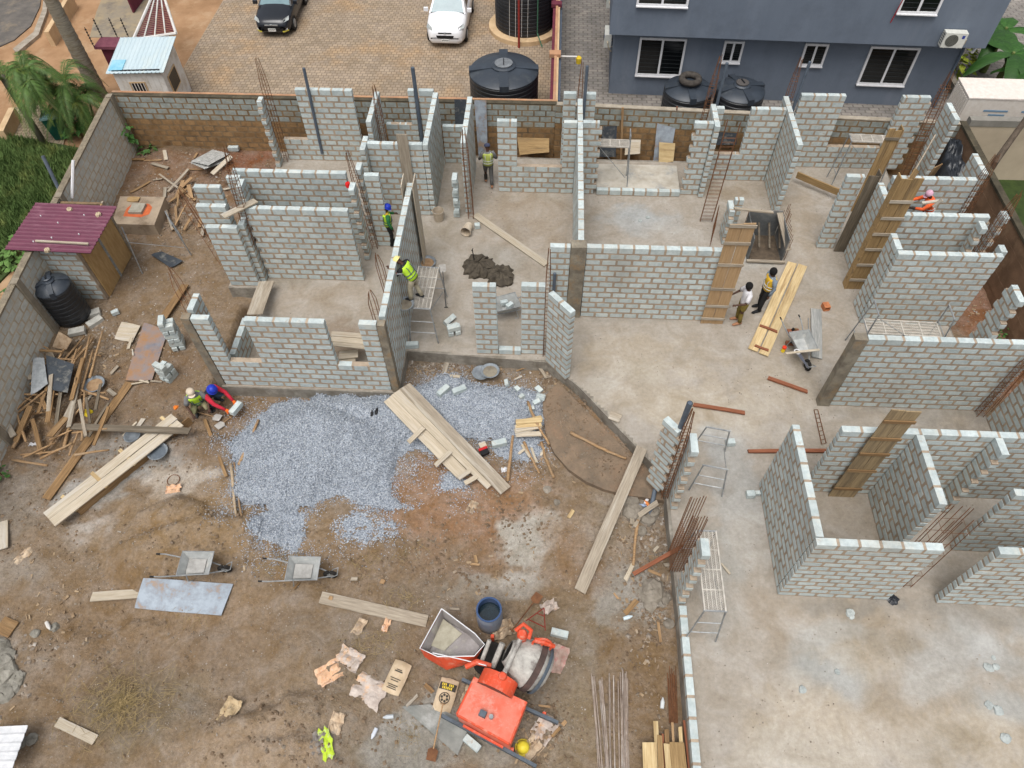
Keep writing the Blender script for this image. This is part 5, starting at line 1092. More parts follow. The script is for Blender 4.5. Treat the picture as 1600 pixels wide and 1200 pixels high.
pipe('grey pipe behind the pale-sided tall wall',(8.62,23.62,.3),(8.75,23.75,4.2))
pipe('grey pipe upright in the slanted toothed pier at the slab edge',(3.3,9.52,.3),(3.42,9.55,4.0),.07)
pipe('black pipe sticking up inside the left boundary wall behind the maroon roof',(-16.55,18.9,1.4),(-16.75,19.4,2.9),.06)
pipe('pale drain pipe dropping off the splayed slab edge',(3.25,9.55,-.15),(3.1,8.9,-.42),.06)
tag(MB().tube((-16.3,19.0,1.5),(-15.95,19.6,2.6),.05,.05,6).build('white_post',m_white),'white post beside the black pipe behind the maroon roof','post')
# ---------- steel trestles
m_steel=mat('galvanised_steel',(176,178,178),(134,138,140),scale=5,rnd=.1,rough=.45,metal=.35,bump=0)
def trestle(label,c,yaw,L,W,H,deck=True,top=None,rails=True,base=0.):
    r=empty('steel_trestle',(c[0],c[1],base),yaw,label,'scaffold'); top=top or H
    for s in(-1,1):
        f=MB(); x=s*L/2
        for q in(-1,1): f.tube((x+s*.12,q*(W/2+.14),0),(x,q*W/2,top),.022,.022,6)
        f.tube((x,-W/2-.03,top),(x,W/2+.03,top),.024,.024,6)
        for t in(.3,.62): f.tube((x+s*.12*(1-t),-(W/2+.14*(1-t)),top*t),(x+s*.12*(1-t),(W/2+.14*(1-t)),top*t),.016,.016,5)
        f.build('end_frame',m_steel,r)
    if deck:
        d=MB()
        for q in(-1,1): d.box((0,q*W/2,H),(L,.035,.05))
        for q in np.linspace(-.5,.5,6)[1:-1]: d.box((0,q*W,H),(L,.02,.03))
        for x in np.linspace(-.5,.5,5): d.box((x*L,0,H-.003),(.03,W,.035))
        dk=d.build('deck_frame',mat('deck_steel',(206,200,190),(170,164,154),rnd=.05,rough=.6,bump=0),r); me=MB(); n=int(L/.055)
        for i in range(-int(W/.055),n):
            for sg in(0,1):
                x0=i*.055; x1=x0+W; y0,y1=(-W/2,W/2) if sg else (W/2,-W/2); a=max(x0,0); b_=min(x1,L)
                if b_<=a: continue
                f0=(a-x0)/W; f1=(b_-x0)/W; me.tube((a-L/2,y0+(y1-y0)*f0,H-.01),(b_-L/2,y0+(y1-y0)*f1,H-.01),.0045,.0045,3,False)
        me.build('deck_mesh',_mats['deck_steel'],dk)
    if rails: 
        b=MB(); b.tube((-L/2,-W/2,top*.95),(L/2,-W/2-.05,top*.25),.012,.012,5); b.build('brace',m_steel,r)
    return r
c=U(663,449,1.45); trestle('steel trestle with mesh deck under the yellow-helmet workman',c,R(88),1.75,.62,1.45)
c=U(1363,217,1.95); trestle('steel trestle before the large rear window',c,R(-2),1.5,.4,1.95)
c=U(962,224,1.85); trestle('steel trestle standing in front of the raised step',(c[0]-.2,c[1]),R(-1),1.35,.4,1.85,top=2.3)
c=U(1410,513,1.15); trestle('steel trestle with upright frames inside the right room',c,R(-2),2.1,.55,1.15,top=1.95)
c=U(1110,890,1.75); trestle('steel trestle with a long narrow mesh deck on the open slab',c,R(90),1.9,.46,1.75)
c=zg(255,400); trestle('bare steel trestle frame without deck beside the septic tank',(c[0],c[1]),R(35),1.5,.8,1.35,deck=False,base=GZ)
c=U(1105,735,.0); trestle('low bare trestle frame behind the rusty bars at the slab edge',(c[0],c[1]),R(80),1.2,.6,1.2,deck=False)
# ---------- septic tank top, shed, left tank
P=[U(*p,.02) for p in((188,307),(258,308),(241,352),(175,350))]; cx=sum(P)/4
root=empty('septic_tank',(cx[0],cx[1],GZ-.1),0,'raised concrete septic tank top with orange patch and square lid','tank cover')
m_sep=mat('septic_concrete',(176,158,136),(146,130,112),scale=1.5,rnd=0,c3=(130,112,92),bump=.5)
b=MB(); b.add([(p[0]-cx[0],p[1]-cx[1],0) for p in P]+[(p[0]-cx[0],p[1]-cx[1],.58) for p in P],[(0,1,2,3),(7,6,5,4),(1,0,4,5),(2,1,5,6),(3,2,6,7),(0,3,7,4)]); b.build('body',m_sep,root)
MB().prism([(-.42,-.35),(.25,-.38),(.5,-.2),(.48,.18),(.3,.36),(-.3,.38),(-.45,.1)],.581,.588).build('orange_patch',mat('orange_clay',(206,110,66),(184,92,56),rnd=0),root)
MB().box((.0,.02,.64),(.5,.5,.1)).build('lid',mat('lid_concrete',(170,164,150),(148,142,128),rnd=0),root)
sheetpl('thin board scrap lying on the septic tank top',[(200,308),(219,307),(216,315),(198,314)],w_gold,z=.08)
# maroon roofed shed
P=[U(*p,2.03) for p in((50,316),(174,323),(147,399),(14,389))]
sc=sum(P)/4; an=math.atan2(P[1][1]-P[0][1],P[1][0]-P[0][0])
root=empty('toilet_shed',(sc[0],sc[1],GZ),0,'small block toilet shed with maroon corrugated roof at the left wall','shed')
W_=2.72; D_=2.12; rf=corrug(W_,D_,2.44,2.5,13,mat('maroon_sheet',(118,66,84),(98,52,70),scale=1.5,rnd=0,rough=.5,bump=0,c3=(132,84,100)),root,amp=.03)
# ribs run along the roof: rotate ribs to lie left-right
rf.rotation_euler=(0,0,math.pi/2); rf.scale=(D_/W_*1.05,W_/D_,1)
for (x,y) in((-.9,.5),(-.2,.2),(.7,-.3),(-.6,-.7),(.5,.6),(-.1,-.5)): MB().box((x,y,2.5),(.03,.03,.05)).build('roof_nail',m_white,root)
board3('lath',w_pale,(-.5,-.72,2.53),(1.25,-.78,2.53),.07,.04,parent=root)
for (x,y) in((-.1,.85),(.95,.65),(0,-1.05)): lump('stone',None,(x,y,2.49),.09,.08,mat('roof_stone',(196,178,150),rnd=.1),'stone',seed=int(x*10)+30,parent=root)
xl,xr,yf,yb=-16.3-sc[0],-14.85-sc[0],16.2-sc[1],18.35-sc[1]
def shed_blocks(p0,p1,n):
    p0=Vector(p0); p1=Vector(p1); d=p1-p0; L=d.length; an=math.atan2(d.y,d.x)
    core=MB(); core.box(((p0.x+p1.x)/2,(p0.y+p1.y)/2,n*.225/2),(L,.14,n*.225),an); core.build('mortar',m_mort,root)
    for i in range(n):
        x=(i%2)*-.23
        while x<L-.1:
            a=max(x,0); b_=min(x+.454,L)
            if b_-a>.1: q=p0+d.normalized()*((a+b_)/2); inst(random.choice(BM),'block',root,(q.x,q.y,(i+.5)*.225),an,((b_-a-.045)/.404,.86,.97))
            x+=.454
shed_blocks((xl,yf,0),(xr,yf,0),10)
m_plydoor=mat('door_ply',(196,164,116),(172,138,92),scale=2,rnd=.05,stretch=(1,4,1))
ym=(yf+yb)/2
for (y0,y1) in((yf+.08,ym-.05),(ym+.05,yb)): MB().box((xr+.02,(y0+y1)/2,1.15),(.04,y1-y0,2.3)).build('door_panel',m_plydoor,root)
MB().box((xr+.03,ym,1.15),(.06,.1,2.35)).build('door_post',w_cem,root); MB().box((xr+.03,yb+.03,1.15),(.07,.1,2.36)).build('door_post',w_grey,root); MB().box(((xl+xr)/2,yb,1.15),(xr-xl,.1,2.3)).build('back_wall',m_oldmort,root); MB().box((xl,ym,1.15),(.1,yb-yf,2.3)).build('side_wall',m_oldmort,root)
c=zg(118,496); tank('black ribbed water tank on concrete slabs beside the toilet shed',(c[0],c[1],c[2]+.12),.56,1.55,.5,lidm=m_tanktop)
for (px,py,rz) in((146,492,.5),(122,520,.35),(150,505,.9)):
    q=zg(px,py); tag(MB().box((0,0,.07),(.5,.26,.14)).build('concrete_block',mat('pale_slab',(190,188,180),(166,164,156),rnd=.05),loc=q,rot=rz),'concrete slab block supporting the black tank by the shed','block','slab blocks under the left black tank')
# ---------- block stacks and loose blocks
def stack(label,px,py,n,rz=0,z=None,cols=2,group=None):
    p=zg(px,py) if z is None else U(px,py,z); r=empty('block_stack',p,rz,label,'blocks',group)
    for i in range(n):
        for c in range(cols):
            if i==n-1 and c==cols-1 and cols>1: continue
            if i%2==0: inst(random.choice(BM),'block',r,((c-.5*(cols-1))*.2,0,.1+.19*i),math.pi/2+random.uniform(-.1,.1),(1.05,.98,1))
            else: inst(random.choice(BM),'block',r,(0,(c-.5*(cols-1))*.2,.1+.19*i),random.uniform(-.1,.1),(1.05,.98,1))
    return r
stack('tall stack of pale blocks between the plank and the trench',281,541,7,.3)
stack('shorter stack of pale blocks above the crouching workmen',266,590,4,-.4)
r_=empty('block_pier',(-3.22,20.35,0),0,'slender pier of single stacked blocks in the narrow passage','blocks')
for i in range(8): inst(random.choice(BM),'block',r_,(random.uniform(-.03,.03),0,.1+.225*i),math.pi/2 if i%2 else random.uniform(-.05,.05),(.55 if i%2==0 else 1,1,1.1))
stack('small pile of blocks on the floor beside the trestle deck',709,518,2,.3,z=0.)
def loose(label,px,py,rz,z=None,s=(1.08,1,1.05),m=None,up=.1,group=None,tilt=0):
    p=np.array(zg(px,py) if z is None else U(px,py,z)); o=bpy.data.objects.new('block',random.choice(BM)); COL.objects.link(o); o.location=(p[0],p[1],p[2]+up-.005); o.rotation_euler=(tilt,0,rz); o.scale=s; return tag(o,label,'block',group)
loose('pale block half sunk in the gravel beside the long boards, left of a pair',693,612,.9,z=.02,up=.05)
loose('pale block half sunk in the gravel beside the long boards, right of a pair',718,611,.5,z=.02,up=.05)
loose('block on the gravel near the red and black brush',780,693,.3,z=-.2,up=.02)
loose('half block alone on the slab between the toothed piers and roofless room',1140,694,.1,0,(.6,1,1.05))
loose('grey half block at the foot of the tall free wall',1171,775,.1,0,(.55,1,1))
loose('dark half block on the floor beside the white bucket',746,356,.2,0,(.5,1,1))
loose('block standing at the trestle foot by the long mortar-run wall',644,542,.1,.0)
loose('grey block at the end of the loose floor blocks near the trestle',703,503,.9,0,tilt=.4)
loose('weathered block on the yard right of the mixer drum',874,992,-.2)
loose('small block on the earth below the shed path',182,491,.6,None,(.6,.9,.8))
loose('block lying in the back left earth near the lone pier',366,235,.05)
loose('dusty block on the ground beside the grey mixer sheet',738,1163,-.6)
loose('cut block by the small roofless room corner',1182,773,.1,0,(.35,.6,.6))
for i,(px,py) in enumerate(((808,610),(815,622),(838,630),(842,610),(845,622),(792,600),(830,640))): loose('broken block piece in the rubble at the slab corner',px,py,random.random()*3,None,(random.uniform(.4,.7),random.uniform(.7,1),random.uniform(.5,.9)),group='rubble at the slab corner',up=.06,tilt=random.uniform(-.4,.4))
m_rub=mat('rubble_concrete',(150,142,130),(120,112,100),scale=6,rnd=.12)
for i,(px,py,r) in enumerate(((990,800,.3),(1012,812,.22),(1002,830,.16),(1020,800,.2),(985,785,.25),(1018,925,.35),(1040,935,.16),(1030,915,.12),(1016,945,.2),(855,765,.13),(870,785,.1),(1045,975,.15))): lump('rubble_lump','broken concrete lump beside the slab edge footing',zg(px,py),r,r*.6,m_rub,'rubble',i,nn=9)['group']='concrete lumps along the slab edge'
for i,(px,py,r) in enumerate(((6,1030,.28),(12,1050,.3),(2,1062,.25),(20,1075,.22),(8,1085,.26),(28,1060,.2),(0,1010,.24),(55,990,.12),(84,980,.12),(34,1160,.16),(50,1155,.14))): lump('rubble_lump','grey stone in the rubble at the yard corner',zg(px,py),r,r*.55,mat('corner_rubble',(150,146,136),(116,112,102),rnd=.15),'rubble',40+i,nn=9)['group']='rubble stones in the left yard corner'
for i,(px,py,r) in enumerate(((1254,1078,.1),(1545,1043,.12),(1556,1042,.09),(1545,1102,.1),(1560,1110,.12),(1571,1153,.12),(1328,958,.12),(1330,964,.08),(1308,1050,.07),(1000,345,.09),(1012,340,.09),(1552,1028,.06))): lump('mortar_lump','small grey mortar lump lying on the open slab',U(px,py,0),r,r*.5,mat('lump_grey',(186,192,190),(160,166,164),rnd=.06),'rubble',70+i,nn=8)['group']='mortar lumps on the slab'
# ---------- mortar heaps, buckets, pans, small tools
m_mud=mat('wet_mortar',(92,84,72),(66,60,52),scale=5,rnd=0,bump=1,bscale=10)
for (px,py,r,h,s,lab) in((748,418,.55,.3,3,'wet dark mortar heap with a shovel stuck in it'),(782,432,.5,.26,8,'second wet mortar heap beside the one with the shovel')):
    lump('mortar_heap',lab,U(px,py,0),r,h,m_mud,'mortar',s,nn=30)
def bucket(label,p,r=.16,h=.34,lay=None,m=None,fill=None,rz=0):
    t=empty('bucket',p,rz,label,'bucket')
    b=MB(); b.lathe([(r*.8,0),(r,h),(r*1.06,h),(r*1.06,h-.03),(r*.97,h-.03),(r*.93,h*.99),(r*.76,.03),(.001,.03)],20,cap=(True,False)); b.build('body',m,t,smooth=False)
    MB().path([(r*1.05*math.cos(a),.02,h*.9-.75*r*math.sin(a)*.9) for a in np.linspace(0,math.pi,9)],.006,4,False).build('handle',m_steel,t)
    if fill: MB().lathe([(.001,h*fill[0]),(r*.9,h*fill[0])],20,cap=(False,False)).build('contents',fill[1],t)
    if lay: t.rotation_euler=lay
    return t
m_bk=mat('dirty_white_plastic',(206,194,176),(184,168,146),scale=4,rnd=.05,rough=.6)
bucket('mortar-splashed open bucket on the floor near the long grey side wall',U(686,343,0),.2,.42,m=m_bk)
bucket('white bucket lying on its side near the timber plank',U(733,352,.17),.18,.42,lay=(R(85),0,R(-12)),m=m_bk)
m_pan=mat('grey_pan_metal',(150,158,164),(118,124,130),scale=5,rnd=.05,rough=.6)
def pan(label,p,r=.26,h=.11,fill=None,tilt=(0,0,0)):
    t=empty('head_pan',p,0,label,'pan'); MB().lathe([(r*.55,0),(r*.8,h*.5),(r,h),(r*1.1,h+.01),(r*.97,h-.005),(r*.76,h*.5),(r*.5,.012),(.001,.012)],22,cap=(True,False)).build('bowl',m_pan,t,smooth=True)
    if fill: MB().lathe([(.001,h*.72),(r*.84,h*.6)],22,cap=(False,False)).build('contents',fill,t)
    t.rotation_euler=tilt; return t
m_sand=mat('pan_sand',(170,142,110),(140,112,84),rnd=0)
pan('round grey head pan beside the long formwork box',zg(249,709,.06),.27,.14,fill=mat('pan_water',(104,112,120),(90,98,106),rnd=0,rough=.3))
pan('head pan of earth at the edge of the used timber heap',zg(149,603,.05),.3,.1,fill=m_sand)
pan('head pan with mortar crust, front one of two by the slab corner',zg(766,582,.2),.27,.1,fill=m_col)
pan('rear head pan of two by the slab corner',zg(752,585,.12),.26,.1)
pan('head pan of mortar at the foot of the workman trestle',U(633,478,1.47),.26,.1,fill=m_col)
pan('upturned pan on the floor behind the workman trestle',U(668,413,.0),.28,.12,fill=m_sand)
pan('grey bowl with sand under the dark crossing plank',zg(209,684,.05),.22,.12)
tag(MB().path([(.17*math.cos(a),.17*math.sin(a),0) for a in np.linspace(0,2*math.pi,21)],.012,5,False).build('wire_ring',m_rust,loc=zg(271,750,.02)),'rusty wire ring lying on the pale dusty patch','ring')
def shovel(label,a,b_,za,zb,bm=None,hm=None,sq=True):
    A=Vector(U(*a,za)); B=Vector(U(*b_,zb)); d=(B-A); L=d.length; r=empty('shovel',A,0,label,'shovel'); MB().tube((0,0,0),d*.74,.017,.017,6).build('handle',hm or w_pole,r)
    bl_=MB(); x=d.normalized(); y=Vector((0,0,1)).cross(x).normalized(); z=x.cross(y); s=d*.72
    bl_.add([s+y*.03,s+y*.12+x*.05,s+y*.11+x*.27+z*.03,s-y*.11+x*.27+z*.03,s-y*.12+x*.05,s-y*.03],[(0,1,2,3,4,5)]); bl_.build('blade',bm or mat('shovel_steel',(186,182,176),(150,146,140),rnd=.05,rough=.6),r)
    MB().tube(-y*.06,y*.06,.015,.015,5).build('grip',hm or w_pole,r); return r
shovel('shovel lying at the feet of the crouching workmen',(302,642),(345,654),GZ+.1,GZ+.08)
shovel('shovel standing upright in the wet mortar heap',(738,390),(742,412),.75,.12,m_blk,m_blk)
shovel('shovel lying across the grey sheet by the mixer',(692,1100),(672,1195),.05,GZ+.05,m_rust)
shovel('shovel leaning at the trestle by the workman, blade up',(697,480),(690,405),.02,.75,None,m_dark)
shovel('hoe like shovel leaning on the red frame behind the mixer',(800,985),(846,925),GZ+.3,GZ+.1,m_rust,m_rust)
shovel('small pale hammer-handled tool lying right of the shovel',(360,652),(346,663),GZ+.05,GZ+.05)
# ================================================================== WHEELBARROWS, MIXER, BAGS
m_barrow=mat('galvanised_tray',(192,194,192),(160,162,160),scale=3,rnd=.05,rough=.5,metal=.2,c3=(206,202,194),s3=4)
m_rubber=mat('tyre_rubber',(46,44,42),(34,32,30),rnd=0)
def barrow(label,p,rz,content=None):
    r=empty('wheelbarrow',p,rz,label,'wheelbarrow')
    # tray: open pan, front toward +x
    t=MB(); o=[(-.38,-.32,.62),(.42,-.3,.60),(.42,.3,.60),(-.38,.32,.62)]; i_=[(-.26,-.2,.36),(.16,-.17,.33),(.16,.17,.33),(-.26,.2,.36)]
    th=.012; V=o+i_+[(x*.985,y*.985,z-.004+th) for x,y,z in o]+[(x*.97,y*.97,z+th) for x,y,z in i_]
    t.add(V,[(4,5,1,0),(5,6,2,1),(6,7,3,2),(7,4,0,3),(7,6,5,4),(12,8,9,13),(13,9,10,14),(14,10,11,15),(15,11,8,12),(12,13,14,15),(0,1,9,8),(1,2,10,9),(2,3,11,10),(3,0,8,11)]); t.build('tray',m_barrow,r)
    rim=MB(); rim.path([*o,o[0]],.014,6,False); rim.build('rim',m_steel,r)
    for s in(-1,1):
        MB().path([(.62,s*.05,.2),(.2,s*.17,.32),(-.3,s*.22,.36),(-.85,s*.3,.5),(-.98,s*.3,.52)],.018,6).build('handle',m_steel,r)
        MB().path([(-.25,s*.22,.36),(-.32,s*.25,.02),(-.2,s*.24,.02)],.016,6).build('leg',m_steel,r)
        MB().tube((-.98,s*.3,.52),(-1.08,s*.3,.53),.024,.024,6).build('grip',m_blk,r)
    b=MB(); b.path([(.62,.05,.2),(.68,.1,.26),(.85,.1,.4),(.85,-.1,.4),(.68,-.1,.26),(.62,-.05,.2)],.014,5); b.build('front_guard',m_steel,r)
    w=MB(); w.path([(.62+.14*math.cos(a),0,.19+.14*math.sin(a)) for a in np.linspace(0,2*math.pi,19)],.05,7,False); wh=w.build('wheel',m_rubber,r,smooth=True); MB().path([(.62,-.03,.19),(.62,.03,.19)],[.09,.09],14).build('rim',m_steel,wh)
    if content: MB().add([(-.25,-.19,.43),(.2,-.18,.42),(.2,.18,.42),(-.25,.19,.43)],[(0,1,2,3)]).build('contents',content,r)
    return r
c=zg(320,885); barrow('empty grey wheelbarrow beside the blue grey ply sheet',(c[0],c[1]-.15,c[2]-.02),R(4),mat('barrow_crust',(176,174,170),(150,148,144),rnd=0))
c=zg(483,893); barrow('empty grey wheelbarrow standing below the gravel heap',(c[0],c[1]-.15,c[2]-.02),R(3),_mats['barrow_crust'])
c=U(1256,560); barrow('wheelbarrow holding a saw beside the carpenter planes',(c[0]-.15,c[1]+.2,0),R(-78))
c=U(792,492); barrow('wheelbarrow loaded with blocks behind the free-standing piers',(c[0],c[1],0),R(200))
for (x,y,z,a) in((-.08,.06,.5,.3),(.1,-.05,.5,.8)):
    o=bpy.data.objects.new('block',BM[2]); COL.objects.link(o); o.location=(c[0]+x,c[1]+y,.52); o.rotation_euler=(0,0,a); o.scale=(.6,.8,.8); tag(o,'block carried in the wheelbarrow behind the piers','block','blocks in the wheelbarrow')
# carpenter's things by the barrow
def plane(label,px,py,rz):
    p=U(px,py,0); r=empty('wood_plane',p,rz,label,'wood plane'); MB().box((0,0,.05),(.36,.12,.1)).build('body',w_red,r); MB().box((-.02,0,.13),(.04,.08,.1),Matrix.Rotation(.5,3,'Y')).build('iron',m_blk,r); MB().box((.06,0,.13),(.06,.05,.08)).build('wedge',w_brown,r)
plane('wooden plane with black iron, nearer the shutter panel',1238,519,.1); plane('wooden plane with black iron, beside the blue saw',1236,538,-.05)
r=empty('hand_saw',U(1253,532,.03),R(25),'bright blue level lying by the wooden planes','tool'); MB().prism([(-.22,-.09),(.28,.0),(.3,.05),(-.2,.08)],0,.03).build('body',mat('bright_blue',(70,166,226),(56,150,210),rnd=0,bump=0),r); MB().box((.0,.0,.035),(.08,.03,.01)).build('slot',m_blk,r)
r=empty('paint_tin',U(1223,549,.0),.3,'small yellow and red tin beside the wheelbarrow with the saw','tin'); MB().lathe([(.06,0),(.06,.16)],14).build('body',mat('tin_yellow',(240,206,50),rnd=0,bump=0),r); MB().lathe([(.065,.16),(.065,.22),(.03,.24)],14).build('lid',mat('tin_red',(222,66,40),rnd=0,bump=0),r)
r=empty('hand_saw',U(1250,556,.62),R(-70),'hand saw with white handle lying in the wheelbarrow','tool'); MB().prism([(-.1,-.06),(.5,-.02),(.5,.01),(-.1,.07)],0,.006).build('blade',mat('saw_blade',(110,112,122),rnd=0,rough=.3,metal=.5),r); MB().path([(-.1+.09*math.cos(a)-.06,.08*math.sin(a),.01) for a in np.linspace(0,6.28,12)],.018,5,False).build('handle',m_white,r)
tag(board3('plank',w_pale,U(1227,553,.66),U(1281,547,.66),.07,.03),'pale lath laid across the wheelbarrow with the saw','plank')
r=empty('clay_hollow_brick',U(1289,482,0),.2,'single hollow red clay brick near the cement-stained board','brick'); b=MB(); b.bbox((-.1,-.12,0),(.1,.12,.02)); b.bbox((-.1,-.12,.16),(.1,.12,.18)); b.bbox((-.1,-.12,.02),(-.08,.12,.16)); b.bbox((.08,-.12,.02),(.1,.12,.16)); b.build('shell',mat('clay_red',(196,128,86),(172,106,70),rnd=0),r); MB().box((0,.03,.09),(.16,.02,.14)).build('web',_mats['clay_red'],r)
for i in range(2): tag(MB().tube(U(1263+i*4,497,.02),U(1264+i*4,530,.02),.012,.012,5).build('steel_rod',m_steel),'thin steel rod beside the cement-stained board','rod','pair of steel rods by the stained board')
# ---------- concrete mixer
m_or=mat('mixer_orange',(222,80,46),(204,84,56),scale=4,rnd=.03,rough=.5,bump=.1,c3=(214,140,118),s3=5)
m_orp=mat('mixer_faded_red',(222,104,80),(216,132,112),scale=3,rnd=0,rough=.6,c3=(216,150,134),s3=3.5)
m_crust=mat('cement_crust',(196,192,184),(150,146,140),scale=4,rnd=.05,bump=.8,bscale=14,c3=(112,102,98),s3=2)
m_chan=mat('steel_channel',(92,102,112),(72,80,88),rnd=0,rough=.5)
mc=Vector(zg(775,1055)); mx=empty('concrete_mixer',mc,0,'orange concrete mixer with loading hopper, drum and boxed engine','concrete mixer')
def mp(px,py,z): return Vector(U(px,py,z))-mc
g=mc.z
# engine house: hooded box
T=[mp(742,1058,g+1.05),mp(822,1096,g+1.05),mp(796,1162,g+1.05),mp(714,1116,g+1.05)]
b=MB(); lowr=[Vector((p.x,p.y,.35)) for p in T]; b.add(T+lowr,[(0,3,2,1),(4,5,6,7),(0,1,5,4),(1,2,6,5),(2,3,7,6),(3,0,4,7)]); eh=b.build('engine_cover',m_orp,mx)
ax=(T[1]-T[0]).normalized(); ay=(T[0]-T[3]).normalized()
for i,(a,b_) in enumerate(((T[3],T[2]),(T[0],T[3]),(T[1],T[2]))):
    e=MB(); d=(b_-a); n=d.cross(Vector((0,0,1))).normalized(); e.add([a+Vector((0,0,.004)),b_+Vector((0,0,.004)),b_+Vector((0,0,-.18))+n*.0,a+Vector((0,0,-.18))],[(0,1,2,3)]); 
    e=MB(); e.tube(a+Vector((0,0,-.03)),b_+Vector((0,0,-.03)),.035,.035,6); e.build('edge_trim',m_or,eh)
# belt guard arch on top
cg0=T[0].lerp(T[1],.42)+ay*.02+Vector((0,0,.0)); V=[];F=[];n=12
for i in range(n+1):
    a=math.pi*i/n; q=cg0+ax*(-.42*math.cos(a))-ay*.12+Vector((0,0,.04+.34*math.sin(a))); q2=q+ay*.34; V+=[q,q2]
for i in range(n): F.append((2*i,2*i+1,2*i+3,2*i+2))
V2=[v*1 for v in V]; b=MB(); b.add(V,F); k=len(V); b.add([q-Vector((0,0,.03)) for q in V],[f[::-1] for f in F]); b.add([V[2*i+1] for i in range(n+1)]+[V[1]*.5+V[2*n+1]*.5],[tuple(list(range(n+1)))]); b.build('belt_guard',m_or,mx)
b=MB(); b.add([V[2*i]+ay*.01 for i in range(n+1)],[tuple(range(n+1))[::-1]]); b.build('guard_opening',m_dark,mx)
MB().box(T[3].lerp(T[2],.4)+ay*.25+Vector((0,0,.07)),(.15,.13,.12),math.atan2(ax.y,ax.x)).build('fuel_cap',m_chan,mx); MB().tube(T[3].lerp(T[2],.55)+ay*.28,T[3].lerp(T[2],.55)+ay*.28+Vector((0,0,.12)),.05,.05,10).build('exhaust',m_steel,mx)
# chassis channels
b=MB(); 
for (a,c_,m_) in(((690,1118),(838,1198),0),((722,1062),(872,1130),0)): 
    A=mp(*a,g+.28);B=mp(*c_,g+.28); M,L=frame_from(A,B); o=MB().box((0,0,0),(L,.07,.16)).build('chassis_rail',m_chan,mx); o.matrix_local=M
A=mp(724,1134,g+.4);B=mp(786,1168,g+.4); M,L=frame_from(A,B); o=MB().box((0,0,0),(L,.05,.1)).build('red_rail',m_or,mx); o.matrix_local=M
for q in(.3,.7): MB().tube(A.lerp(B,q)+Vector((0,.1,.0)),A.lerp(B,q)+Vector((0,.4,0)),.05,.05,6).build('engine_part',m_chan,mx)
for (px,py) in((730,1128),(800,1175),(760,1075),(850,1120),(770,1000),(845,1010)):
    q=mp(px,py,g); MB().box((q.x,q.y,.15),(.08,.08,.34)).build('leg',m_or,mx)
# drum: tilted barrel
dc=mp(826,1036,g+.95); da=(mp(850,1056,g+.8)-mp(790,1022,g+1.15)).normalized()
prof=[(.24,-.56),(.27,-.55),(.46,-.25),(.56,.0),(.58,.18),(.55,.22),(.44,.42),(.18,.5)]
M=da.to_track_quat('Z','Y').to_matrix(); b=MB(); b.lathe(prof,32,cap=(False,True)); b.v=[tuple(M@Vector(v)+dc) for v in b.v]; dr=b.build('drum',m_crust,mx,smooth=True)
b=MB(); b.lathe([(.585,.03),(.605,.03),(.605,.17),(.585,.17)],32,cap=(False,False)); b.v=[tuple(M@Vector(v)+dc) for v in b.v]; b.build('gear_ring',mat('gear_brown',(92,74,68),(72,60,56),rnd=0),dr)
b=MB(); b.lathe([(.001,-.5),(.25,-.53)],24,cap=(False,False)); b.v=[tuple(M@Vector(v)+dc) for v in b.v]; b.build('mouth',m_dark,dr)
b=MB(); b.lathe([(.57,.26),(.585,.28),(.56,.34),(.54,.34)],32,cap=(False,False)); b.v=[tuple(M@Vector(v)+dc) for v in b.v]; b.build('steel_band',m_chan,dr)
# yoke arm across the drum and bearings
A=mp(816,992,g+1.5); B=mp(785,1058,g+1.35); MB().tube(A,B,.055,.055,10).build('yoke_shaft',m_crust,mx)
for q,rr in((A,.12),(B,.11)): MB().lathe([(rr,-.12),(rr,.1),(rr*.7,.16)],14,c=(q.x,q.y,q.z-.05)).build('bearing_housing',m_or,mx)
b=MB(); b.path([mp(806,985,g+1.5),mp(818,975,g+1.62),mp(830,985,g+1.55),mp(826,998,g+1.45)],.05,8); b.build('yoke_bracket',m_or,mx)
MB().path([mp(835,1000,g+1.5),mp(850,1003,g+1.45),mp(866,1010,g+1.3)],[.06,.07,.05],8).build('tilt_lever',m_or,mx)
hw_=mp(847,1008,g+1.35); M2=(mp(860,1000,g+1.35)-mp(838,1014,g+1.3)).normalized(); 
MB().path([hw_+Vector((.22*math.cos(a),.08*math.sin(a),.2*math.sin(a))) for a in np.linspace(0,2*math.pi,25)],.028,7,False).build('hand_wheel',m_or,mx)
for k in range(3):
    a=k*2.1; MB().tube(hw_,hw_+Vector((.22*math.cos(a),.08*math.sin(a),.2*math.sin(a))),.018,.018,5).build('wheel_spoke',m_or,mx)
# hopper
H=[mp(690,951,g+.62),mp(742,990,g+.72),mp(757,1007,g+.8),mp(741,1025,g+.8),mp(684,1026,g+.62),mp(656,1013,g+.55)]
Hl=[mp(693,965,g+.12),mp(735,992,g+.3),mp(754,1012,g+.42),mp(742,1034,g+.42),mp(698,1047,g+.12),mp(664,1027,g+.12)]
b=MB(); n=6; b.add(H+Hl,[(i,i+n,(i+1)%n+n,(i+1)%n) for i in range(n)]); b.build('hopper_outside',m_or,mx)
Hi=[p+Vector((0,0,.005)) for p in H]; cen=sum(H,Vector())/6; Hi=[p.lerp(cen,.04)+Vector((0,0,.004)) for p in H]; Li=[p.lerp(sum(Hl,Vector())/6,.1)+Vector((0,0,.06)) for p in Hl]
b=MB(); b.add(Hi+Li,[((i+1)%n,(i+1)%n+n,i+n,i) for i in range(n)]+[tuple(range(n,2*n))]); b.build('hopper_inside',mat('hopper_steel',(164,158,156),(128,120,118),scale=3,rnd=0,rough=.5,c3=(186,182,170)),mx)
b=MB(); b.path(H+[H[0]],.014,5,False); b.build('hopper_rim',m_white,mx)
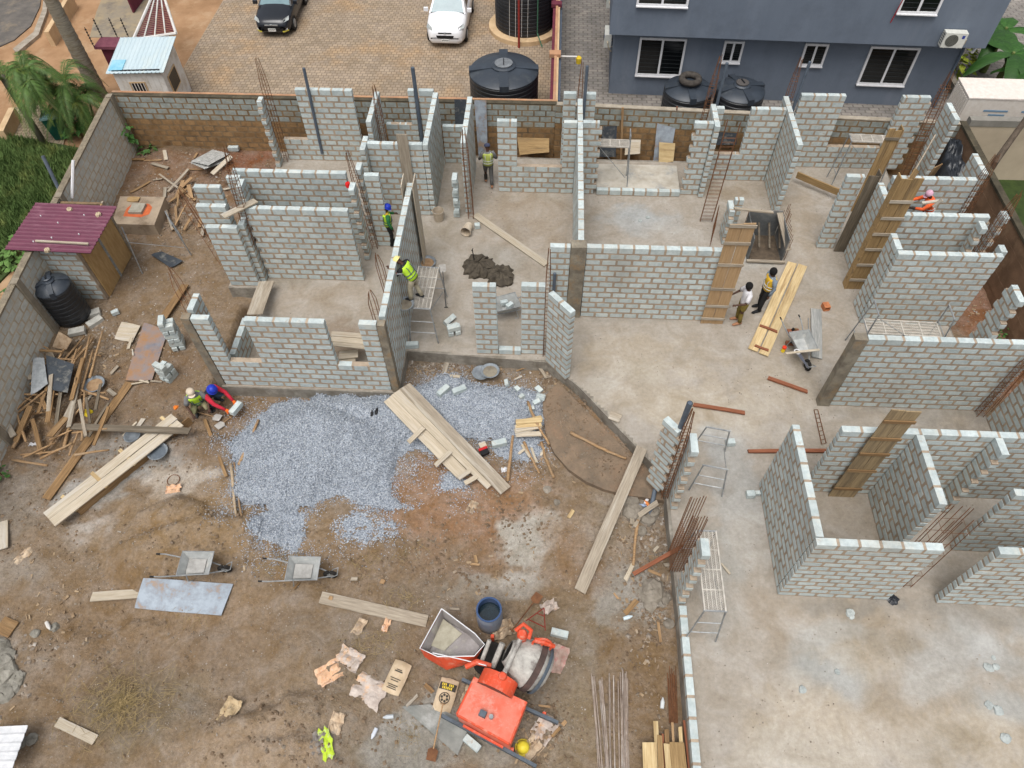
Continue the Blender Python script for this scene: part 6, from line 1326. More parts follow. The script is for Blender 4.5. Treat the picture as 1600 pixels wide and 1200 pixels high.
pl=[p*1.0 for p in(mp(690,965,g+.3),mp(722,990,g+.36),mp(694,1017,g+.3),mp(672,1008,g+.28))]; MB().add(pl,[(0,3,2,1)]).build('hopper_sediment',mat('hopper_mud',(176,170,152),(156,150,132),rnd=0),mx)
MB().path([mp(676,1020,g+.66),mp(720,1030,g+.8),mp(760,1040,g+1.0)],.012,5).build('cable',m_white,mx)
b=MB(); b.path([mp(728,1042,g+.8),mp(745,1034,g+.9),mp(768,1040,g+.9)],[.06,.07,.05],8); b.build('pivot_arm',m_or,mx)
for (a,c_,r) in(((765,1000),(752,1035),.05),((785,1005),(770,1042),.07)): MB().tube(mp(*a,g+1.0),mp(*c_,g+.7),r,r,8).build('frame_tube',m_crust,mx)
b=MB(); 
for (a,c_) in(((850,950),(822,970)),((850,950),(852,985)),((838,958),(851,963)),((826,968),(851,980))): b.tube(mp(*a,g+.5),mp(*c_,g+.9),.014,.014,5)
b.build('red_frame',mat('red_lead',(150,62,50),rnd=0),mx)
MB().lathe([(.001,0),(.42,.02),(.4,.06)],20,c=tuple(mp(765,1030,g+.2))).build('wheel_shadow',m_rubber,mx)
# blue barrel
p=zg(766,972); r=empty('water_barrel',p,0,'blue plastic barrel of water standing behind the mixer','barrel')
m_bar2=mat('barrel_dusty_blue',(150,156,166),(120,130,146),scale=2,rnd=0,rough=.6,c3=(170,166,160))
MB().lathe([(.29,0),(.31,.05),(.32,.3),(.32,.6),(.31,.82),(.29,.9),(.305,.92),(.27,.92),(.27,.86),(.29,.6),(.28,.2)],28,cap=(True,False)).build('body',m_bar2,r,smooth=True)
MB().lathe([(.285,.82),(.3,.9),(.31,.93),(.268,.93),(.262,.8),(.268,.66)],28,cap=(False,False)).build('blue_rim',mat('barrel_blue',(60,84,124),(46,70,108),rnd=0,rough=.5),r)
MB().lathe([(.001,.62),(.28,.62)],28,cap=(False,False)).build('water',mat('dark_water',(30,46,54),(22,36,44),rnd=0,rough=.05,bump=0,spec=.7),r)
# ---------- cement bags
m_bag=mat('cement_bag_paper',(208,188,160),(188,166,136),scale=5,rnd=.06,bump=.5,bscale=9)
def bag(label,px,py,rz,full=True,s=1.,marks=()):
    p=zg(px,py); r=empty('cement_bag',p,rz,label,'bag'); L,W,H_=.78*s,.46*s,.17 if full else .05; V=[];F=[]; nx,ny=10,7
    rs=random.Random(px)
    for sgn in(1,-1):
        for i in range(nx+1):
            for j in range(ny+1):
                u=i/nx*2-1; v=j/ny*2-1; h=max(0,(1-abs(u)**3.5))**.6*max(0,(1-abs(v)**3.5))**.6; w=(1 if full else rs.uniform(.3,1.2)); V.append((u*L/2*(1-.06*abs(v)),v*W/2*(1-.05*abs(u)),H_/2+sgn*H_/2*h*w+(0 if full else rs.uniform(-.015,.03))+(rs.uniform(-.008,.008) if full else 0)))
    k=(nx+1)*(ny+1)
    for q in(0,1):
        for i in range(nx):
            for j in range(ny):
                f=(q*k+i*(ny+1)+j,q*k+(i+1)*(ny+1)+j,q*k+(i+1)*(ny+1)+j+1,q*k+i*(ny+1)+j+1); F.append(f if q==0 else f[::-1])
    MB().add(V,F).build('sack',m_bag,r,smooth=True)
    for (x,y,w,d,c) in marks:
        nn=6; V=[];F=[]; nj=8
        for i in range(nn+1):
            for j in range(nj):
                xx=x+(i/nn-.5)*w; yy=y+(j/(nj-1)-.5)*d; u=xx/(L/2); v=yy/(W/2); h=max(0,(1-abs(u)**3.5))**.6*max(0,(1-abs(v)**3.5))**.6; V.append((xx,yy,H_/2+H_/2*h+.012))
        for i in range(nn):
            for j in range(nj-1): F.append((nj*i+j,nj*i+nj+j,nj*i+nj+j+1,nj*i+j+1))
        MB().add(V,F).build('print',c,r)
    return r
pk=mat('bag_print_black',(70,66,60),rnd=0,bump=0); py_=mat('bag_print_yellow',(222,196,72),rnd=0,bump=0)
bag('full tan cement bag lying alone left of the mixer',621,1060,R(72),marks=[(.12,.0,.03,.2,pk),(.16,0,.02,.14,pk),(-.05,.0,.02,.26,pk),(-.1,0,.02,.2,pk),(-.2,.0,.02,.26,pk),(-.24,0,.02,.2,pk),(-.28,0,.02,.24,pk)])
bag('cement bag with yellow lettering and black ball emblem beside the mixer engine',697,1088,R(78),marks=[(.18,0,.16,.4,pk)])
bg_=[o for o in COL.objects if o.get('label','').startswith('cement bag with yellow')][0]
def emboss(txt,parent,x,y,z,s,m,rz=0):
    cu=bpy.data.curves.new('print_text','FONT'); cu.body=txt; cu.size=s; cu.align_x='CENTER'; cu.align_y='CENTER'; cu.extrude=.001
    o=bpy.data.objects.new('print_text',cu); COL.objects.link(o); dg=bpy.context.evaluated_depsgraph_get(); me=bpy.data.meshes.new_from_object(o.evaluated_get(dg)); bpy.data.objects.remove(o); me.materials.clear(); me.materials.append(m)
    q=bpy.data.objects.new('lettering',me); COL.objects.link(q); q.parent=parent; q.location=(x,y,z); q.rotation_euler=(0,0,rz); return q
for row,xx in enumerate((.215,.145)):
    for k in range(7-row):
        if k==3 and row==0: continue
        MB().box((xx,.13-.042*k-.02*row,.19),(.055,.03 if k%2 else .022,.004)).build('lettering',py_,bg_)
b=MB(); b.path([(-.08+.12*math.cos(a),.12*math.sin(a),.178) for a in np.linspace(0,6.283,25)],.01,4,False); b.build('emblem_ring',pk,bg_)
for k in range(6):
    a=k*1.047+.3; MB().lathe([(.001,.18),(.032,.179)],6,c=(-.08+.07*math.cos(a),.07*math.sin(a),0),cap=(False,False)).build('emblem_patch',pk,bg_)
def paper(label,px,py,r,m,seed,rz=0,group=None,asp=.7,h=.12):
    rs=random.Random(seed); n=9; V=[];F=[]
    for i in range(n+1):
        for j in range(n+1):
            u=i/n*2-1; v=j/n*2-1; d=1-.14*rs.random()*(abs(u)>.9 or abs(v)>.9); V.append((u*r*d,v*r*asp*d,.01+h*abs(math.sin(3*u+seed)*math.cos(4*v*asp+seed*2))*rs.uniform(.6,1)))
    F=[(i*(n+1)+j,(i+1)*(n+1)+j,(i+1)*(n+1)+j+1,i*(n+1)+j+1) for i in range(n) for j in range(n)]
    return tag(MB().add(V,F).build('empty_cement_bag',m,loc=zg(px,py,.0),rot=rz),label,'bag',group)
m_pap=mat('torn_bag_paper',(206,186,160),(176,152,126),scale=6,rnd=.08,bump=.4,c3=(150,140,130),s3=5); m_pap2=mat('torn_bag_orange',(222,190,160),(214,160,116),scale=4,rnd=.05,bump=.4,c3=(228,222,214),s3=4); m_pap3=mat('torn_bag_pale',(206,194,184),(172,158,148),scale=5,rnd=.06,bump=.4,c3=(220,170,120),s3=3)
paper('torn cement bag with orange print left of the empty bags',514,1053,.32,m_pap2,3,.6,asp=.8); paper('crumpled pinkish bag at the top of the empty bags',547,1030,.34,m_pap3,5,-.4); paper('flattened greyish empty bag touching the full tan bag',577,1080,.42,m_pap3,7,-.4,asp=.8)
paper('brown crumpled bag above the lime vest on the ground',526,1130,.24,m_pap,9,1.4); paper('dark printed empty bag on the pale sand ridge',360,1112,.3,mat('torn_bag_dark',(206,186,152),(186,164,130),scale=3,rnd=0,c3=(70,68,64),s3=5),11,1.3)
paper('twisted bag scrap beside the gravel edge at the red soil',738,793,.2,m_pap,13,1.2,asp=.6); paper('curled bag scrap near the plank and mixer',604,978,.18,m_pap2,15,1.3,asp=.5); paper('folded pale scrap of bag left of the curled one',562,980,.22,m_pap,17,1.2,asp=.6)
paper('long torn bag at the left yard below the tan board',38,870,.26,m_pap,19,1.0,asp=.5); paper('tan scrap near the left dusty patch',272,765,.22,m_pap2,21,.2,asp=.6); paper('split paper bags at the mixer drum foot',870,1030,.35,mat('floral_bag',(196,176,164),(170,140,126),scale=4,rnd=0,c3=(190,110,110),s3=6),23,1.2); paper('bundle of paper bags behind the mixer engine',850,1140,.35,m_pap3,25,1.0); paper('crushed paper bag right of the yellow helmet',828,1172,.3,m_pap,27,.8); paper('bag heaped on the mixer frame behind the hopper',785,985,.3,m_pap,29,.4,h=.5); paper('torn bag caught beside the engine cover',735,1085,.25,m_pap,31,1.2,h=.2); paper('paper caught in the red frame behind the drum',858,950,.22,m_pap3,33,.5,h=.2)
paper('white cloth scrap right of the long boards',788,735,.1,m_white,35,.3); paper('white scrap at the timber heap foot',52,696,.12,m_white,37,0,asp=.4)
r=empty('safety_vest',zg(512,1165),.9,'crumpled lime yellow vest tangled with grey cloth on the ground','vest'); 

def rag(parent,cx,cy,rx,ry,h,m,seed,name,rz):
    n=14; V=[]; ca,sa=math.cos(rz),math.sin(rz)
    for i in range(n+1):
        for k in range(n+1):
            u=i/n*2-1; v=k/n*2-1; x=u*rx*(1-.25*abs(math.sin(3*v+seed))); y=v*ry*(1-.3*abs(math.cos(2.3*u+seed))); z=.015+h*abs(math.sin(5*u+2*v+seed)*math.cos(3*v-2*u))
            V.append((cx+x*ca-y*sa,cy+x*sa+y*ca,z))
    MB().add(V,[(i*(n+1)+k,(i+1)*(n+1)+k,(i+1)*(n+1)+k+1,i*(n+1)+k+1) for i in range(n) for k in range(n)]).build(name,m,parent,smooth=True)
rag(r,0,.05,.38,.17,.06,mat('lime_fabric',(206,232,70),(178,204,50),rnd=0,k=.8,c3=(216,222,190),s3=6),1.3,'cloth',1.1); rag(r,-.12,.2,.26,.18,.1,mat('grey_cloth',(150,142,134),(118,112,106),rnd=0),2.1,'grey_cloth',.7)
r=empty('safety_helmet',zg(817,1168,.02),.4,'yellow helmet lying on paper beside the mixer engine','helmet'); MB().lathe([(.15,0),(.148,.06),(.12,.13),(.07,.17),(.001,.185)],18,cap=(False,False)).build('shell',mat('helmet_yellow',(236,216,70),(220,200,54),rnd=0,rough=.4,bump=0),r,smooth=True); MB().lathe([(.15,.0),(.185,.0),(.18,.012)],18,cap=(False,False)).build('brim',_mats['helmet_yellow'],r)
# pair of shoes, brush, bottle, sacks bits
for i,(px,py) in enumerate(((582,646),(589,644))): 
    q=U(px,py,0.02); tag(MB().path([(0,-.12,.05),(0,0,.05),(0,.12,.04)],[.035,.05,.03],8).build('black_shoe',m_blk,loc=q,smooth=True),'black shoe left standing on the gravel heap','shoe','pair of shoes on the gravel')
r=empty('broom_head',zg(756,706,.1),.5,'red and black broom head on the gravel by the long boards','broom'); MB().box((0,.05,.08),(.26,.08,.08)).build('stock',mat('broom_red',(186,40,44),rnd=0),r); MB().box((0,-.06,.06),(.24,.16,.1)).build('bristles',m_blk,r); MB().box((.05,.18,.08),(.2,.18,.03)).build('board',w_pale,r)
for i,(px,py,c) in enumerate(((1003,790,(150,170,200)),(1010,783,(226,226,230)),(1012,788,(220,130,60)),(608,1120,(190,196,200)),(585,1145,(206,212,220)),(75,977,(210,206,200)),(980,965,(206,220,226)),(1035,1100,(210,214,214)))):
    q=zg(px,py,.05); tag(MB().path([(-.1,0,0),(.05,0,.01),(.1,0,.01),(.14,0,.01)],[.045,.05,.03,.015],8).build('plastic_litter',mat('litter_%d'%i,c,rnd=0,rough=.4,bump=0),loc=q,rot=i*1.1),'crushed plastic bottle among the yard litter','litter','plastic litter on the yard')
lump('yellow_rag','bright yellow rag at the foot of the timber heap',zg(136,646),.16,.1,mat('yellow_cloth',(222,196,50),rnd=0),'rag',5); lump('orange_glove','orange glove dropped left of the crouching workmen',zg(275,637),.08,.06,mat('orange_cloth',(230,130,50),rnd=0),'glove',6)
lump('red_rag','red rag caught on the rebar above the pocket wall',(-6.32,18.35,2.85),.09,.14,mat('red_cloth',(220,40,40),rnd=0),'rag',9)
lump('plastic_scrap','crumpled black plastic scrap at the foot of the roofless room corner',U(1394,936,0),.16,.05,m_plastic,'plastic',12)
# straw litter (uncountable)
b=MB(); cpt=zg(190,1100)
for i in range(650):
    a=random.random()*6.28; d=abs(random.gauss(0,.6)); x,y=cpt[0]+d*math.cos(a)*1.25,cpt[1]+d*math.sin(a)*.9; an=random.random()*6.28; L=random.uniform(.1,.45); z=gz(x,y)+.04+random.random()*.06; b.tube((x,y,z),(x+L*math.cos(an),y+L*math.sin(an),z+random.uniform(-.02,.06)),.004,.003,3,False)
for (px,py,n_) in ((570,880,50),(630,940,50),(640,860,40),(560,1010,60),(430,880,60),(640,1150,40),(300,960,30),(600,1000,50)):
    q=zg(px,py)
    for i in range(n_):
        x,y=q[0]+random.gauss(0,.25),q[1]+random.gauss(0,.2); an=random.random()*6.28; L=random.uniform(.08,.3); z=gz(x,y)+.035; b.tube((x,y,z),(x+L*math.cos(an),y+L*math.sin(an),z+.01),.004,.003,3,False)
tag(b.build('straw_litter',mat('dry_straw',(178,156,112),(136,118,80),rnd=0,world=True,bump=0)),'dry straw and twigs strewn over the brown yard soil','straw',kind='stuff')
# wood chips and debris scatter (uncountable scraps)
b=MB()
for (px,py,rx,ry,n_,zz) in ((700,580,1.9,.25,70,None),(870,590,.5,.4,30,None),(1000,850,.8,1.2,60,None),(330,300,2.0,1.5,120,None),(280,345,.8,1.0,60,None),(80,650,1.6,1.6,90,None),(840,720,1.2,.7,40,None),(1015,980,.5,1.4,50,None),(900,235,5.5,.35,120,None),(200,560,1.4,1.2,60,None),(820,1150,.8,.6,50,None),(1540,500,.5,2.5,60,None),(800,900,2.5,1.2,60,None),(60,980,1.2,2.0,60,None)):
    q=zg(px,py)
    for i in range(n_):
        x,y=q[0]+random.gauss(0,rx*.5),q[1]+random.gauss(0,ry*.5); L=random.uniform(.03,.13); b.box((x,y,gz(x,y)+.015),(L,L*random.uniform(.15,.6),random.uniform(.01,.03)),Matrix.Rotation(random.random()*6.28,3,'Z')@Matrix.Rotation(random.uniform(-.3,.3),3,'X'))
tag(b.build('wood_chips',mat('wood_scrap',(176,154,124),(128,106,82),scale=2,rnd=0,world=True,c3=(158,152,144))),'small scattered wood chips and scraps on the site ground','debris',kind='stuff')
# corrugated sheets in the back left earth and corner roofs
r=empty('roofing_sheets',zg(335,262),R(62),'leaning corrugated grey roofing sheets in the back left earth','roofing sheet')
m_cor=mat('grey_corrugated',(196,196,192),(160,160,156),rnd=.05,rough=.5)
for i in range(2):
    o=corrug(.8,1.3,.1+.1*i,.5+.05*i,6,m_cor,r,name='sheet'); o.rotation_euler=(0,0,math.pi/2+.2*i); o.location=(.1*i,.1*i,0)
tag(board3('plank',w_pale,U(332,272,.3),U(362,244,.6),.22,.03),'new pale plank leaning by the corrugated sheets','plank')
r=empty('roofing_sheet',zg(8,1172,.3),.05,'white roofing sheet at the lower left corner','roofing sheet'); corrug(.9,1.0,.3,.1,5,mat('white_sheet',(220,220,222),(200,202,204),rnd=0,rough=.4),r,name='sheet').rotation_euler=(0,0,math.pi/2)
# broken timber heap at the septic tank
for i in range(16):
    p=Vector(zg(random.uniform(258,318),random.uniform(290,372))); a=random.uniform(.6,2.6); L=random.uniform(.5,1.3); d=Vector((math.cos(a),math.sin(a),random.uniform(-.05,.25)))*L
    tag(board3('plank',random.choice([w_brown,w_pole,w_grey]),p+Vector((0,0,.08)),p+d+Vector((0,0,.12)),random.uniform(.05,.16),.03),'broken board in the timber litter between septic tank and block stubs','plank','broken boards beside the septic tank')
# individual offcuts in the littered zones
for (lab,grp,n_,x0,x1,y0,y1,ls) in (('split offcut lying between the rusty sheet and the timber heap','offcuts beside the timber heap',12,130,250,530,680,(.2,.6)),('broken offcut at the foot of the splayed slab edge','offcuts below the splayed slab edge',12,960,1045,770,990,(.15,.5)),('pale offcut along the plinth above the gravel','offcuts along the plinth',9,640,850,565,592,(.15,.5)),('splinter of board on the sand below the gravel','splinters on the sand',8,420,760,850,960,(.1,.3)),('stick of waste timber in the back left earth','sticks in the back left earth',12,215,400,225,300,(.3,.9)),('offcut strewn around the concrete mixer','offcuts around the mixer',8,560,900,1050,1190,(.12,.35))):
    for i in range(n_):
        p=Vector(zg(random.uniform(x0,x1),random.uniform(y0,y1))); a=random.random()*6.28; L=random.uniform(*ls); d=Vector((math.cos(a),math.sin(a),0))*L/2
        tag(board3('offcut',random.choice([w_pale,w_brown,w_grey,w_pole]),p-d+Vector((0,0,.03)),p+d+Vector((0,0,random.uniform(.03,.1))),random.uniform(.04,.14),.025),lab,'offcut',grp)
# ================================================================== CARS
m_tint=mat('tinted_windscreen',(112,140,146),(92,120,128),scale=1,rnd=0,rough=.08,bump=0,spec=.7)
m_tyre=m_rubber
def car(label,loc,rz,body,W,L,hood,belt,roof,suv=True):
    r=empty('parked_car',loc,rz,label,'car','cars parked in the paved yard')
    st=[(0,.66,.34,hood-.34),(.06,.78,.26,hood-.2),(.22,.88,.22,hood-.1),(.5,.97,.2,hood-.03),(.9,1,.2,hood+.04),(1.25,1,.2,hood+.1),(1.6,1,.2,belt),(3.4,1,.2,belt+.03),(L-.35,.98,.22,belt+.03),(L-.08,.9,.28,belt-.05),(L,.8,.4,belt-.2)]
    def sec(w,zb,zt): 
        h=[(0,zt+.035),(w*.45,zt+.028),(w*.78,zt+.0),(w*.93,zt-.07),(w*.99,zt-.2),(w,max(zb+.22,zt-.42)),(w*.97,zb+.12),(w*.88,zb)]
        return h+[(-x,z) for x,z in h[::-1] if x>0]
    V=[];F=[]; n=None
    for (y,w,zb,zt) in st:
        s=sec(w*W/2,zb,zt); n=len(s); V+=[(x,y,z) for x,z in s]
    for i in range(len(st)-1):
        for k in range(n): F.append((i*n+k,i*n+(k+1)%n,(i+1)*n+(k+1)%n,(i+1)*n+k))
    F.append(tuple(range(n))[::-1]); F.append(tuple(range((len(st)-1)*n,len(st)*n)))
    bo=MB().add(V,F).build('body',body,r,smooth=True)
    # cabin
    wb=W/2*.93; wr=W/2*.70; y0,y1,y2,y3=1.18,1.98,L-1.0,L-.25; zb0=hood+.1; zb=belt
    B=[(-wb,y0,zb0-.03),(wb,y0,zb0-.03),(wb,y3,zb),(-wb,y3,zb)]; T=[(-wr,y1,roof),(wr,y1,roof),(wr,y2,roof+.01),(-wr,y2,roof+.01)]
    MB().add(B+T,[(4,5,6,7),(0,1,5,4),(1,2,6,5),(2,3,7,6),(3,0,4,7)]).build('cabin',body,r)
    MB().add([(-wr,y1,roof),(wr,y1,roof),(wr*.98,(y1+y2)/2,roof+.045),(wr,y2,roof+.01),(-wr,y2,roof+.01),(-wr*.98,(y1+y2)/2,roof+.045)],[(0,1,2,5),(5,2,3,4)]).build('roof',body,r,smooth=True)
    def lerp4(q,u0,u1,v0,v1,off):
        a,b,c,d=[Vector(x) for x in q]; f=lambda u,v:a.lerp(b,u).lerp(d.lerp(c,u),v); n_=(b-a).cross(d-a).normalized()*off; return [f(u0,v0)+n_,f(u1,v0)+n_,f(u1,v1)+n_,f(u0,v1)+n_]
    MB().add(lerp4((B[0],B[1],T[1],T[0]),.05,.95,.06,.93,.006),[(0,1,2,3)]).build('windscreen',m_tint,r)
    MB().add(lerp4((B[0],B[1],T[1],T[0]),.04,.96,.0,.055,.012),[(0,1,2,3)]).build('wiper_cowl',m_blk,r)
    for s,q in((1,(B[1],B[2],T[2],T[1])),(-1,(B[3],B[0],T[0],T[3]))):
        for (u0,u1) in((.16,.5),(.53,.84)): MB().add(lerp4(q,u0,u1,.1,.88,.008),[(0,1,2,3)]).build('side_window',m_glass,r)
        mi=MB(); mi.box((s*(W/2+.1),1.38,belt+.08),(.2,.12,.15)); mi.build('mirror',body,r)
        MB().box((s*W/2*.995,2.0,belt-.32),(.02,.16,.03)).build('door_handle',body,r)
        hl=[Vector((s*W/2*.90,.52,hood-.06)),Vector((s*W/2*.93,.3,hood-.16)),Vector((s*W/2*.58,.09,hood-.24)),Vector((s*W/2*.66,.24,hood-.10))]; cc=sum(hl,Vector())/4
        MB().add([p+Vector((s*.015,-.03,.03)) for p in hl],[(0,1,2,3) if s>0 else (3,2,1,0)]).build('headlight',mat('headlamp_lens',(188,192,188),(140,146,146),scale=8,rnd=0,rough=.15,bump=0,spec=.7),r)
        MB().box((s*W/2*.72,.1,.42),(.16,.1,.07),s*.5).build('fog_lamp',m_white if suv else mat('plate_white',(230,230,226),rnd=0),r)
        if not suv: MB().box((s*W/2*.72,.06,.34),(.3,.08,.04),s*.75).build('yellow_trim',mat('trim_yellow',(190,176,70),rnd=0),r)
    for s in(-1,1):
        for y in(.85,L-.8):
            w=MB(); w.path([(s*(W/2-.12),y,.33),(s*(W/2+.01),y,.33)],[.33,.33],22); wh=w.build('wheel',m_tyre,r); MB().path([(s*(W/2+.0),y,.33),(s*(W/2+.025),y,.33)],[.2,.19],16).build('rim',m_steel,wh)
    MB().add([(-.42,-.012,hood-.36),(.42,-.012,hood-.36),(.36,-.012,hood-.5),(-.36,-.012,hood-.5)],[(3,2,1,0)]).build('lower_grille',m_blk,r)
    MB().box((0,.03,hood-.27),(.62,.06,.05)).build('upper_grille',m_blk if suv else m_steel,r); MB().lathe([(.001,0),(.06,.0),(.05,.01)],12,c=(0,.0,hood-.23),cap=(False,False)).build('badge',m_steel,r)
    pl=MB().box((0,-.02,.42),(.36,.02,.13)).build('number_plate',mat('plate_white',(230,230,226),rnd=0),r)
    for k in range(6): MB().box((-.13+.052*k,-.032,.44 if k%2 else .43),(.028,.006,.05)).build('plate_character',m_blk,pl)
    return r
m_wcar=mat('white_car_paint',(240,241,243),(234,235,238),scale=1,rnd=0,rough=.25,bump=0,spec=.6); m_bcar=mat('black_car_paint',(34,38,46),(26,30,36),scale=1,rnd=0,rough=.22,bump=0,spec=.6)
c=U(697,77,-.5); car('white sport utility car parked facing the site',(c[0],c[1],-.5),R(-1),m_wcar,1.86,4.4,1.02,1.1,1.66)
c=U(429,60,-.5); car('dark blue-black hatchback parked in the brick paved yard',(c[0],c[1],-.5),R(1),m_bcar,1.76,4.2,.9,.98,1.46,suv=False)
# ================================================================== PEOPLE
m_skin=mat('dark_skin',(84,56,42),(72,48,36),scale=6,rnd=.05,rough=.55,bump=0)
def skin_obj(name,verts,edges,m,parent,sub=1,rootv=0):
    me=bpy.data.meshes.new(name); me.from_pydata([tuple(v[0]) for v in verts],edges,[]); me.materials.append(m)
    o=bpy.data.objects.new(name,me); COL.objects.link(o); o.parent=parent
    md=o.modifiers.new('Skin','SKIN'); md.use_smooth_shade=True; md.branch_smoothing=.6
    for i,v in enumerate(verts):
        sv=me.skin_vertices[0].data[i]; rr=v[1]; sv.radius=(rr,rr) if not hasattr(rr,'__len__') else rr; sv.use_root=(i==rootv)
    o.modifiers.new('Sub','SUBSURF').levels=sub; o.modifiers['Sub'].render_levels=sub
    return o
def loft(rings,m,name,parent,n=16,cap=True):
    """rings: (centre, side vector, front vector)"""
    V=[];F=[]
    for c,a,b in rings:
        for k in range(n):
            t=2*math.pi*k/n; V.append(Vector(c)+Vector(a)*math.cos(t)+Vector(b)*math.sin(t))
    for i in range(len(rings)-1):
        for k in range(n): F.append((i*n+k,i*n+(k+1)%n,(i+1)*n+(k+1)%n,(i+1)*n+k))
    if cap: F.append(tuple(range(n))[::-1]); F.append(tuple(range((len(rings)-1)*n,len(rings)*n)))
    return MB().add(V,F).build(name,m,parent,smooth=True)
STAND=dict(pel=(0,0,.95),chest=(0,.0,1.30),neck=(0,.0,1.47),head=(0,.03,1.63),
 sl=(-.185,0,1.40),sr=(.185,0,1.40),el=(-.26,-.03,1.13),er=(.26,-.03,1.13),wl=(-.27,.06,.89),wr=(.27,.06,.89),
 hl=(-.095,0,.92),hr=(.095,0,.92),kl=(-.11,.03,.50),kr=(.11,.03,.50),al=(-.11,-.01,.09),ar=(.11,-.01,.09),tl=(-.13,.17,.04),tr=(.13,.17,.04))
def person(label,loc,rz,pose=None,shirt=None,sleeve='long',trous=None,vest=None,band=None,shoe=None,hat=None,hatm=None,glove=None,scale=1.,hair=True,trim=None):
    J={k:Vector(v) for k,v in STAND.items()}
    for k,v in (pose or {}).items(): J[k]=Vector(v)
    r=empty('person',loc,rz,label,'person'); r.scale=(scale,)*3
    vs=[];ed=[];ix={}
    def add(k,p,rad,par=None):
        ix[k]=len(vs); vs.append((Vector(p),rad))
        if par is not None: ed.append((ix[par],ix[k]))
    add('pel',J['pel'],.12); add('ab',J['pel'].lerp(J['chest'],.5),.11,'pel'); add('chest',J['chest'],.125,'ab'); add('neck',J['neck'],.055,'chest')
    hd=(J['head']-J['neck']); hu=hd.normalized(); add('head0',J['neck']+hd*.55,.07,'neck'); add('head',J['head'],.092,'head0'); add('crown',J['head']+hu*.07,.07,'head')
    fwd=Vector((0,1,0)); fwd=(fwd-hu*fwd.dot(hu)).normalized(); fdir=Vector((pose or {}).get('face',fwd)).normalized(); sidev=fdir.cross(hu).normalized()
    add('nose',J['head']+fdir*.11-hu*.015,.014,'head')
    for s,k in((-1,'earl'),(1,'earr')): add(k,J['head']+sidev*s*.095,.016,'head')
    for s in'lr':
        add('s'+s,J['s'+s],.062,'chest'); add('e'+s,J['e'+s],.043,'s'+s); add('w'+s,J['w'+s],.03,'e'+s)
        d=(J['w'+s]-J['e'+s]).normalized(); pv=J['w'+s]+d*.075; add('p'+s,pv,.034,'w'+s); sd=d.cross(Vector((0,0,1))); sd=sd.normalized() if sd.length>.1 else Vector((1,0,0)); nn=d.cross(sd)
        for q,(o,l_) in enumerate(((-.03,.06),(-.01,.07),(.01,.066),(.028,.052))):
            add('f%s%d'%(s,q),pv+sd*o*1.25+d*l_*.55+nn*.006,.0095,'p'+s); add('g%s%d'%(s,q),pv+sd*o*1.3+d*l_+nn*.028,.008,'f%s%d'%(s,q))
        add('t%s'%s+'h',J['w'+s]+d*.055+sd*(.05 if s=='r' else -.05)+nn*.02,.0105,'p'+s)
        add('h'+s,J['h'+s],.088,'pel'); add('k'+s,J['k'+s],.058,'h'+s); add('a'+s,J['a'+s],.038,'k'+s); add('t'+s,J['t'+s],.034,'a'+s)
    skin_obj('body',vs,ed,m_skin,r)
    for s in(-1,1): MB().lathe([(.001,-.014),(.012,-.007),(.014,0),(.012,.007),(.001,.014)],8,c=tuple(J['head']+fdir*.088+sidev*s*.034+hu*.02)).build('eye',m_white,r)
    MB().tube(J['head']+fdir*.098-hu*.055-sidev*.022,J['head']+fdir*.098-hu*.055+sidev*.022,.008,.008,6).build('mouth',mat('lip_brown',(96,54,48),rnd=0,bump=0),r)
    # torso frame
    ud=(J['neck']-J['pel']).normalized(); sx=(J['sr']-J['sl']).normalized(); fy=ud.cross(sx)*-1
    def torso(k,z0,z1): 
        P=lambda t:J['pel'].lerp(J['neck'],t)
        ts=[(z0,.165,.125),(.12,.165,.125),(.35,.155,.118),(.6,.18,.13),(.8,.2,.125),(.9,.185,.105),(z1,.09,.075)]
        return [(P(t),sx*a*k,fy*b*k) for t,a,b in ts if z0-1e-6<=t<=z1+1e-6]
    def limb(pts,rads,m,name,n=10): return MB().path(pts,rads,n).build(name,m,r,smooth=True)
    if shirt:
        loft(torso(1.0,-.12,1.0),shirt,'shirt',r)
        for s in'lr':
            e=J['e'+s]; w=J['w'+s]; S_=J['s'+s]; ch=J['chest'].lerp(S_,.55)
            if sleeve=='long': limb([ch,S_,S_.lerp(e,.5),e,e.lerp(w,.55),w],[.08,.08,.068,.058,.05,.042],trim or shirt,'sleeve')
            else: limb([ch,S_,S_.lerp(e,.5),S_.lerp(e,.8)],[.08,.08,.075,.078],shirt,'sleeve')
    if vest:
        v=loft(torso(1.13,-.06,.93),vest,'vest',r)
        if band:
            for t in(.14,.34):
                q=J['pel'].lerp(J['neck'],t); pts=[q+sx*.196*math.cos(a)+fy*.15*math.sin(a) for a in np.linspace(0,2*math.pi,25)]; MB().path(pts,.014,5,False).build('reflective_band',band,v)
            for s in(-1,1): MB().path([J['pel'].lerp(J['neck'],.3)+sx*s*.11+fy*.15,J['pel'].lerp(J['neck'],.7)+sx*s*.1+fy*.152,J['pel'].lerp(J['neck'],.95)+sx*s*.1+fy*.06,J['pel'].lerp(J['neck'],.95)+sx*s*.1-fy*.06,J['pel'].lerp(J['neck'],.65)+sx*s*.1-fy*.152,J['pel'].lerp(J['neck'],.3)+sx*s*.11-fy*.15],.013,5).build('reflective_band',band,v)
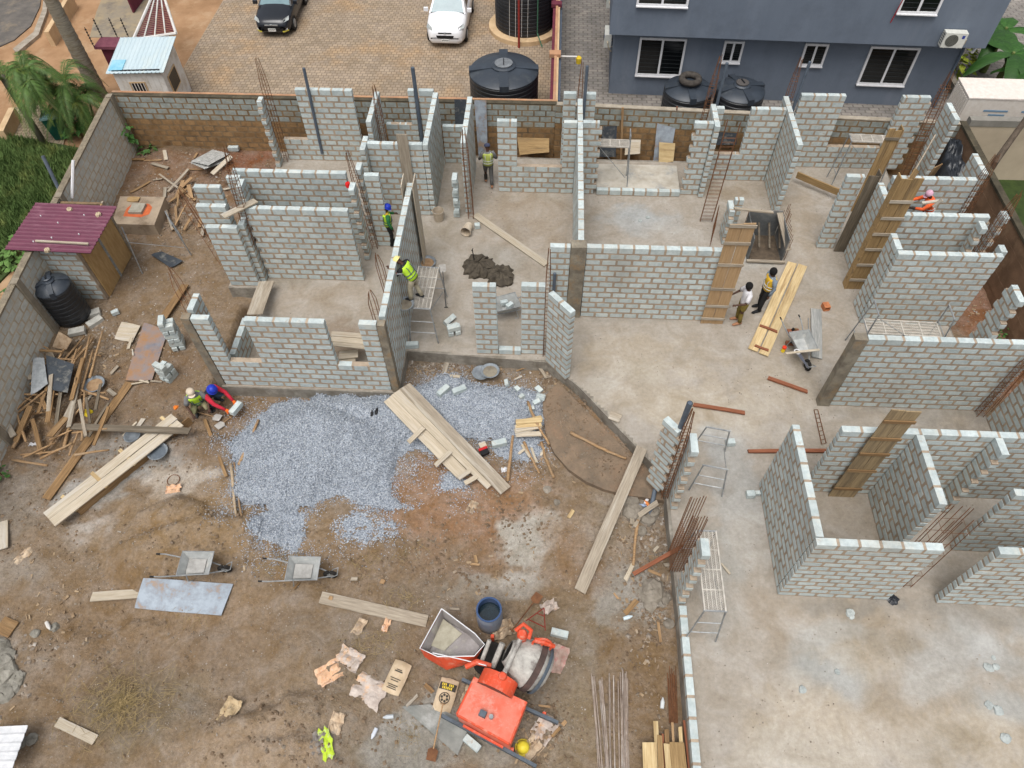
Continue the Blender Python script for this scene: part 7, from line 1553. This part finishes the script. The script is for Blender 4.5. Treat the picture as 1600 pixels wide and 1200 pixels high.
    if trous:
        loft([(J['pel']-ud*.1,sx*.15,fy*.115),(J['pel'],sx*.165,fy*.12),(J['pel']+ud*.1,sx*.155,fy*.115)],trous,'trouser_seat',r)
        for s in'lr': limb([J['pel'].lerp(J['h'+s],.8)+ud*.02,J['h'+s],J['h'+s].lerp(J['k'+s],.5),J['k'+s],J['k'+s].lerp(J['a'+s],.5),J['a'+s]+Vector((0,0,.02))],[.1,.108,.092,.076,.068,.06],trous,'trouser_leg')
    if shoe:
        for s in'lr':
            a=J['a'+s]; t=J['t'+s]; back=(a-t); back.z=0; back=back.normalized(); b=MB(); b.path([a+back*.07+Vector((0,0,-.03)),a+Vector((0,0,-.015)),a.lerp(t,.6)+Vector((0,0,-.0)),t,t-back*.05],[.04,.055,.048,.044,.02],9); b.build('shoe',shoe,r,smooth=True)
    c=J['head']; M=Matrix((sidev,fdir,hu)).transposed()
    def headgear(prof,name,m,off=.0,brim=None):
        b=MB(); b.lathe(prof,20,cap=(False,False)); b.v=[tuple(M@(Vector(v)+Vector((0,.0,off)))+c) for v in b.v]; o=b.build(name,m,r,smooth=True)
        if brim:
            b=MB(); b.add([M@Vector((brim*math.sin(a)*.9,.09+.0*a+.09*math.cos(a),off+.0))+c for a in np.linspace(-1.5,1.5,9)],[tuple(range(9))]); b.build('brim',m,o)
        return o
    if hat=='helmet': 
        o=headgear([(.128,.02),(.127,.06),(.112,.11),(.075,.145),(.001,.158)],'helmet',hatm); b=MB(); b.lathe([(.12,.015),(.155,.015),(.15,.028),(.126,.032)],20,cap=(False,False)); b.v=[tuple(M@Vector(v)+c) for v in b.v]; b.build('brim',hatm,o)
    elif hat=='cap': headgear([(.114,.015),(.113,.06),(.095,.105),(.05,.128),(.001,.132)],'cap',hatm,0,.11)
    elif hair: headgear([(.1,-.05),(.113,.0),(.112,.05),(.095,.1),(.05,.125),(.001,.13)],'hair',mat('black_hair',(28,25,24),(20,18,18),rnd=0,rough=.9,bump=.5,bscale=60))
    if glove:
        for s in'lr':
            d=(J['w'+s]-J['e'+s]).normalized(); b=MB(); b.path([J['w'+s]-d*.02,J['w'+s]+d*.04,J['w'+s]+d*.09,J['w'+s]+d*.13],[.042,.05,.045,.025],8); gl=b.build('glove',glove,r,smooth=True)
            sd=d.cross(Vector((0,0,1))); sd=sd.normalized() if sd.length>.1 else Vector((1,0,0)); nn=d.cross(sd)
            for q in(-.03,-.01,.01,.03): MB().path([J['w'+s]+d*.1+sd*q,J['w'+s]+d*.15+sd*q*1.2+nn*.01,J['w'+s]+d*.18+sd*q*1.2+nn*.03],[.014,.013,.01],6).build('finger',glove,gl)
            MB().path([J['w'+s]+d*.05+sd*.045,J['w'+s]+d*.1+sd*.07+nn*.03],[.016,.012],6).build('thumb',glove,gl)
    return r
fab=lambda n,a,b=None,**k: mat(n,a,b or tuple(int(x*.88) for x in a),scale=6,rnd=0,rough=.9,bump=.4,bscale=12,**k)
m_lime=fab('vest_lime',(196,236,70),(176,216,52),k=.9); m_limep=fab('vest_faded_lime',(196,206,110),(172,184,90)); m_bandg=fab('band_grey',(96,110,110)); m_bandw=fab('band_silver',(206,208,204)); m_yel=fab('vest_yellow',(232,190,60),(216,170,44)); m_orv=fab('jacket_orange',(240,110,60),(222,92,46))
m_gsh=fab('grey_shirt',(124,124,124)); m_khaki=fab('khaki_cloth',(176,164,134)); m_olive=fab('olive_trousers',(140,122,60)); m_blkc=fab('black_cloth',(40,40,42)); m_whsh=mat('speckled_white_shirt',(228,226,226),(204,202,206),scale=40,rnd=0,bump=.3,c3=(190,186,190),s3=20); m_blug=fab('bluegrey_shirt',(128,140,152)); m_red=fab('red_sleeve',(206,46,66)); m_navy=fab('navy_cloth',(46,50,70)); m_jean=fab('denim',(70,92,112)); m_camo=mat('camouflage_cloth',(126,126,92),(92,88,64),scale=9,rnd=0,c3=(150,140,110)); m_green=fab('green_cloth',(50,120,70)); m_mustard=fab('mustard_cloth',(206,170,50)); m_boot=mat('dark_boot',(52,54,56),(40,42,44),rnd=0,rough=.6); m_sandal=mat('tan_sandal',(168,122,92),rnd=0); m_tanpants=fab('tan_trousers',(206,196,170))
m_helW=mat('helmet_cream',(240,226,150),(232,216,140),rnd=0,rough=.4,bump=0); m_helB=mat('helmet_blue',(36,62,190),(28,52,168),rnd=0,rough=.4,bump=0)
def at(px,py,z=0.): return U(px,py,z)
p=at(1152,503); person('man in speckled white shirt and olive trousers holding both forearms out',(p[0],p[1],0),R(100),dict(el=(-.3,.1,1.16),wl=(-.26,.36,1.12),er=(.3,.08,1.16),wr=(.26,.34,1.05)),m_whsh,'short',m_olive,shoe=m_sandal,scale=1.0)
p=at(1187,483); person('man in yellow reflective vest and black trousers standing by the shutter panel',(p[0],p[1],0),R(105),dict(er=(.26,-.05,1.13),wr=(.2,.02,.93),kl=(-.1,.08,.5),al=(-.11,.1,.09),tl=(-.12,.28,.04)),m_blug,'long',m_blkc,vest=m_yel,band=m_bandw,shoe=m_blkc,scale=1.04)
p=at(764,288); person('workman in faded lime vest walking away between the rear walls',(p[0],p[1],0),R(8),dict(kl=(-.1,.2,.52),al=(-.1,.18,.1),tl=(-.1,.34,.05),kr=(.1,-.02,.5),ar=(.1,-.26,.14),tr=(.1,-.12,.05),el=(-.3,.02,1.16),wl=(-.2,.22,1.08),er=(.3,.02,1.16),wr=(.22,.22,1.06),head=(0,.08,1.6)),m_gsh,'long',fab('grey_trousers',(104,104,102)),vest=m_limep,band=m_bandw,shoe=m_sandal,hat='cap',hatm=fab('navy_cap',(70,76,100)))
p=at(612,382); person('workman in lime vest and blue helmet facing the grey shaded wall end',(p[0],p[1],0),R(-60),dict(wl=(-.24,.34,1.1),el=(-.28,.1,1.16),head=(0,.08,1.6)),m_mustard,'long',m_blkc,vest=m_lime,band=m_bandg,shoe=m_blkc,hat='helmet',hatm=m_helB,trim=m_green)
p=at(651,468,1.47); person('workman in lime vest and cream helmet laying mortar on the trestle',(p[0],p[1],1.48),R(72),dict(chest=(0,.17,1.26),neck=(0,.27,1.39),head=(0,.4,1.46),sl=(-.185,.24,1.33),sr=(.185,.24,1.33),el=(-.3,.38,1.12),wl=(-.2,.6,1.25),er=(.28,.4,1.14),wr=(.14,.6,1.22),kl=(-.1,.1,.5),kr=(.12,.02,.5),al=(-.12,.12,.09),ar=(.14,-.12,.09),tl=(-.13,.28,.04),tr=(.15,.05,.04)),m_blkc,'long',m_tanpants,vest=m_lime,band=m_bandg,shoe=m_boot,hat='helmet',hatm=m_helW,glove=None)
r=empty('trowel',at(625,428,2.75),0,'trowel in the hand of the cream-helmet workman','trowel'); MB().prism([(-.1,-.05),(.12,0),(-.1,.05)],0,.005).build('blade',m_steel,r); MB().tube((-.1,0,.02),(-.22,0,.05),.018,.018,6).build('handle',mat('trowel_red',(220,60,50),rnd=0),r)
# crouching workman with lime vest
CR=dict(pel=(0,-.1,.36),chest=(0,.02,.7),neck=(0,.06,.88),head=(0,.1,1.04),sl=(-.19,.04,.8),sr=(.19,.04,.8),el=(-.29,.12,.56),er=(.29,.12,.56),wl=(-.24,.36,.46),wr=(.22,.38,.44),hl=(-.1,-.12,.32),hr=(.1,-.12,.32),kl=(-.2,.3,.42),kr=(.2,.3,.42),al=(-.16,-.02,.09),ar=(.16,-.02,.09),tl=(-.2,.16,.04),tr=(.2,.16,.04))
p=U(318,642,GZ); person('crouching workman in bright lime vest with pale cap, at the trench end',(p[0],p[1],p[2]),R(-152),CR,m_gsh,'short',m_camo,vest=m_lime,band=m_bandg,shoe=m_boot,hat='cap',hatm=fab('cream_cap',(222,206,184)),scale=1.06)
CR2=dict(CR); CR2.update(chest=(0,.1,.64),neck=(0,.2,.78),head=(0,.3,.9),el=(-.24,.42,.56),er=(.24,.42,.56),wl=(-.17,.7,.36),wr=(.17,.7,.36),sl=(-.19,.16,.72),sr=(.19,.16,.72))
p=U(334,630,GZ); person('workman with red sleeves, blue cap and orange gloves lowering a block into the trench',(p[0],p[1],GZ-.06),R(-112),CR2,m_navy,'long',m_jean,shoe=m_boot,hat='helmet',hatm=m_helB,glove=mat('glove_orange',(238,116,40),(220,100,32),rnd=0),trim=m_red,scale=1.05)
q=Vector((p[0],p[1],GZ-.02))+Matrix.Rotation(R(-112),3,'Z')@Vector((0,.97,.34)); o=bpy.data.objects.new('block',BM[3]); COL.objects.link(o); o.location=q; o.rotation_euler=(0,.0,R(-112)); o.scale=(1.1,1,1.05); tag(o,'pale block gripped by the orange-gloved workman','block')
# workman in orange behind the wall
p=at(1440,345,0); person('workman in orange reflective jacket bending between block walls',(12.05,18.5,1.36),R(88),dict(chest=(0,.1,1.29),neck=(0,.17,1.45),head=(0,.26,1.58),sl=(-.185,.14,1.39),sr=(.185,.14,1.39),el=(-.27,.36,1.2),wl=(-.2,.58,1.18),er=(.27,.36,1.2),wr=(.18,.6,1.2)),m_orv,'long',m_navy,vest=m_orv,band=m_bandw,shoe=m_boot,hat='cap',hatm=fab('pink_cap',(216,170,190)),glove=mat('glove_dark',(60,48,44),rnd=0))
trestle('low steel trestle under the orange workman between the block walls',(12.1,18.5),R(-2),1.6,.5,1.33)
